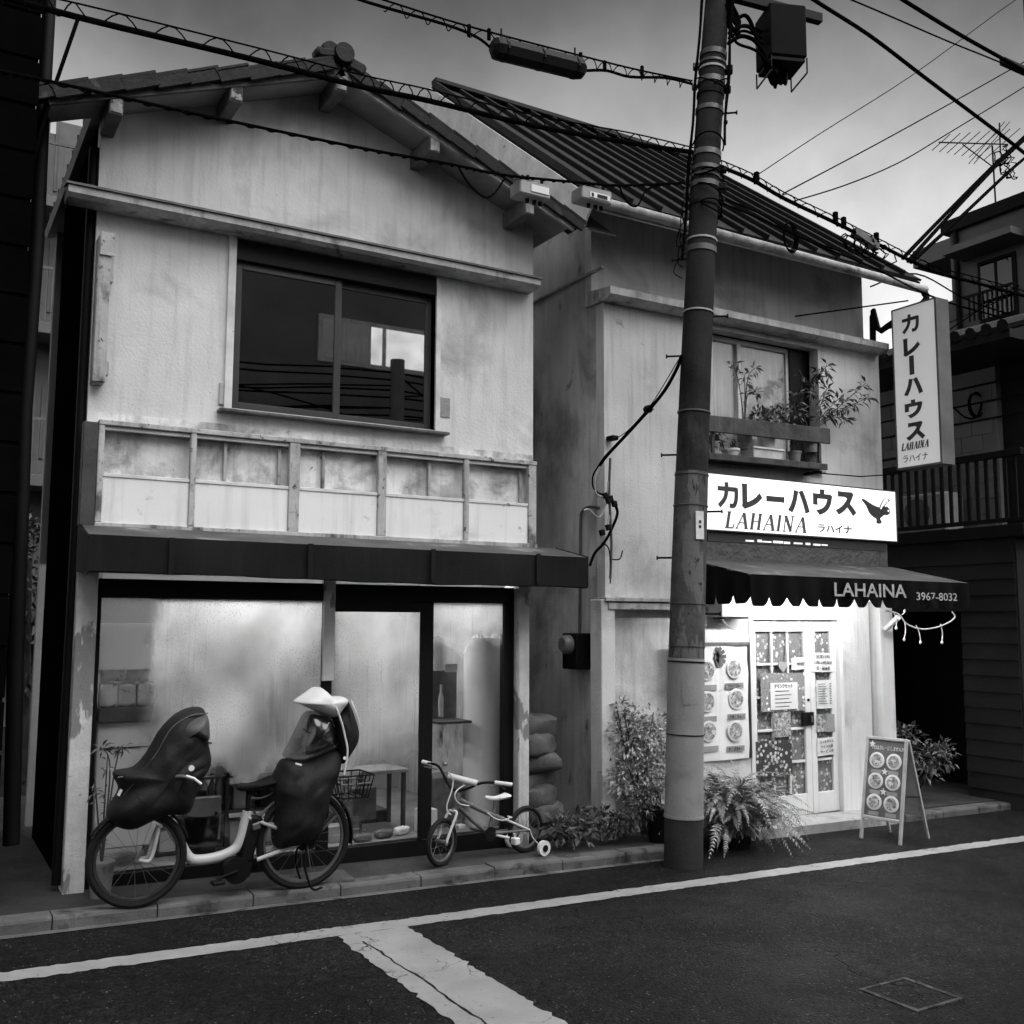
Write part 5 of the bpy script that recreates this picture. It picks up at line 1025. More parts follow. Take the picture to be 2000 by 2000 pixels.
q = atY(1196, 856, 7.3); hk = thing('wall_hook', 'rusty cable hook on the restaurant corner wall', 'hook', q); MB().obox(q, ((1, 0, 0), (0, 1, 0), (0, 0, 1)), (.035, .05, .02), .006).build('hook', 'black', hk)
wr_ = thing('pillar_wiring', 'tangle of white and black wires down the restaurant corner', 'wiring', (5.2, 7.3, 2.1))
for pts, r, mt in (([(1172, 908), (1162, 935), (1165, 965), (1185, 972)], .010, 'cable_grey'), ([(1170, 908), (1158, 930), (1160, 955), (1180, 968)], .007, 'cable'), ([(1185, 970), (1192, 1000), (1182, 1035), (1172, 1050)], .009, 'cable_grey'), ([(1195, 975), (1206, 1000), (1196, 1030), (1180, 1060), (1162, 1080), (1152, 1105)], .013, 'cable'), ([(1192, 895), (1190, 960), (1194, 1060), (1192, 1130)], .012, 'galv'), ([(1188, 940), (1183, 985), (1170, 1010), (1150, 995), (1140, 997)], .007, 'cable_grey'), ([(1175, 1060), (1190, 1075), (1192, 1140)], .006, 'cable'), ([(1192, 1092), (1210, 1092), (1216, 1075)], .006, 'cable')):
    MB().tube(smoothline([atY(u, v, 7.26) for u, v in pts], 5), r, 6).build('wire', mt, wr_, True)
for u, v in ((1182, 968), (1192, 974), (1200, 984), (1188, 978), (1176, 1040), (1188, 1030)): MB().obox(atY(u, v, 7.25), ((1, 0, .3), (0, 1, 0), (-.3, 0, 1)), (.022, .02, .025), .006).build('connector', 'black', wr_)
# conduit and meter on the side wall
cd = thing('conduit', 'thin grey conduit on the shaded side wall of the restaurant', 'pipe', (5.27, 7.7, 1.3))
cp = [atX(1170, 992, 5.27), atX(1150, 990, 5.27), atX(1137, 1000, 5.27), atX(1134, 1020, 5.27), atX(1133, 1130, 5.27), atX(1132, 1238, 5.27)]
MB().tube(smoothline(cp, 4), .013, 8).build('pipe', 'galv', cd, True)
q = atX(1137, 1265, 5.27); mt_ = thing('electric_meter', 'dark electricity meter on the shaded side wall', 'meter', q)
MB().box(5.13, 5.285, q.y-.12, q.y+.12, q.z-.19, q.z+.13, .01).build('case', 'black', mt_); MB().lathe((5.14, q.y, q.z+.03), [(.085, 0), (.085, .06), (.06, .09)], 16, (-1, 0, 0)).build('dial', mat('meter_grey', .14, .35, .2, 4, .02), mt_, True)

# ================================================================== SANDBAGS in the gap
rr = random.Random(11); bz = G(4.8)+.08
def sack(x, y, z, lx, ly, lz, rz, label, mt='sack', e=.55, ez=.6):
    m = MB(); nu, nv = 20, 11
    for j in range(nv+1):
        th = pi*j/nv
        for i in range(nu):
            ph = 2*pi*i/nu; cx_ = abs(cos(ph))**e*math.copysign(1, cos(ph)); sy_ = abs(sin(ph))**e*math.copysign(1, sin(ph))
            f = 1+.20*noise.noise((cx_*1.6+x*17, sy_*1.6+z*23, th*1.3))+.05*noise.noise((cx_*5, sy_*5+z*9, th*4)); p = Vector((lx*cx_*sin(th)**ez*f, ly*sy_*sin(th)**ez*f, lz*abs(cos(th))**ez*math.copysign(1, cos(th))*(1+.3*noise.noise((cx_*3, sy_*3+z*5, 7)))))
            m.v.append(tuple(Matrix.Rotation(rz, 3, 'Z') @ p+Vector((x, y, z))))
    m.f = [(j*nu+i, j*nu+(i+1) % nu, (j+1)*nu+(i+1) % nu, (j+1)*nu+i) for j in range(nv) for i in range(nu)]
    return m
words_ = ['bottom', 'second', 'third', 'fourth', 'fifth', 'sixth', 'top']
for k in range(7):
    m = sack(4.70+rr.uniform(-.05, .04)-(.05 if k > 4 else 0), 7.56+rr.uniform(-.05, .03), bz+.085+k*.142, rr.uniform(.18, .22), .17, rr.uniform(.085, .105), rr.uniform(-.5, .5), '')
    o = m.build('sandbag', 'sack', None, True, loc=(4.70, 7.56, bz+k*.148)); tag(o, f'lumpy sandbag, {words_[k]} of the stack wedged in the gap between the houses' if k in (0, 6) else f'lumpy sandbag, {words_[k]} from the ground in the stack between the houses', 'sandbag', 'sandbags stacked between the houses')
# white hose in the gap
cordthing('hose', 'thin pale hose hanging down beside the right shop pillar', cpx([(1040, 1153), (1026, 1175), (1022, 1215), (1030, 1245), (1026, 1290), (1022, 1320)], 7.42), .007, 'cable_grey')
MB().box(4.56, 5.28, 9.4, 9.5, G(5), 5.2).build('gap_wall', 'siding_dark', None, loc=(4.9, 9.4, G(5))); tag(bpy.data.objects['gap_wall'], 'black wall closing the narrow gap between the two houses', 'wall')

# ================================================================== INTERIOR THINGS behind the left shop glass
def I(u, v, Y=7.55): return atY(u, v, Y)
FZ = .12
def box_thing(name, label, cat, u0, v0, u1, v1, Y, d, mt, group=None, b=.006):
    a, bq = I(u0, v0, Y), I(u1, v1, Y); z0 = max(FZ, min(a.z, bq.z)); t = thing(name, label, cat, ((a.x+bq.x)/2, Y, z0), group); MB().box(a.x, bq.x, Y, Y+d, z0, max(a.z, bq.z), b).build('body', mt, t); return t, a.x, bq.x, z0, max(a.z, bq.z)
t, x0, x1, z0, z1 = box_thing('wall_paper', 'blank white paper stuck inside the left shop pane', 'paper', 197, 1217, 296, 1307, 7.425, .004, 'paper_lit')
t, x0, x1, z0, z1 = box_thing('cabinet', 'pale cabinet with dark top behind the left pane', 'cabinet', 190, 1412, 303, 1650, 7.52, .4, 'paper', b=.01)
MB().box(x0, x1+.03, 7.47, 7.93, z1, z1+.10, .006).build('top', 'dark_wood', t); MB().box(x0+.02, x1-.02, 7.512, 7.52, z1-.18, z1-.17).build('drawer_gap', 'ink', t)
shelf_z = z1+.10; rr = random.Random(4); k = 0
for row, (n_, zz) in enumerate(((3, 0), (2, .15))):
    for i in range(n_):
        x = x0+.07+i*(.125 if row == 0 else .16)+row*.03; m = sack(x, 7.58, shelf_z+.08+zz, .062 if row == 0 else .085, .06, .082 if row == 0 else .055, rr.uniform(-.2, .2), '', e=.3, ez=.28)
        o = m.build('goods_bag', mat('bag%d' % (k % 3), (.62, .45, .55)[k % 3], .3, .25, 14, .3, 30, .5, stains=((.2, 18, .6, .64),)), None, True, loc=(x, 7.58, shelf_z+zz)); tag(o, ('plastic goods bag at the left of the lower row on the cabinet', 'dark-edged plastic goods bag in the middle of the lower row on the cabinet', 'plump plastic goods bag at the right of the lower row on the cabinet', 'crumpled goods bag at the left of the upper row on the cabinet', 'printed goods bag at the right of the upper row on the cabinet')[k], 'bag', 'goods bags on the cabinet'); k += 1
# round white column, shelf, slippers, table, bin and other things low down
q = I(942, 1500, 7.75); t = thing('column', 'round white board column behind the right shop pane', 'column', (q.x, 7.75, FZ)); MB().lathe((q.x, 7.75, FZ), [(.165, 0), (.165, I(942, 1245, 7.75).z-FZ)], 20).build('shaft', 'paper', t, True)
m = MB(); leaves(m, (q.x-.0, 7.75, I(942, 1225, 7.75).z), .13, 160, .06, (1.2, .8, .6)); tag(m.build('dry_plant', 'leaf_dark', None, kind=None, loc=(q.x, 7.75, I(942, 1245, 7.75).z)), 'dark bushy plant on top of the round white column', 'plant')
q = I(745, 1500, 7.9); t = thing('low_table', 'low table with pale top behind the sliding door', 'table', (q.x, 8.0, FZ)); MB().box(q.x-.22, q.x+.22, 7.85, 8.2, I(745, 1503, 7.9).z-.03, I(745, 1503, 7.9).z, .005).build('top', 'paper_grey', t)
for sx in (-.19, .19):
    for y in (7.88, 8.17): MB().box(q.x+sx-.015, q.x+sx+.015, y-.015, y+.015, FZ, I(745, 1503, 7.9).z-.03).build('leg', 'dark_wood', t)
t, *_ = box_thing('cardboard_box', 'small dark box on the floor behind the sliding door', 'box', 690, 1540, 735, 1600, 7.8, .25, 'ink_mid')
for k, (u, v, lab) in enumerate(((708, 1637, 'left dark slipper on the shop floor'), (755, 1642, 'right dark slipper on the shop floor'), (795, 1632, 'white crumpled cloth on the shop floor'))):
    q = I(u, v, 7.55); m = MB(); m.v = []; n_ = 14
    S = sack(q.x, 7.56+.05*k, FZ+.03, .075, .045, .03, .3*k, '', ''); o = S.build('slipper' if k < 2 else 'cloth', 'ink_mid' if k < 2 else 'paper', None, True, loc=(q.x, 7.56, FZ)); tag(o, lab, 'slipper' if k < 2 else 'cloth')
q = I(400, 1620, 7.62); t = thing('waste_bin', 'dark round bin behind the bicycle inside the shop', 'bin', (q.x, 7.7, FZ)); MB().lathe((q.x, 7.7, FZ), [(.10, 0), (.125, .27), (.13, .27), (.13, .29), (.115, .29), (.11, .25)], 18).build('body', 'black', t, True)
t, *_ = box_thing('carton', 'grey carton with bottles standing behind the bicycle frame', 'carton', 368, 1560, 430, 1640, 7.75, .3, 'paper_grey')
for i in range(4):
    q = I(385+i*16, 1545, 7.8); h = .22+.03*(i % 2); o = MB().lathe((q.x, 7.85, q.z-.1), [(.028, 0), (.03, .12), (.012, .17), (.012, h)], 12).build('bottle', mat('bottle%d' % (i % 2), (.06, .3)[i % 2], .15, .2, 8, 0, 60, .6), None, True, loc=(q.x, 7.85, q.z-.1)); tag(o, ('dark bottle at the left end of the carton', 'pale bottle second in the carton', 'dark bottle third in the carton', 'pale bottle at the right end of the carton')[i], 'bottle', 'bottles in the grey carton')
q = I(492, 1530, 7.8); t = thing('picture_frame', 'white framed dark picture standing low inside the shop', 'frame', (q.x, 7.8, FZ)); a, b = I(488, 1505, 7.9), I(560, 1522, 7.9); MB().box(a.x, b.x, 7.9, 7.93, b.z-.10, a.z, .004).build('frame', 'paper', t); MB().box(a.x+.02, b.x-.02, 7.894, 7.9, b.z-.08, a.z-.02).build('picture', 'ink', t)
q = I(867, 1320, 7.62); t = thing('hanging_card', 'small white card behind the right shop pane', 'card', (q.x, 7.6, I(867, 1312, 7.6).z)); a, b = I(869, 1297, 7.6), I(893, 1312, 7.6); MB().box(a.x, b.x, 7.6, 7.603, b.z, a.z).build('sheet', 'paper', t)
a, b = I(858, 1322, 7.6), I(868, 1400, 7.6); o = MB().lathe((I(863, 1400, 7.6).x, 7.62, b.z), [(.022, 0), (.024, .14), (.010, .2), (.012, .26)], 12).build('spray_bottle', mat('bottle_clear', .4, .2, .2, 9, 0, 60, .5), None, True, loc=(I(863, 1400, 7.6).x, 7.62, b.z)); tag(o, 'pale spray bottle behind the right shop pane', 'bottle')
a, b = I(850, 1402, 7.66), I(915, 1406, 7.66); t = thing('wall_shelf', 'shelf with small goods behind the right shop pane', 'shelf', ((a.x+b.x)/2, 7.7, b.z)); MB().box(a.x, b.x, 7.6, 7.9, b.z-.02, b.z-.001).build('board', 'dark_wood', t); MB().box(a.x, b.x, 7.88, 7.9, b.z, b.z+.4).build('back_board', 'ink_mid', t)
t, *_ = box_thing('crate', 'dark storage crate low behind the right shop pane', 'crate', 850, 1520, 905, 1600, 7.7, .3, 'ink_mid')
t, *_ = box_thing('bench', 'low dark bench along the shop floor behind the sliding door', 'bench', 560, 1600, 760, 1618, 8.2, .3, 'dark_wood')
gs = thing('goods_shelf', 'low crowded goods shelf behind the bicycle inside the shop', 'shelf', (2.1, 7.95, FZ)); rr = random.Random(77)
for z in (FZ+.02, .40, .66): MB().box(1.62, 2.66, 7.78, 8.1, z-.02, z, .003).build('board', 'dark_wood', gs)
for x in (1.62, 2.14, 2.66): MB().box(x-.012, x+.012, 7.78, 8.1, FZ, .68).build('upright', 'dark_wood', gs)
for z, h in ((FZ+.021, .24), (.401, .22), (.661, .2)):
    x = 1.67
    while x < 2.58:
        w_ = rr.uniform(.05, .13); hh = h*rr.uniform(.45, .95); k = rr.random(); mt = rr.choice(('paper', 'paper_grey', 'ink_mid', 'ink', 'pot_white', 'cable_grey'))
        if k < .55: MB().box(x, x+w_, 7.80+rr.uniform(0, .05), 7.98, z, z+hh, .004).build('packet', mt, gs)
        else: MB().lathe((x+w_/2, 7.88, z), [(w_*.42, 0), (w_*.45, hh*.6), (w_*.2, hh*.8), (w_*.2, hh)], 12).build('jar', mt, gs, True)
        x += w_+rr.uniform(.004, .03)
for k, (x, y, mt, lab) in enumerate(((2.95, 7.62, 'paper_grey', 'small grey carton on the shop floor by the door edge'), (3.12, 7.78, 'ink_mid', 'dark carton behind the small grey carton on the shop floor'), (3.72, 7.60, 'paper', 'white carton on the floor behind the right pane'))):
    t = thing('carton', lab, 'carton', (x, y, FZ)); MB().box(x-.07, x+.07, y, y+.14, FZ, FZ+.12+.03*k, .004).build('body', mt, t); MB().box(x-.071, x+.071, y-.002, y, FZ+.05, FZ+.06).build('tape', 'cable_grey', t)
# ================================================================== PLANTS
rr = random.Random(21)
def frondmesh(L, droop, seed):
    r = random.Random(seed); m = MB(); n = 24; pts = [Vector((L*(t*.9), 0, L*(.75*t-droop*t*t)))for t in [i/n for i in range(n+1)]]
    m.tube(pts, [.0035*(1-.7*i/n) for i in range(n+1)], 4)
    for i in range(2, n+1):
        d = (pts[i]-pts[i-1]).normalized(); l_ = r.uniform(.035, .055)*sin(pi*min(.98, i/n*.9+.1))**.6*L/.5
        for s in (-1, 1):
            sd_ = Vector((d.x*.5, s*.9, d.z*.5+r.uniform(-.55, .25))).normalized(); b = pts[i]; w_ = d*.0075
            m.add([b-w_, b+sd_*l_*.5-w_*1.1, b+sd_*l_+Vector((0, 0, -.01)), b+sd_*l_*.5+w_*1.1, b+w_], [(0, 1, 3, 4), (1, 2, 3)])
    return shared(m, 'frond', 'frond')
fm = [frondmesh(.36+.06*i, .70+.14*(i % 4), i) for i in range(7)]
fx, fy = 6.27, 6.88; fe = thing('fern', 'large arching fern clump at the foot of the utility pole', 'fern', (fx, fy, G(fx)))
for i in range(285):
    a_ = rr.uniform(0, 2*pi); el = rr.uniform(-.45, 1.15); s = rr.uniform(.5, .92); rad = rr.uniform(0, .26)
    piece(rr.choice(fm), 'frond', fe, (fx+rad*1.6*cos(a_), fy+rad*.7*sin(a_), G(fx)+.14+rr.uniform(0, .28)), (rr.uniform(-.5, .5), -el*.8+.05, a_), (s, s, s))
m = MB(); leaves(m, (fx+.10, fy-.02, G(fx)+.30), .33, 3000, .075, (1.3, .8, .95), .45, rr, .15, .2); m.build('foliage', 'frond', fe, kind='stuff')
MB().lathe((fx, fy, G(fx)), [(.15, 0), (.17, .10), (.16, .11)], 16).build('pot', 'black', fe, True)
def plant(name, label, cat, base, blobs, lmat, lsize, stems=5, hang=.2, group=None, seed=1, pot=None):
    r = random.Random(seed); t = thing(name, label, cat, base, group); b = Vector(base); m = MB()
    for c, R, n, sq in blobs: leaves(m, Vector(c), R, n, lsize, sq, hang, r, .2)
    m.build('foliage', lmat, t, kind='stuff'); m = MB()
    for i in range(stems):
        c, R, n, sq = r.choice(blobs); e = Vector(c)+Vector((r.uniform(-.6, .6)*R*sq[0], r.uniform(-.5, .5)*R*sq[1], r.uniform(-.2, .8)*R*sq[2])); m.tube(smoothline([b+Vector((r.uniform(-.03, .03), r.uniform(-.02, .02), .02)), b.lerp(e, .5)+Vector((r.uniform(-.05, .05), 0, .03)), e], 4), [.006]*9, 5)
    m.build('stems', 'stem', t)
    if pot: MB().lathe(b+Vector((0, 0, -pot[1])), [(pot[0]*.72, 0), (pot[0], pot[1]), (pot[0]*1.08, pot[1]), (pot[0]*1.08, pot[1]+.02), (pot[0]*.9, pot[1]+.02), (pot[0]*.88, pot[1]-.01)], 16).build('pot', pot[2], t, True)
    return t
plant('shrub', 'pale-leaved bushy shrub in the porch corner behind the pole', 'shrub', (5.58, 7.22, P(5.6)), [((5.44, 7.22, .86), .26, 800, (1, .6, 1)), ((5.66, 7.22, .80), .31, 1100, (1.05, .6, 1)), ((5.45, 7.2, .50), .29, 900, (1.15, .6, 1)), ((5.72, 7.2, .50), .28, 800, (1, .7, 1)), ((5.36, 7.24, 1.08), .12, 120, (1, .7, 1))], 'leaf_pale', .05, 12, .1, seed=2)
plant('potted_plant', 'dark leafy plant in a black pot left of the pole foot', 'plant', (5.60, 7.02, P(5.6)+.26), [((5.44, 7.02, .33), .22, 260, (1.2, .7, .8)), ((5.32, 7.0, .2), .17, 160, (1.3, .7, .7))], 'leaf_dark', .055, 6, .3, seed=3, pot=(.13, .26, 'black'))
plant('ground_plant', 'low broad-leaved plant at the kerb beside the training wheel', 'plant', (4.72, 7.08, P(4.7)), [((4.62, 7.06, .16), .16, 90, (1.2, .7, .9)), ((4.80, 7.08, .13), .17, 90, (1.1, .7, .8))], 'leaf_dark', .085, 8, -.1, seed=4)
plant('ground_plant', 'low dark plant spreading at the foot of the corner pillar', 'plant', (5.08, 7.12, P(5.1)), [((5.02, 7.1, .18), .2, 200, (1.3, .7, .8)), ((5.2, 7.08, .14), .15, 130, (1.2, .7, .8))], 'leaf_dark', .06, 8, .0, seed=5)
plant('shrub', 'leafy shrub in the dark behind the A-frame board', 'shrub', (9.55, 7.62, P(9.5)), [((9.45, 7.62, .55), .26, 300, (1, .8, 1)), ((9.60, 7.45, .35), .26, 300, (1, .9, 1)), ((9.7, 7.3, .42), .18, 160, (1, .8, 1))], 'leaf_mid', .07, 12, .1, seed=6)
# things on the plant rail
def WP(u, v, Y=7.24): return atY(u, v, Y)
sz = 3.36
for u, lab, blobs, lm, ls, pot, sd_ in (
        (1395, 'trailing leafy pot plant at the left end of the rail shelf', [((-.02, 0, .10), .15, 170, (1.2, .6, .8)), ((.0, -.05, .0), .10, 70, (1.3, .5, .8))], 'leaf_mid', .055, (.06, .12, 'pot_white'), 31),
        (1428, 'shallow white bowl pot with small sprouts on the rail shelf', [((.02, 0, .08), .06, 30, (1, .6, 1))], 'leaf_mid', .04, (.085, .07, 'pot_white'), 32),
        (1553, 'short clay pot with a thin stalk on the rail shelf', [((.0, 0, .10), .05, 14, (.8, .6, 1.2))], 'leaf_dark', .04, (.065, .12, 'pot'), 33),
        (1585, 'small plain pot with drooping grass at the right end of the shelf', [((.0, 0, .03), .07, 50, (1, .7, .7))], 'leaf_dark', .05, (.055, .11, 'pot'), 34)):
    p = WP(u, 880); base = Vector((p.x, 7.25, sz+pot[1])); plant('potted_plant', lab, 'plant', base, [(base+Vector(c), R, n, sq) for c, R, n, sq in blobs], lm, ls, 4, .2, 'pots on the plant rail', sd_, pot)
t = thing('planter_box', 'long white planter box in the middle of the rail shelf', 'planter', (WP(1490, 890).x, 7.25, sz)); a, b = WP(1462, 885).x, WP(1515, 885).x; m = MB(); m.add([(a, 7.17, sz), (b, 7.17, sz), (b, 7.33, sz), (a, 7.33, sz), (a-.015, 7.155, sz+.12), (b+.015, 7.155, sz+.12), (b+.015, 7.345, sz+.12), (a-.015, 7.345, sz+.12)], [(0, 1, 5, 4), (1, 2, 6, 5), (2, 3, 7, 6), (3, 0, 4, 7), (0, 3, 2, 1), (4, 5, 6, 7)]); m.build('trough', 'pot_white', t); MB().box(a-.025, b+.025, 7.145, 7.17, sz+.105, sz+.125, .003).build('rim', 'pot_white', t)
bx = WP(1500, 800).x
plant('potted_plant', 'bushy flowering plant above the middle of the plant rail', 'plant', (bx, 7.27, sz+.26), [((bx-.09, 7.26, 3.80), .12, 130, (1.1, .7, .8)), ((bx+.14, 7.26, 3.83), .15, 190, (1.1, .7, .8)), ((bx+.28, 7.24, 3.77), .08, 60, (1, .7, .8))], 'leaf_mid', .06, 8, .0, 'pots on the plant rail', 41, (.09, .14, 'pot_white'))
# tall seedling left and the spreading shrub right
def branchy(name, label, base, tips, lm, ls, nl, seed):
    r = random.Random(seed); t = thing(name, label, 'plant', base); b = Vector(base); ms, ml = MB(), MB()
    for mid, tip, k in tips:
        pts = smoothline([b, Vector(mid), Vector(tip)], 6); ms.tube(pts, [.007*(1-.6*i/len(pts)) for i in range(len(pts))], 5)
        for j in range(nl):
            q = pts[int(len(pts)*(k+(1-k)*r.random())) if k < 1 else -1] if True else None; d = Vector((r.uniform(-1, 1), r.uniform(-.6, .3), r.uniform(-.7, .5))); leaf(ml, q+d*.05*r.random(), d, ls*r.uniform(.7, 1.3), r, .3)
    ms.build('stems', 'stem', t); ml.build('foliage', lm, t, kind='stuff'); MB().lathe(b+Vector((0, 0, -.2)), [(.06, 0), (.08, .2), (.085, .2), (.085, .22), (.07, .22)], 14).build('pot', 'pot', t, True); return t
def W3(cx, cy, Y=7.2): return atY(1300+cx*.3623, 650+cy*.3623, Y)
branchy('seedling', 'tall thin seedling with drooping leaves in the left of the upstairs window', W3(425, 520, 7.28), [(W3(428, 350), W3(425, 230), .5), (W3(400, 300), W3(365, 170), .7), (W3(440, 260), W3(480, 190), .6), (W3(440, 340), W3(490, 320), .5)], 'leaf_mid', .085, 16, 51)
branchy('spreading_shrub', 'wiry shrub reaching out to the right of the upstairs window', W3(780, 540, 7.2), [(W3(740, 420), W3(735, 230), .3), (W3(790, 330), W3(870, 170), .45), (W3(780, 300), W3(830, 200), .5), (W3(850, 440), W3(960, 330), .4), (W3(900, 430), W3(1080, 270), .55), (W3(920, 440), W3(1100, 340), .6), (W3(860, 460), W3(975, 460), .6), (W3(840, 380), W3(870, 300), .4), (W3(700, 430), W3(705, 330), .3)], 'leaf_dark', .095, 34, 52)
q = I(205, 1560, 7.1); branchy('stalk_plant', 'thin dark stalk plant behind the front bicycle wheel', (q.x, 7.12, P(1.2)+.2), [(atY(205, 1560, 7.12), atY(210, 1478, 7.12), .3), (atY(190, 1580, 7.12), atY(185, 1520, 7.12), .3), (atY(225, 1500, 7.12), atY(240, 1455, 7.12), .6), (atY(215, 1500, 7.12), atY(195, 1458, 7.12), .7)], 'leaf_dark', .06, 14, 53)
# ================================================================== BICYCLES
def wheel(parent, c, R, axis, tyre_w=.024, rimmat='metal', spokes=18, gap=None):
    c = Vector(c); ax = Vector(axis).normalized(); u = ax.orthogonal().normalized(); u = (Vector((0, 0, 1))-ax*ax.z).normalized(); w_ = ax.cross(u); n = 40
    ring = lambda r: [c+(u*cos(2*pi*k/n)+w_*sin(2*pi*k/n))*r for k in range(n)]
    o = MB().tube(ring(R-tyre_w*.6), tyre_w, 8, closed=True).build('wheel', 'rubber', parent, True)
    MB().tube(ring(R-tyre_w*1.75), tyre_w*.52, 6, closed=True).build('rim', rimmat, o, True)
    m = MB()
    for k in range(spokes):
        a = 2*pi*k/spokes; s = 1 if k % 2 else -1; d = u*cos(a)+w_*sin(a); d2 = u*cos(a+.5*s)+w_*sin(a+.5*s); m.tube([c+d2*.022+ax*.025*s, c+d*(R-tyre_w*1.8)], .0016, 4)
    m.build('spokes', 'metal', o); MB().tube([c-ax*.05, c+ax*.05], .02, 10).build('hub', 'galv', o, True); return o
BYk = 6.80
def b3(u, v, dy=0.): return atY(u, v, BYk)+Vector((0, dy, 0))
def c7(cx, cy, dy=0.): return b3(cx*.3623, 1300+cy*.3623, dy)
def c4_(cx, cy, dy=0.): return b3(430+cx*.238, 1320+cy*.238, dy)
RWc = Vector((atY(593, 1650, BYk).x, BYk, P(2.4)+.315)); FWc = Vector((atY(265, 1708, BYk).x, BYk-.02, P(1.3)+.29))
bk = thing('mother_bicycle', 'pale-framed bicycle with two covered child seats parked before the steamed shopfront', 'bicycle', (1.85, BYk, P(1.85)))
wheel(bk, RWc, .315, (0, 1, 0)); wheel(bk, FWc, .29, (.05, 1, 0), rimmat='rim_dark')
fr = MB(); 
fr.tube(smoothline([c7(862, 815), c7(905, 850), c7(965, 945), c7(1015, 1030), c7(1070, 1048), c7(1180, 1030), c7(1265, 990), c7(1300, 930), c7(1320, 850), c7(1335, 785)], 5), .033, 12)
fr.build('frame', 'bike_frame', bk, True)
for s in (-.055, .055):
    MB().tube([c7(1376, 1040, s*.7), RWc+Vector((0, s*1.2, 0))], .014, 8).build('chain_stay', 'bike_frame', bk, True); MB().tube([c7(1330, 815, s*.5), RWc+Vector((-.02, s*1.2, .02))], .011, 8).build('seat_stay', 'bike_frame', bk, True)
MB().tube([c7(1335, 800), c7(1480, 862)], .014, 8).build('seat_bridge', 'bike_frame', bk, True); MB().tube([c7(1395, 810), c7(1480, 735)], .010, 8).build('rack_stay', 'metal', bk, True); MB().tube([c4_(780, 1320), c4_(1080, 1020)], .009, 8).build('rack_stay', 'metal', bk, True); MB().tube([c4_(790, 1340, .1), c4_(1085, 1030, .1)], .009, 8).build('rack_stay', 'metal', bk, True)
MB().tube([c7(1330, 790), c7(1345, 700)], .014, 8).build('seat_post', 'black', bk, True)
MB().tube([c7(862, 830), c7(850, 760), c7(840, 640)], .02, 8).build('head_tube', 'black', bk, True)
for s in (-.045, .045): MB().tube(smoothline([c7(852, 870, s*.4), c7(835, 930, s), c7(800, 1040, s), FWc+Vector((0, s*1.1, 0))], 4), .012, 8).build('fork_blade', 'bike_frame', bk, True)
# mudguards
def guard(c, R, a0, a1, name, w_=.055):
    m = MB(); n = 18
    for i in range(n+1):
        a = a0+(a1-a0)*i/n; d = Vector((cos(a), 0, sin(a)))
        for s, rr_ in ((-1, R), (-.5, R+.012), (.5, R+.012), (1, R)): m.v.append(tuple(c+d*rr_+Vector((0, s*w_/2, 0))))
    m.f = [(4*i+k, 4*i+k+1, 4*i+k+5, 4*i+k+4) for i in range(n) for k in range(3)]; m.build(name, 'black', bk, True)
guard(RWc, .335, -.2, 2.2, 'rear_mudguard'); guard(FWc, .31, .3, 2.6, 'front_mudguard')
# saddle
def saddle(parent, nose, tail, wd, h, mt, up=Vector((0, 0, 1))):
    nose, tail = Vector(nose), Vector(tail); d = (tail-nose); L = d.length; d.normalize(); s = d.cross(up).normalized(); m = MB(); n, k = 12, 10
    for i in range(n+1):
        t = i/n; w_ = wd*(.2+.8*max(0, (t-.25)/.75)**1.3)*(1 if t < .93 else .8); w_ = w_*(.5 if t == 0 else 1); hh = h*(.75+.35*t)*(.6 if i in (0, n) else 1); c = nose+d*L*t+up*(.012*sin(pi*t*1.3)*-1+.02*t)
        for j in range(k): a = 2*pi*j/k; m.v.append(tuple(c+s*w_*cos(a)+up*hh*(sin(a) if sin(a) > 0 else sin(a)*.9)))
    m.f = [(i*k+j, i*k+(j+1) % k, (i+1)*k+(j+1) % k, (i+1)*k+j) for i in range(n) for j in range(k)]+[tuple(range(k)), tuple(range(n*k, n*k+k))]
    return m.build('saddle', mt, parent, True)
sdl = saddle(bk, c7(1275, 655), c7(1475, 645), .095, .035, 'black'); MB().tube(smoothline([c7(1350, 712), c7(1400, 715), c7(1455, 695), c7(1475, 680)], 4), .006, 6).build('saddle_rail', 'metal', sdl, True)
# motor, battery, crank, stand
MB().obox(c7(1270, 1090), ((.97, 0, -.2), (0, 1, 0), (.2, 0, .97)), (.10, .05, .07), .03).build('motor_unit', 'black', bk, True); MB().obox(c7(1345, 930), ((.25, 0, .97), (0, 1, 0), (-.97, 0, .25)), (.15, .045, .05), .02).build('battery', 'black', bk, True); MB().obox(c7(1370, 860, -.02), ((.9, 0, .2), (0, 1, 0), (-.2, 0, .9)), (.03, .04, .025), .008).build('lock', 'galv', bk)
ck = c7(1265, 1095); MB().lathe(ck+Vector((0, -.055, 0)), [(.085, 0), (.085, .006)], 24, (0, -1, 0)).build('chain_wheel', 'black', bk); MB().tube([ck+Vector((0, -.07, 0)), c7(1150, 1140, -.07)], .010, 8).build('crank', 'black', bk); MB().obox(c7(1150, 1150, -.11), ((1, 0, 0), (0, 1, 0), (0, 0, 1)), (.04, .035, .012), .006).build('pedal', 'black', bk); MB().tube([ck+Vector((0, .07, 0)), ck+Vector((.13, .07, -.03))], .010, 8).build('crank', 'black', bk); MB().obox(ck+Vector((.14, .11, -.03)), ((1, 0, 0), (0, 1, 0), (0, 0, 1)), (.04, .035, .012), .006).build('pedal', 'black', bk)
MB().box(RWc.x-.05, RWc.x+.06, BYk-.06, BYk-.035, RWc.z-.06, RWc.z+.02, .01).build('gear_case', 'black', bk)
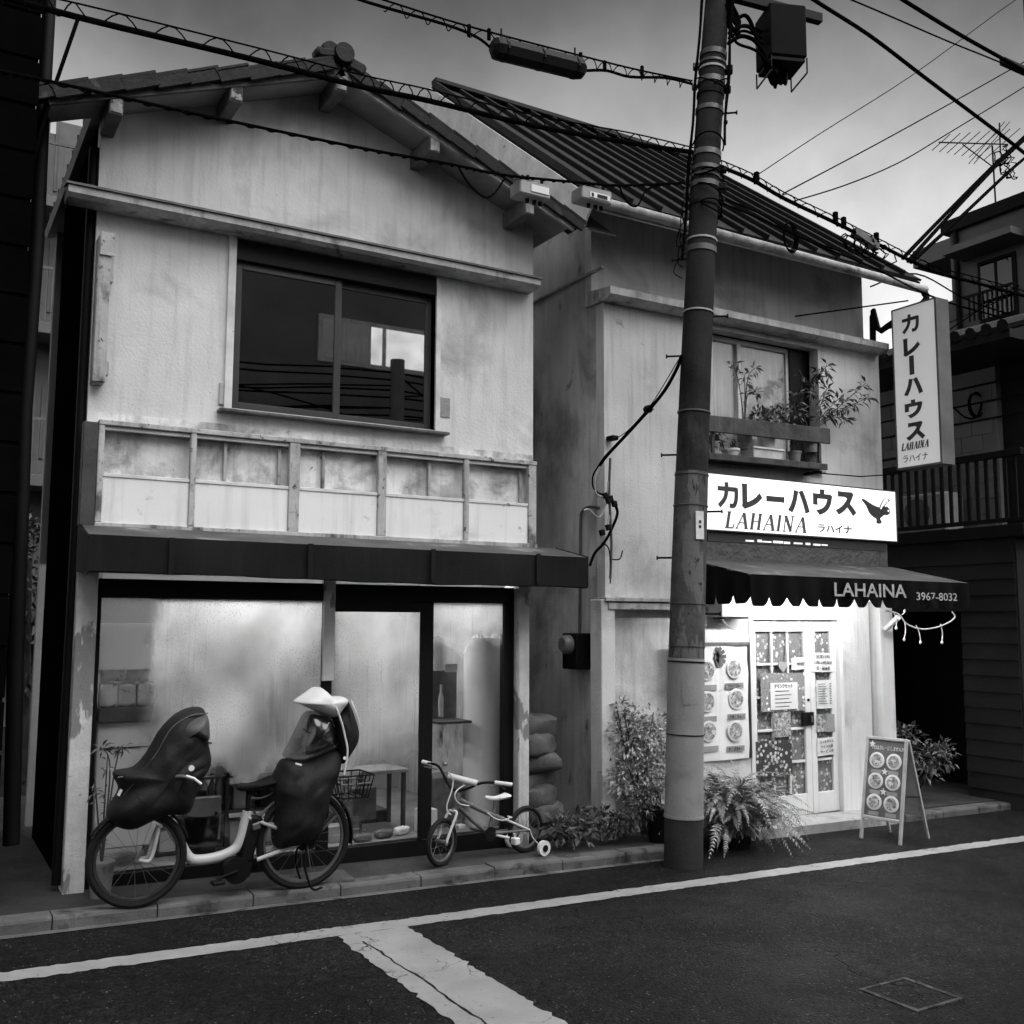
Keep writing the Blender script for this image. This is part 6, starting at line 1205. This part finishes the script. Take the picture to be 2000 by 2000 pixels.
for s in (-1, 1): MB().tube(smoothline([RWc+Vector((0, .07*s, 0)), RWc+Vector((-.02, .09*s, -.15)), RWc+Vector((.03, .10*s, -.315+.012)), RWc+Vector((.10, .10*s, -.315+.012))], 4), .008, 6).build('stand_leg', 'black', bk, True)
MB().tube([RWc+Vector((0, -.06, 0)), c4_(720, 1600, -.06)], .004, 6).build('stand_spring', 'metal', bk)
# handlebar under the front cover
hb = c7(850, 640); MB().tube(smoothline([hb+Vector((.16, -.25, .05)), hb+Vector((.10, -.22, .07)), hb+Vector((0, -.12, .05)), hb, hb+Vector((0, .12, .05)), hb+Vector((.10, .22, .07)), hb+Vector((.16, .25, .05))], 4), .012, 8).build('handlebar', 'metal', bk, True)
MB().tube([c7(950, 565, -.27), c7(985, 575, -.29), c7(1025, 605, -.29)], .008, 6).build('brake_lever', 'trim_white', bk, True); MB().lathe(c7(978, 525, -.26), [(.018, 0), (.018, .01)], 12, (0, -1, 0)).build('reflector', 'white_paint', bk)
def xz(f, pts): return [(p.x, p.z) for p in (f(*q) for q in pts)]
# front child seat under its rain cover
fc = inflate(xz(c7, [(612, 578), (725, 548), (800, 465), (870, 345), (960, 255), (1050, 222), (1100, 248), (1113, 400), (1130, 515), (1085, 600), (1045, 700), (1005, 790), (900, 800), (820, 830), (700, 880), (600, 850), (582, 780), (640, 670)]), (c7(880, 600).x, c7(880, 600).z), .20, BYk, 16, .030)
fo = fc.build('front_rain_cover', 'cover', bk, True); fo['label'] = 'dark rain cover hooding the front child seat'
hd_ = inflate(xz(c7, [(945, 335), (1000, 285), (1095, 255), (1112, 330), (1106, 402), (1040, 385), (985, 370), (950, 395)]), (c7(1035, 335).x, c7(1035, 335).z), .212, BYk, 6, .004); hd_.build('hood_panel', 'cover_grey', fo, True)
for k, pts in enumerate(([(615, 590), (740, 560), (830, 450), (900, 330), (1000, 265), (1095, 250)], [(640, 680), (720, 600), (880, 470), (1000, 400), (1110, 405)])): MB().tube(smoothline([c7(u, v, -.12-.03*k) for u, v in pts], 4), .005, 6).build('piping', 'cover' if k else 'cover_grey', fo, True)
MB().obox(c7(630, 672, -.10), ((.4, 0, .9), (0, 1, 0), (-.9, 0, .4)), (.02, .008, .008)).build('tab', 'vinyl_white', fo)
MB().tube([c7(1098, 250, -.05), c7(1112, 330, -.06), c7(1108, 400, -.08)], .006, 8).build('piping', 'vinyl_white', fo, True)
# rear child seat: skirt, clear window, white hood, dark back
rc = inflate(xz(c4_, [(530, 680), (700, 690), (900, 600), (965, 640), (958, 760), (890, 950), (840, 1150), (790, 1320), (700, 1370), (560, 1395), (450, 1400), (440, 1200), (440, 1000), (425, 900), (470, 770)]), (c4_(660, 1000).x, c4_(660, 1000).z), .19, BYk, 16, .026)
ro_ = rc.build('rear_rain_cover', 'cover', bk, True); ro_['label'] = 'dark rain cover with white hood over the rear child seat'
inflate(xz(c4_, [(530, 670), (570, 580), (640, 430), (720, 290), (830, 310), (905, 345), (950, 560), (900, 600), (700, 680)]), (c4_(750, 500).x, c4_(750, 500).z), .155, BYk, 6, .006).build('clear_window', 'vinyl_clear', ro_, True)
inflate(xz(c4_, [(735, 330), (830, 330), (900, 370), (930, 560), (860, 600), (760, 640), (700, 640), (720, 520)]), (c4_(820, 480).x, c4_(820, 480).z), .08, BYk, 5, .02).build('child_seat', mat('seat_dark', .03, .4, .4, 14, .5, 40, .5), ro_, True)
inflate(xz(c4_, [(615, 212), (700, 148), (785, 92), (830, 108), (905, 170), (990, 168), (1028, 205), (985, 270), (930, 335), (850, 315), (740, 270), (670, 238)]), (c4_(850, 220).x, c4_(850, 220).z), .165, BYk, 6, .006).build('hood', 'vinyl_white', ro_, True)
inflate(xz(c4_, [(1020, 190), (1065, 290), (1108, 430), (1100, 545), (1040, 650), (980, 722), (955, 600), (930, 440), (925, 335), (985, 268)]), (c4_(1015, 450).x, c4_(1015, 450).z), .15, BYk, 6, .012).build('hood_back', 'cover', ro_, True)
MB().tube(smoothline([c4_(790, 95, -.06), c4_(855, 190, -.15), c4_(915, 335, -.165), c4_(955, 480, -.16), c4_(975, 610, -.16), c4_(950, 790, -.15)], 5), .007, 8).build('piping', 'vinyl_white', ro_, True); MB().tube(smoothline([c4_(1030, 195, -.10), c4_(1055, 280, -.12), c4_(1092, 385, -.11)], 4), .009, 8).build('piping', 'vinyl_white', ro_, True); MB().tube(smoothline([c4_(640, 425, -.10), c4_(730, 480, -.15), c4_(860, 545, -.15)], 4), .005, 6).build('piping', 'black', ro_, True)
MB().lathe(c4_(948, 652, -.165), [(.011, 0), (.011, .006)], 10, (0, -1, 0)).build('snap', 'paper', ro_); MB().obox(c4_(575, 700, -.17), ((.95, 0, -.3), (0, 1, 0), (.3, 0, .95)), (.022, .004, .006)).build('tab', 'paper', ro_)
# rear wire basket
bs = None; bx0, bx1 = c4_(925, 820).x, c4_(1205, 820).x; bz1, bz0 = c4_(1000, 800).z-.005, c4_(1000, 990).z
for k, z in enumerate((bz1, (bz0+bz1)/2+.02, bz0)):
    ins = .03*k*.5; m = MB().tube([(bx0+ins, BYk-.13+ins, z), (bx1-ins, BYk-.13+ins, z), (bx1-ins, BYk+.13-ins, z), (bx0+ins, BYk+.13-ins, z)], .006, 6, closed=True); o = m.build('basket', 'black', bk) if k == 0 else m.build('basket_hoop', 'black' if k == 2 else 'metal', bs)
    if k == 0: bs = o
for i in range(5):
    x = bx0+(bx1-bx0)*i/4; xi = bx0+.03+(bx1-bx0-.06)*i/4
    for s in (-1, 1): MB().tube([(x, BYk+.13*s, bz1), (xi, BYk+.10*s, bz0)], .004, 5).build('basket_wire', 'black', bs)
    MB().tube([(xi, BYk-.10, bz0), (xi, BYk+.10, bz0)], .004, 5).build('basket_wire', 'metal', bs)
for i in range(1, 4):
    y = BYk-.13+.26*i/4
    for x, xi in ((bx0, bx0+.03), (bx1, bx1-.03)): MB().tube([(x, y, bz1), (xi, y, bz0)], .004, 5).build('basket_wire', 'black', bs)

# ---- child's bicycle
A_ = Vector((3.52, 6.985, P(3.52))); Z_ = Vector((4.30, 7.13, P(4.3))); cd_ = (Z_-A_).normalized(); cd_.z = 0; cd_.normalize(); cn = Vector((-cd_.y, cd_.x, 0))
def k3(cx, cy, off=0.): return atP(820+cx*.1553, 1450+cy*.1553, A_, cn)-cn*off
kb = thing('child_bicycle', "small child's bicycle with training wheels and white saddle by the right shop pillar", 'bicycle', ((A_+Z_)/2))
ftop = k3(270, 1000); RF = .15
wdir = (Matrix.Rotation(radians(14), 3, 'Z') @ cn); RFc = A_+Vector((0, 0, .168)); RRc = k3(1330, 1090); RRr = RRc.z-P(RRc.x)-.0
RRr = min(max(RRr, .15), .2)
RRc.z = P(RRc.x)+RRr
wheel(kb, RFc, .168, wdir, .019, 'metal', 14); wheel(kb, RRc, RRr, cn, .019, 'metal', 14)
mat('kid_frame', .12, .3, .25, 8, .02, 60, .5); mat('kid_light', .55, .3, .1, 6, .02, 60, .5)
hd0, hd1 = k3(480, 640), k3(455, 830); fc0 = RFc
MB().tube([hd0, hd1], .019, 10).build('frame', 'kid_frame', kb, True)
for pts, r, nm in (([k3(490, 715), k3(760, 850), k3(1060, 970)], .018, 'top_tube'), ([k3(480, 805), k3(660, 980), k3(845, 1140)], .018, 'down_tube'), ([k3(935, 830), k3(905, 960), k3(865, 1125)], .014, 'seat_tube')): MB().tube(pts, r, 10).build(nm, 'kid_frame', kb, True)
for s in (-.045, .045): MB().tube([k3(1060, 965, s*.3), RRc-cn*s], .010, 8).build('seat_stay', 'kid_light' if s > 0 else 'kid_frame', kb, True); MB().tube([k3(860, 1140, s*.5), RRc-cn*s], .010, 8).build('chain_stay', 'kid_frame', kb, True)
fa = Vector((wdir.y, -wdir.x, 0))
crown = hd1.lerp(RFc+Vector((0, 0, .168)), .25)
MB().tube([hd1, crown], .015, 8).build('steerer', 'kid_frame', kb, True)
for s in (-.04, .04): MB().tube(smoothline([crown, crown+wdir*s+Vector((0, 0, -.01)), (crown+RFc)/2+wdir*s*1.1, RFc+wdir*s*1.1], 4), .010, 8).build('fork_blade', 'kid_light', kb, True)
# handlebar with a padded cross bar, turned with the wheel
st0 = hd0+Vector((0, 0, .02)); hbl, hbr = k3(380, 330, -.14), k3(750, 470, .18)
MB().tube(smoothline([k3(320, 300, -.22), hbl, k3(430, 560, -.06), st0, k3(560, 560, .06), k3(640, 490, .12), hbr, k3(880, 480, .26)], 4), .010, 8).build('handlebar', 'black', kb, True)
MB().tube([k3(440, 440, -.08), k3(620, 500, .1)], .026, 10).build('bar_pad', 'kid_light', kb, True); MB().tube([hbr, k3(885, 482, .26)], .016, 10).build('grip', 'trim_white', kb, True); MB().tube([k3(345, 310, -.2), k3(300, 290, -.27)], .016, 10).build('grip', 'trim_white', kb, True)
MB().lathe(k3(420, 310, -.1), [(.018, 0), (.02, .015), (.008, .03)], 10).build('bell', 'metal', kb, True); MB().tube([k3(700, 510, .17), k3(790, 510, .2), k3(840, 540, .22)], .004, 6).build('brake_lever', 'metal', kb, True); MB().tube([k3(380, 370, -.16), k3(300, 350, -.2), k3(270, 345, -.22)], .005, 6).build('brake_lever', 'metal', kb, True)
for pts in ([(330, 370), (385, 460), (370, 600), (310, 780), (320, 870), (360, 900)], [(640, 500), (500, 550), (420, 620), (415, 700), (480, 770), (590, 790)], [(820, 880), (900, 940), (980, 970), (1060, 965), (1110, 930)]): MB().tube(smoothline([k3(u, v, .03) for u, v in pts], 5), .005, 6).build('brake_cable', 'trim_white', kb, True)
saddle(kb, k3(822, 690), k3(1105, 715), .06, .022, 'trim_white'); MB().tube([k3(945, 740), k3(932, 840)], .012, 8).build('seat_post', 'metal', kb, True)
cr = k3(855, 1145); MB().tube([cr-cn*-.02+Vector((0, 0, 0)), k3(1050, 1185, .07)], .010, 8).build('crank', 'kid_light', kb, True); MB().obox(k3(1095, 1215, .10), (cd_, cn, Vector((0, 0, 1))), (.026, .03, .026), .006).build('pedal', 'trim_white', kb); MB().tube([cr, k3(690, 1095, -.06)], .010, 8).build('crank', 'metal', kb, True); MB().obox(k3(600, 1080, -.09), (cd_, cn, Vector((0, 0, 1))), (.035, .03, .014), .005).build('pedal', 'trim_white', kb)
MB().lathe(cr-cn*.03, [(.055, 0), (.055, .004)], 20, -cn).build('chain_wheel', 'black', kb)
for s in (1, -1):
    tw = RRc-cn*.19*s+cd_*.02; tw.z = P(tw.x)+.058; twh = thing if False else None
    o = MB().lathe(tw-cn*.016*s, [(.058, 0), (.058, .03), (.05, .034)], 20, cn*s).build('training_wheel', 'trim_white', kb, True); MB().lathe(tw-cn*.019*s, [(.026, 0), (.026, .006)], 14, -cn*s).build('wheel_hub', 'black', o)
    MB().tube(smoothline([RRc-cn*.05*s, RRc-cn*.09*s+Vector((0, 0, -.06)), tw+cn*.02*s], 4), .007, 6).build('stabiliser_arm', 'metal', kb, True)
MB().tube([k3(1105, 930), k3(1225, 970)], .007, 6).build('brake_arm', 'trim_white', kb); MB().tube([k3(435, 900, .03), k3(395, 1060, .05)], .006, 6).build('brake_arm', 'metal', kb)

# ================================================================== RIGHT NEIGHBOUR with balcony
NX = 10.5
nb = thing('neighbour_house', 'dark clapboard house with slatted balcony across the alley on the right', 'house', (10.6, 8, G(10.6)))
OY0, OY1, OZ1 = 7.62, 8.75, 1.95
w = MB(); w.box(NX+.03, NX+.15, 6.9, OY0, G(10.5)-.1, 2.76); w.box(NX+.03, NX+.15, OY1, 14, G(10.5)-.1, 2.76); w.box(NX+.03, NX+.15, OY0, OY1, OZ1, 2.76); w.box(NX+.15, 14, 6.9, 7.0, -.4, 2.76); w.build('core_wall', 'neighbour_siding', nb)
w = MB(); w.box(NX+.8, NX+.9, 6.95, 12, G(10.5)-.1, 2.7); w.build('inner_wall', 'black', nb)
sid = shared(MB().obox((0, 0, .09), ((1, 0, 0), (0, 1, 0), (0, 0, 1)), (.012, .5, .098), .004), 'siding_board', 'neighbour_siding')
z = G(10.5)+.0; k = 0
while z < 2.6:
    for (y0, y1) in (((6.92, OY0), (OY1, 12)) if z < OZ1-.1 else ((6.92, 12),)):
        piece(sid, 'siding_board', nb, (NX+.02, (y0+y1)/2, z), (0, radians(5), 0), (1, (y1-y0), 1))
    z += .18
# balcony slab, wall behind, rails and bars
MB().box(NX-.05, 12.2, 6.75, 12, 2.76, 2.90, .006).build('balcony_slab', 'black', nb); MB().box(11.35, 11.5, 7.6, 12, 2.90, 5.0).build('upper_wall', 'neighbour_wall', nb); MB().box(11.45, 13.5, 6.9, 7.6, 2.9, 5.0).build('upper_wall', 'neighbour_siding', nb)
rt = MB().box(NX-.03, NX+.03, 6.75, 9.0, 3.66, 3.74, .006).build('railing', 'black', nb); MB().box(NX-.02, NX+.02, 6.75, 9.0, 2.93, 2.98, .004).build('bottom_rail', 'black', rt)
bar_ = shared(MB().box(-.012, .012, -.02, .02, 0, .69), 'baluster', 'black')
for i in range(19): piece(bar_, 'baluster', rt, (NX, 6.85+i*.117, 2.975))
til = shared(MB().obox((0, 0, 0), ((1, 0, 0), (0, 1, 0), (0, 0, 1)), (.006, .145, .095), .003), 'wall_tile', 'neighbour_wall')
wo = MB().box(11.335, 11.35, 7.65, 10.2, 2.905, 2.92).build('wall_base', 'neighbour_wall', nb)
for r_ in range(9):
    for c_ in range(8): piece(til, 'wall_tile', wo, (11.344, 7.8+c_*.30+(.15 if r_ % 2 else 0), 3.03+r_*.2))
ac = thing('air_conditioner', 'pale outdoor air-conditioner unit behind the balcony slats', 'air conditioner', (11.0, 8.35, 2.9)); MB().box(10.85, 11.2, 8.0, 8.7, 2.92, 3.42, .03).build('case', 'cable_grey', ac); MB().lathe((10.848, 8.42, 3.17), [(.19, 0), (.19, .008)], 20, (-1, 0, 0)).build('fan_grille', 'galv', ac)
# eave with roof tiles and upper siding
m = MB(); m.box(10.3, 14, 6.7, 12, 4.95, 5.05); ev = m.build('eave', 'neighbour_siding', nb)
tr_ = shared(MB().tube([(0, 0, 0), (.9, 0, .28)], .07, 8), 'roof_tile_roll', 'tile', True)
for i in range(26): piece(tr_, 'roof_tile_roll', ev, (10.25, 6.75+i*.2, 5.09+random.uniform(-.01, .01)))
w = MB(); w.box(11.2, 14, 7, 12, 5.05, 5.22); w.build('attic_wall', 'apartment_dark', nb)
for z in (4.30, 4.52, 4.74): MB().box(11.32, 11.35, 6.92, 12, z, z+.02).build('batten', 'black', nb)
hc_ = thing('cable_coil', 'coil of spare cable hung in front of the dark neighbour house', 'cable', atY(1915, 795, 7.8)); m = MB()
for k in range(6): c = atY(1908+k*2, 790, 7.8); m.tube([c+Vector((.13*cos(a), .02*k, .15*sin(a))) for a in [j*2*pi/16 for j in range(16)]], .009, 5, closed=True)
m.build('coil', 'cable', hc_, True); MB().tube(smoothline(cpx([(1800, 790), (1850, 788), (1885, 815), (1910, 812), (1925, 770), (1960, 755), (2040, 735)], 7.8), 4), .012, 6).build('tail', 'cable', hc_, True)
# apartment block behind on the right
ap = thing('apartment_block', 'dark concrete apartment block behind the upright sign', 'building', (16, 12, G(16)))
AXp = 16.0
tb0, tb1 = atX(1855, 462, AXp), atX(1985, 405, AXp); wz = (tb0.z+tb1.z)/2; Yb = tb0.y
MB().box(AXp, 26, 2, Yb, -.5, wz).build('wall', 'apartment', ap); MB().box(AXp-.12, 26.1, 1.9, Yb+.1, wz, wz+.22).build('parapet', 'apartment_dark', ap)
wy = atX(1797, 490, AXp+1.0); MB().box(AXp+1, 26, Yb, wy.y, -.5, wy.z-1.2).build('wing', 'apartment', ap); MB().box(AXp+.9, 26, Yb, wy.y+.1, wy.z-.35, wy.z).build('wing_roof', 'apartment', ap); MB().box(AXp+2, 26, Yb, wy.y-.2, wy.z-1.2, wy.z-.35).build('wing_recess', 'apartment_dark', ap)
wa, wb_ = atX(1912, 515, AXp), atX(1990, 590, AXp); y0, y1 = wb_.y, wa.y; z1, z0 = wa.z, wb_.z-.2
for dz in (0, -2.7):
    wo_ = MB().box(AXp-.05, AXp+.02, y0, y1, z0+dz, z1+dz).build('window', 'apartment_dark', ap); MB().box(AXp-.06, AXp-.05, y0+.06, (y0+y1)/2-.03, z0+dz+.06, z1+dz-.06).build('pane', 'pane_far', wo_); MB().box(AXp-.06, AXp-.05, (y0+y1)/2+.03, y1-.06, z0+dz+.06, z1+dz-.06).build('pane', 'pane_far', wo_)
    MB().box(AXp-.6, AXp, y0-.3, y1+.3, z1+dz+.12, z1+dz+.24).build('canopy', 'apartment', ap); MB().box(AXp-.35, AXp-.30, y0-.1, y1+.1, z0+dz+.42, z0+dz+.46).build('rail', 'black', ap)
    for k in range(9): MB().box(AXp-.34, AXp-.31, y0+(y1-y0)*k/8-.01, y0+(y1-y0)*k/8+.01, z0+dz-.02, z0+dz+.42).build('baluster', 'black', ap)
MB().tube([(AXp-.05, Yb-.15, .5), (AXp-.05, Yb-.15, wz)], .05, 8).build('downpipe', 'black', ap)
# ================================================================== LEFT: dark neighbour, dark pole, far apartment
ln = thing('dark_house', 'black shadowed house front at the left edge', 'house', (-1.5, 7, .03))
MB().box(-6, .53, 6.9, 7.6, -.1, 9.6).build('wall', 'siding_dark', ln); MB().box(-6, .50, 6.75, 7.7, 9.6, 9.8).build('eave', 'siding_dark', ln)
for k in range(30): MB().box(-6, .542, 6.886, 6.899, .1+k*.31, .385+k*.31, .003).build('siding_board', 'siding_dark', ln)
MB().box(.10, .32, 6.78, 6.885, 1.15, 1.55, .02).build('letter_box', mat('dark_grey_box', .05, .6), ln)
lpo = thing('utility_pole', 'black utility pole between the left houses', 'utility pole', (.62, 7.25, G(.6))); MB().tube([atY(22, 1650, 7.3), atY(30, 1300, 7.3), atY(48, 800, 7.3), atY(72, 470, 7.3), atY(82, 254, 7.3), atY(97, 0, 7.3), atY(100, -60, 7.3)], [.05, .05, .048, .047, .045, .042, .042], 14).build('shaft', 'black', lpo, True)
la_ = thing('apartment_block', 'distant pale apartment block with balconies in the gap at the left', 'building', (1.7, 20, G(2)))
MB().box(-3, 5, 20, 24, -.3, 10.8).build('wall', 'apartment', la_)
for z0 in (1.6, 4.3, 7.0, 9.3):
    sl_ = MB().box(-3, 5, 19.2, 20, z0-.2, z0, .01).build('balcony', 'apartment', la_); MB().box(-3, 5, 19.2, 19.24, z0+.95, z0+1.0).build('rail', 'far_white', sl_)
    for k in range(18): MB().box(.9+k*.09, .915+k*.09, 19.2, 19.22, z0, z0+.95).build('baluster', 'far_white', sl_)
    for x0 in (1.0, 1.9): wo_ = MB().box(x0, x0+.8, 19.97, 20.02, z0+.4, z0+1.75).build('window', 'far_white', la_); MB().box(x0+.05, x0+.38, 19.96, 19.97, z0+.45, z0+1.7).build('pane', 'far_white', wo_); MB().box(x0+.42, x0+.75, 19.96, 19.97, z0+.45, z0+1.7).build('pane', 'far_white', wo_)
tr = thing('garden_tree', 'dark leafy tree in the gap at the left', 'tree', (1.25, 13, G(1))); m = MB(); leaves(m, (1.2, 13, 2.2), .8, 900, .12, (.8, .8, 1.5), .2); m.build('crown', 'leaf_dark', tr, kind='stuff'); MB().tube([(1.25, 13, 0), (1.2, 13, 2.5)], [.07, .03], 8).build('trunk', 'stem', tr)
# ================================================================== ACROSS THE STREET (seen mirrored in the upstairs panes)
op = thing('opposite_building', 'grey apartment house across the street behind the viewer', 'building', (6, -5.5, G(6)))
OY = -5.0
MB().box(-3, 12, OY-4, OY, -.4, 9.9).build('wall', 'opposite', op)
def mir(u, v):
    d = _ray(u, v); t_ = (14.78-OY)/d.y; q = CAM+d*t_; return Vector((q.x, OY, q.z))
a, b = mir(622, 612), mir(838, 735)
wo_ = MB().box(a.x, b.x, OY, OY+.05, b.z, a.z, .01).build('window', 'trim_white', op); xm = mir(725, 650).x; xm2 = mir(752, 650).x
MB().box(a.x+.08, xm-.04, OY+.05, OY+.06, b.z+.1, a.z-.1).build('pane', 'curtain', wo_); MB().box(xm+.02, xm2-.05, OY+.05, OY+.06, b.z+.1, a.z-.1).build('lit_pane', 'far_window', wo_); MB().box(xm2+.05, b.x-.08, OY+.05, OY+.06, b.z+.1, a.z-.1).build('lit_pane', 'far_window', wo_)
for z in (2.6, 5.2, 9.7): MB().box(-3, 12, OY, OY+.12, z, z+.12).build('string_course', 'apartment', op)
for x in (-1.5, 1.2): MB().box(x, x+1.5, OY, OY+.05, 3.3, 4.6).build('window', 'trim_white', op)
pp = mir(780, 700); sp_ = thing('utility_pole', 'concrete utility pole across the street behind the viewer', 'utility pole', (pp.x*.86, -3.2, G(6))); px0 = CAM.x+(pp.x-CAM.x)*(14.78+3.2)/(14.78-OY); sp_.location.x = px0; ORG[sp_.name] = Vector(sp_.location)
ptop = CAM.z+(mir(780, 702).z-CAM.z)*(14.78+3.2)/(14.78-OY); MB().tube([(px0, -3.2, -.2), (px0, -3.2, ptop)], [.17, .14], 16).build('shaft', 'neighbour_wall', sp_, True)
for k in range(7): cordthing('overhead_cable', 'slanting cable at the pole across the street behind the viewer', [(px0, -3.15, ptop-.3-.22*k), (px0+(-1)**k*(1.5+.5*k), -3.6, ptop-.9-.1*k+.35*(k % 3)), (px0+(-1)**k*(5+k), -4.2, ptop-1.6+.5*(k % 3))], .018, 'cable', cat='cable', group='slanting cables across the street', sub=3)
for k, (dz, sg_) in enumerate(((.25, .5), (.4, .35), (.6, .6), (.75, .3), (.95, .5), (1.1, .4))):
    cordthing('overhead_cable', 'overhead cable across the street behind the viewer', [(px0-9, -3.2-.3*k, ptop-dz+.2-.05*k), (px0-4, -3.2-.2*k, ptop-dz-sg_*.5), (px0, -3.2, ptop-dz), (px0+5, -3.2+.3*k, ptop-dz-sg_*.6), (px0+10, -3.2+.5*k, ptop-dz+.3)], .02, 'cable', cat='cable', group='cables across the street', sub=3)
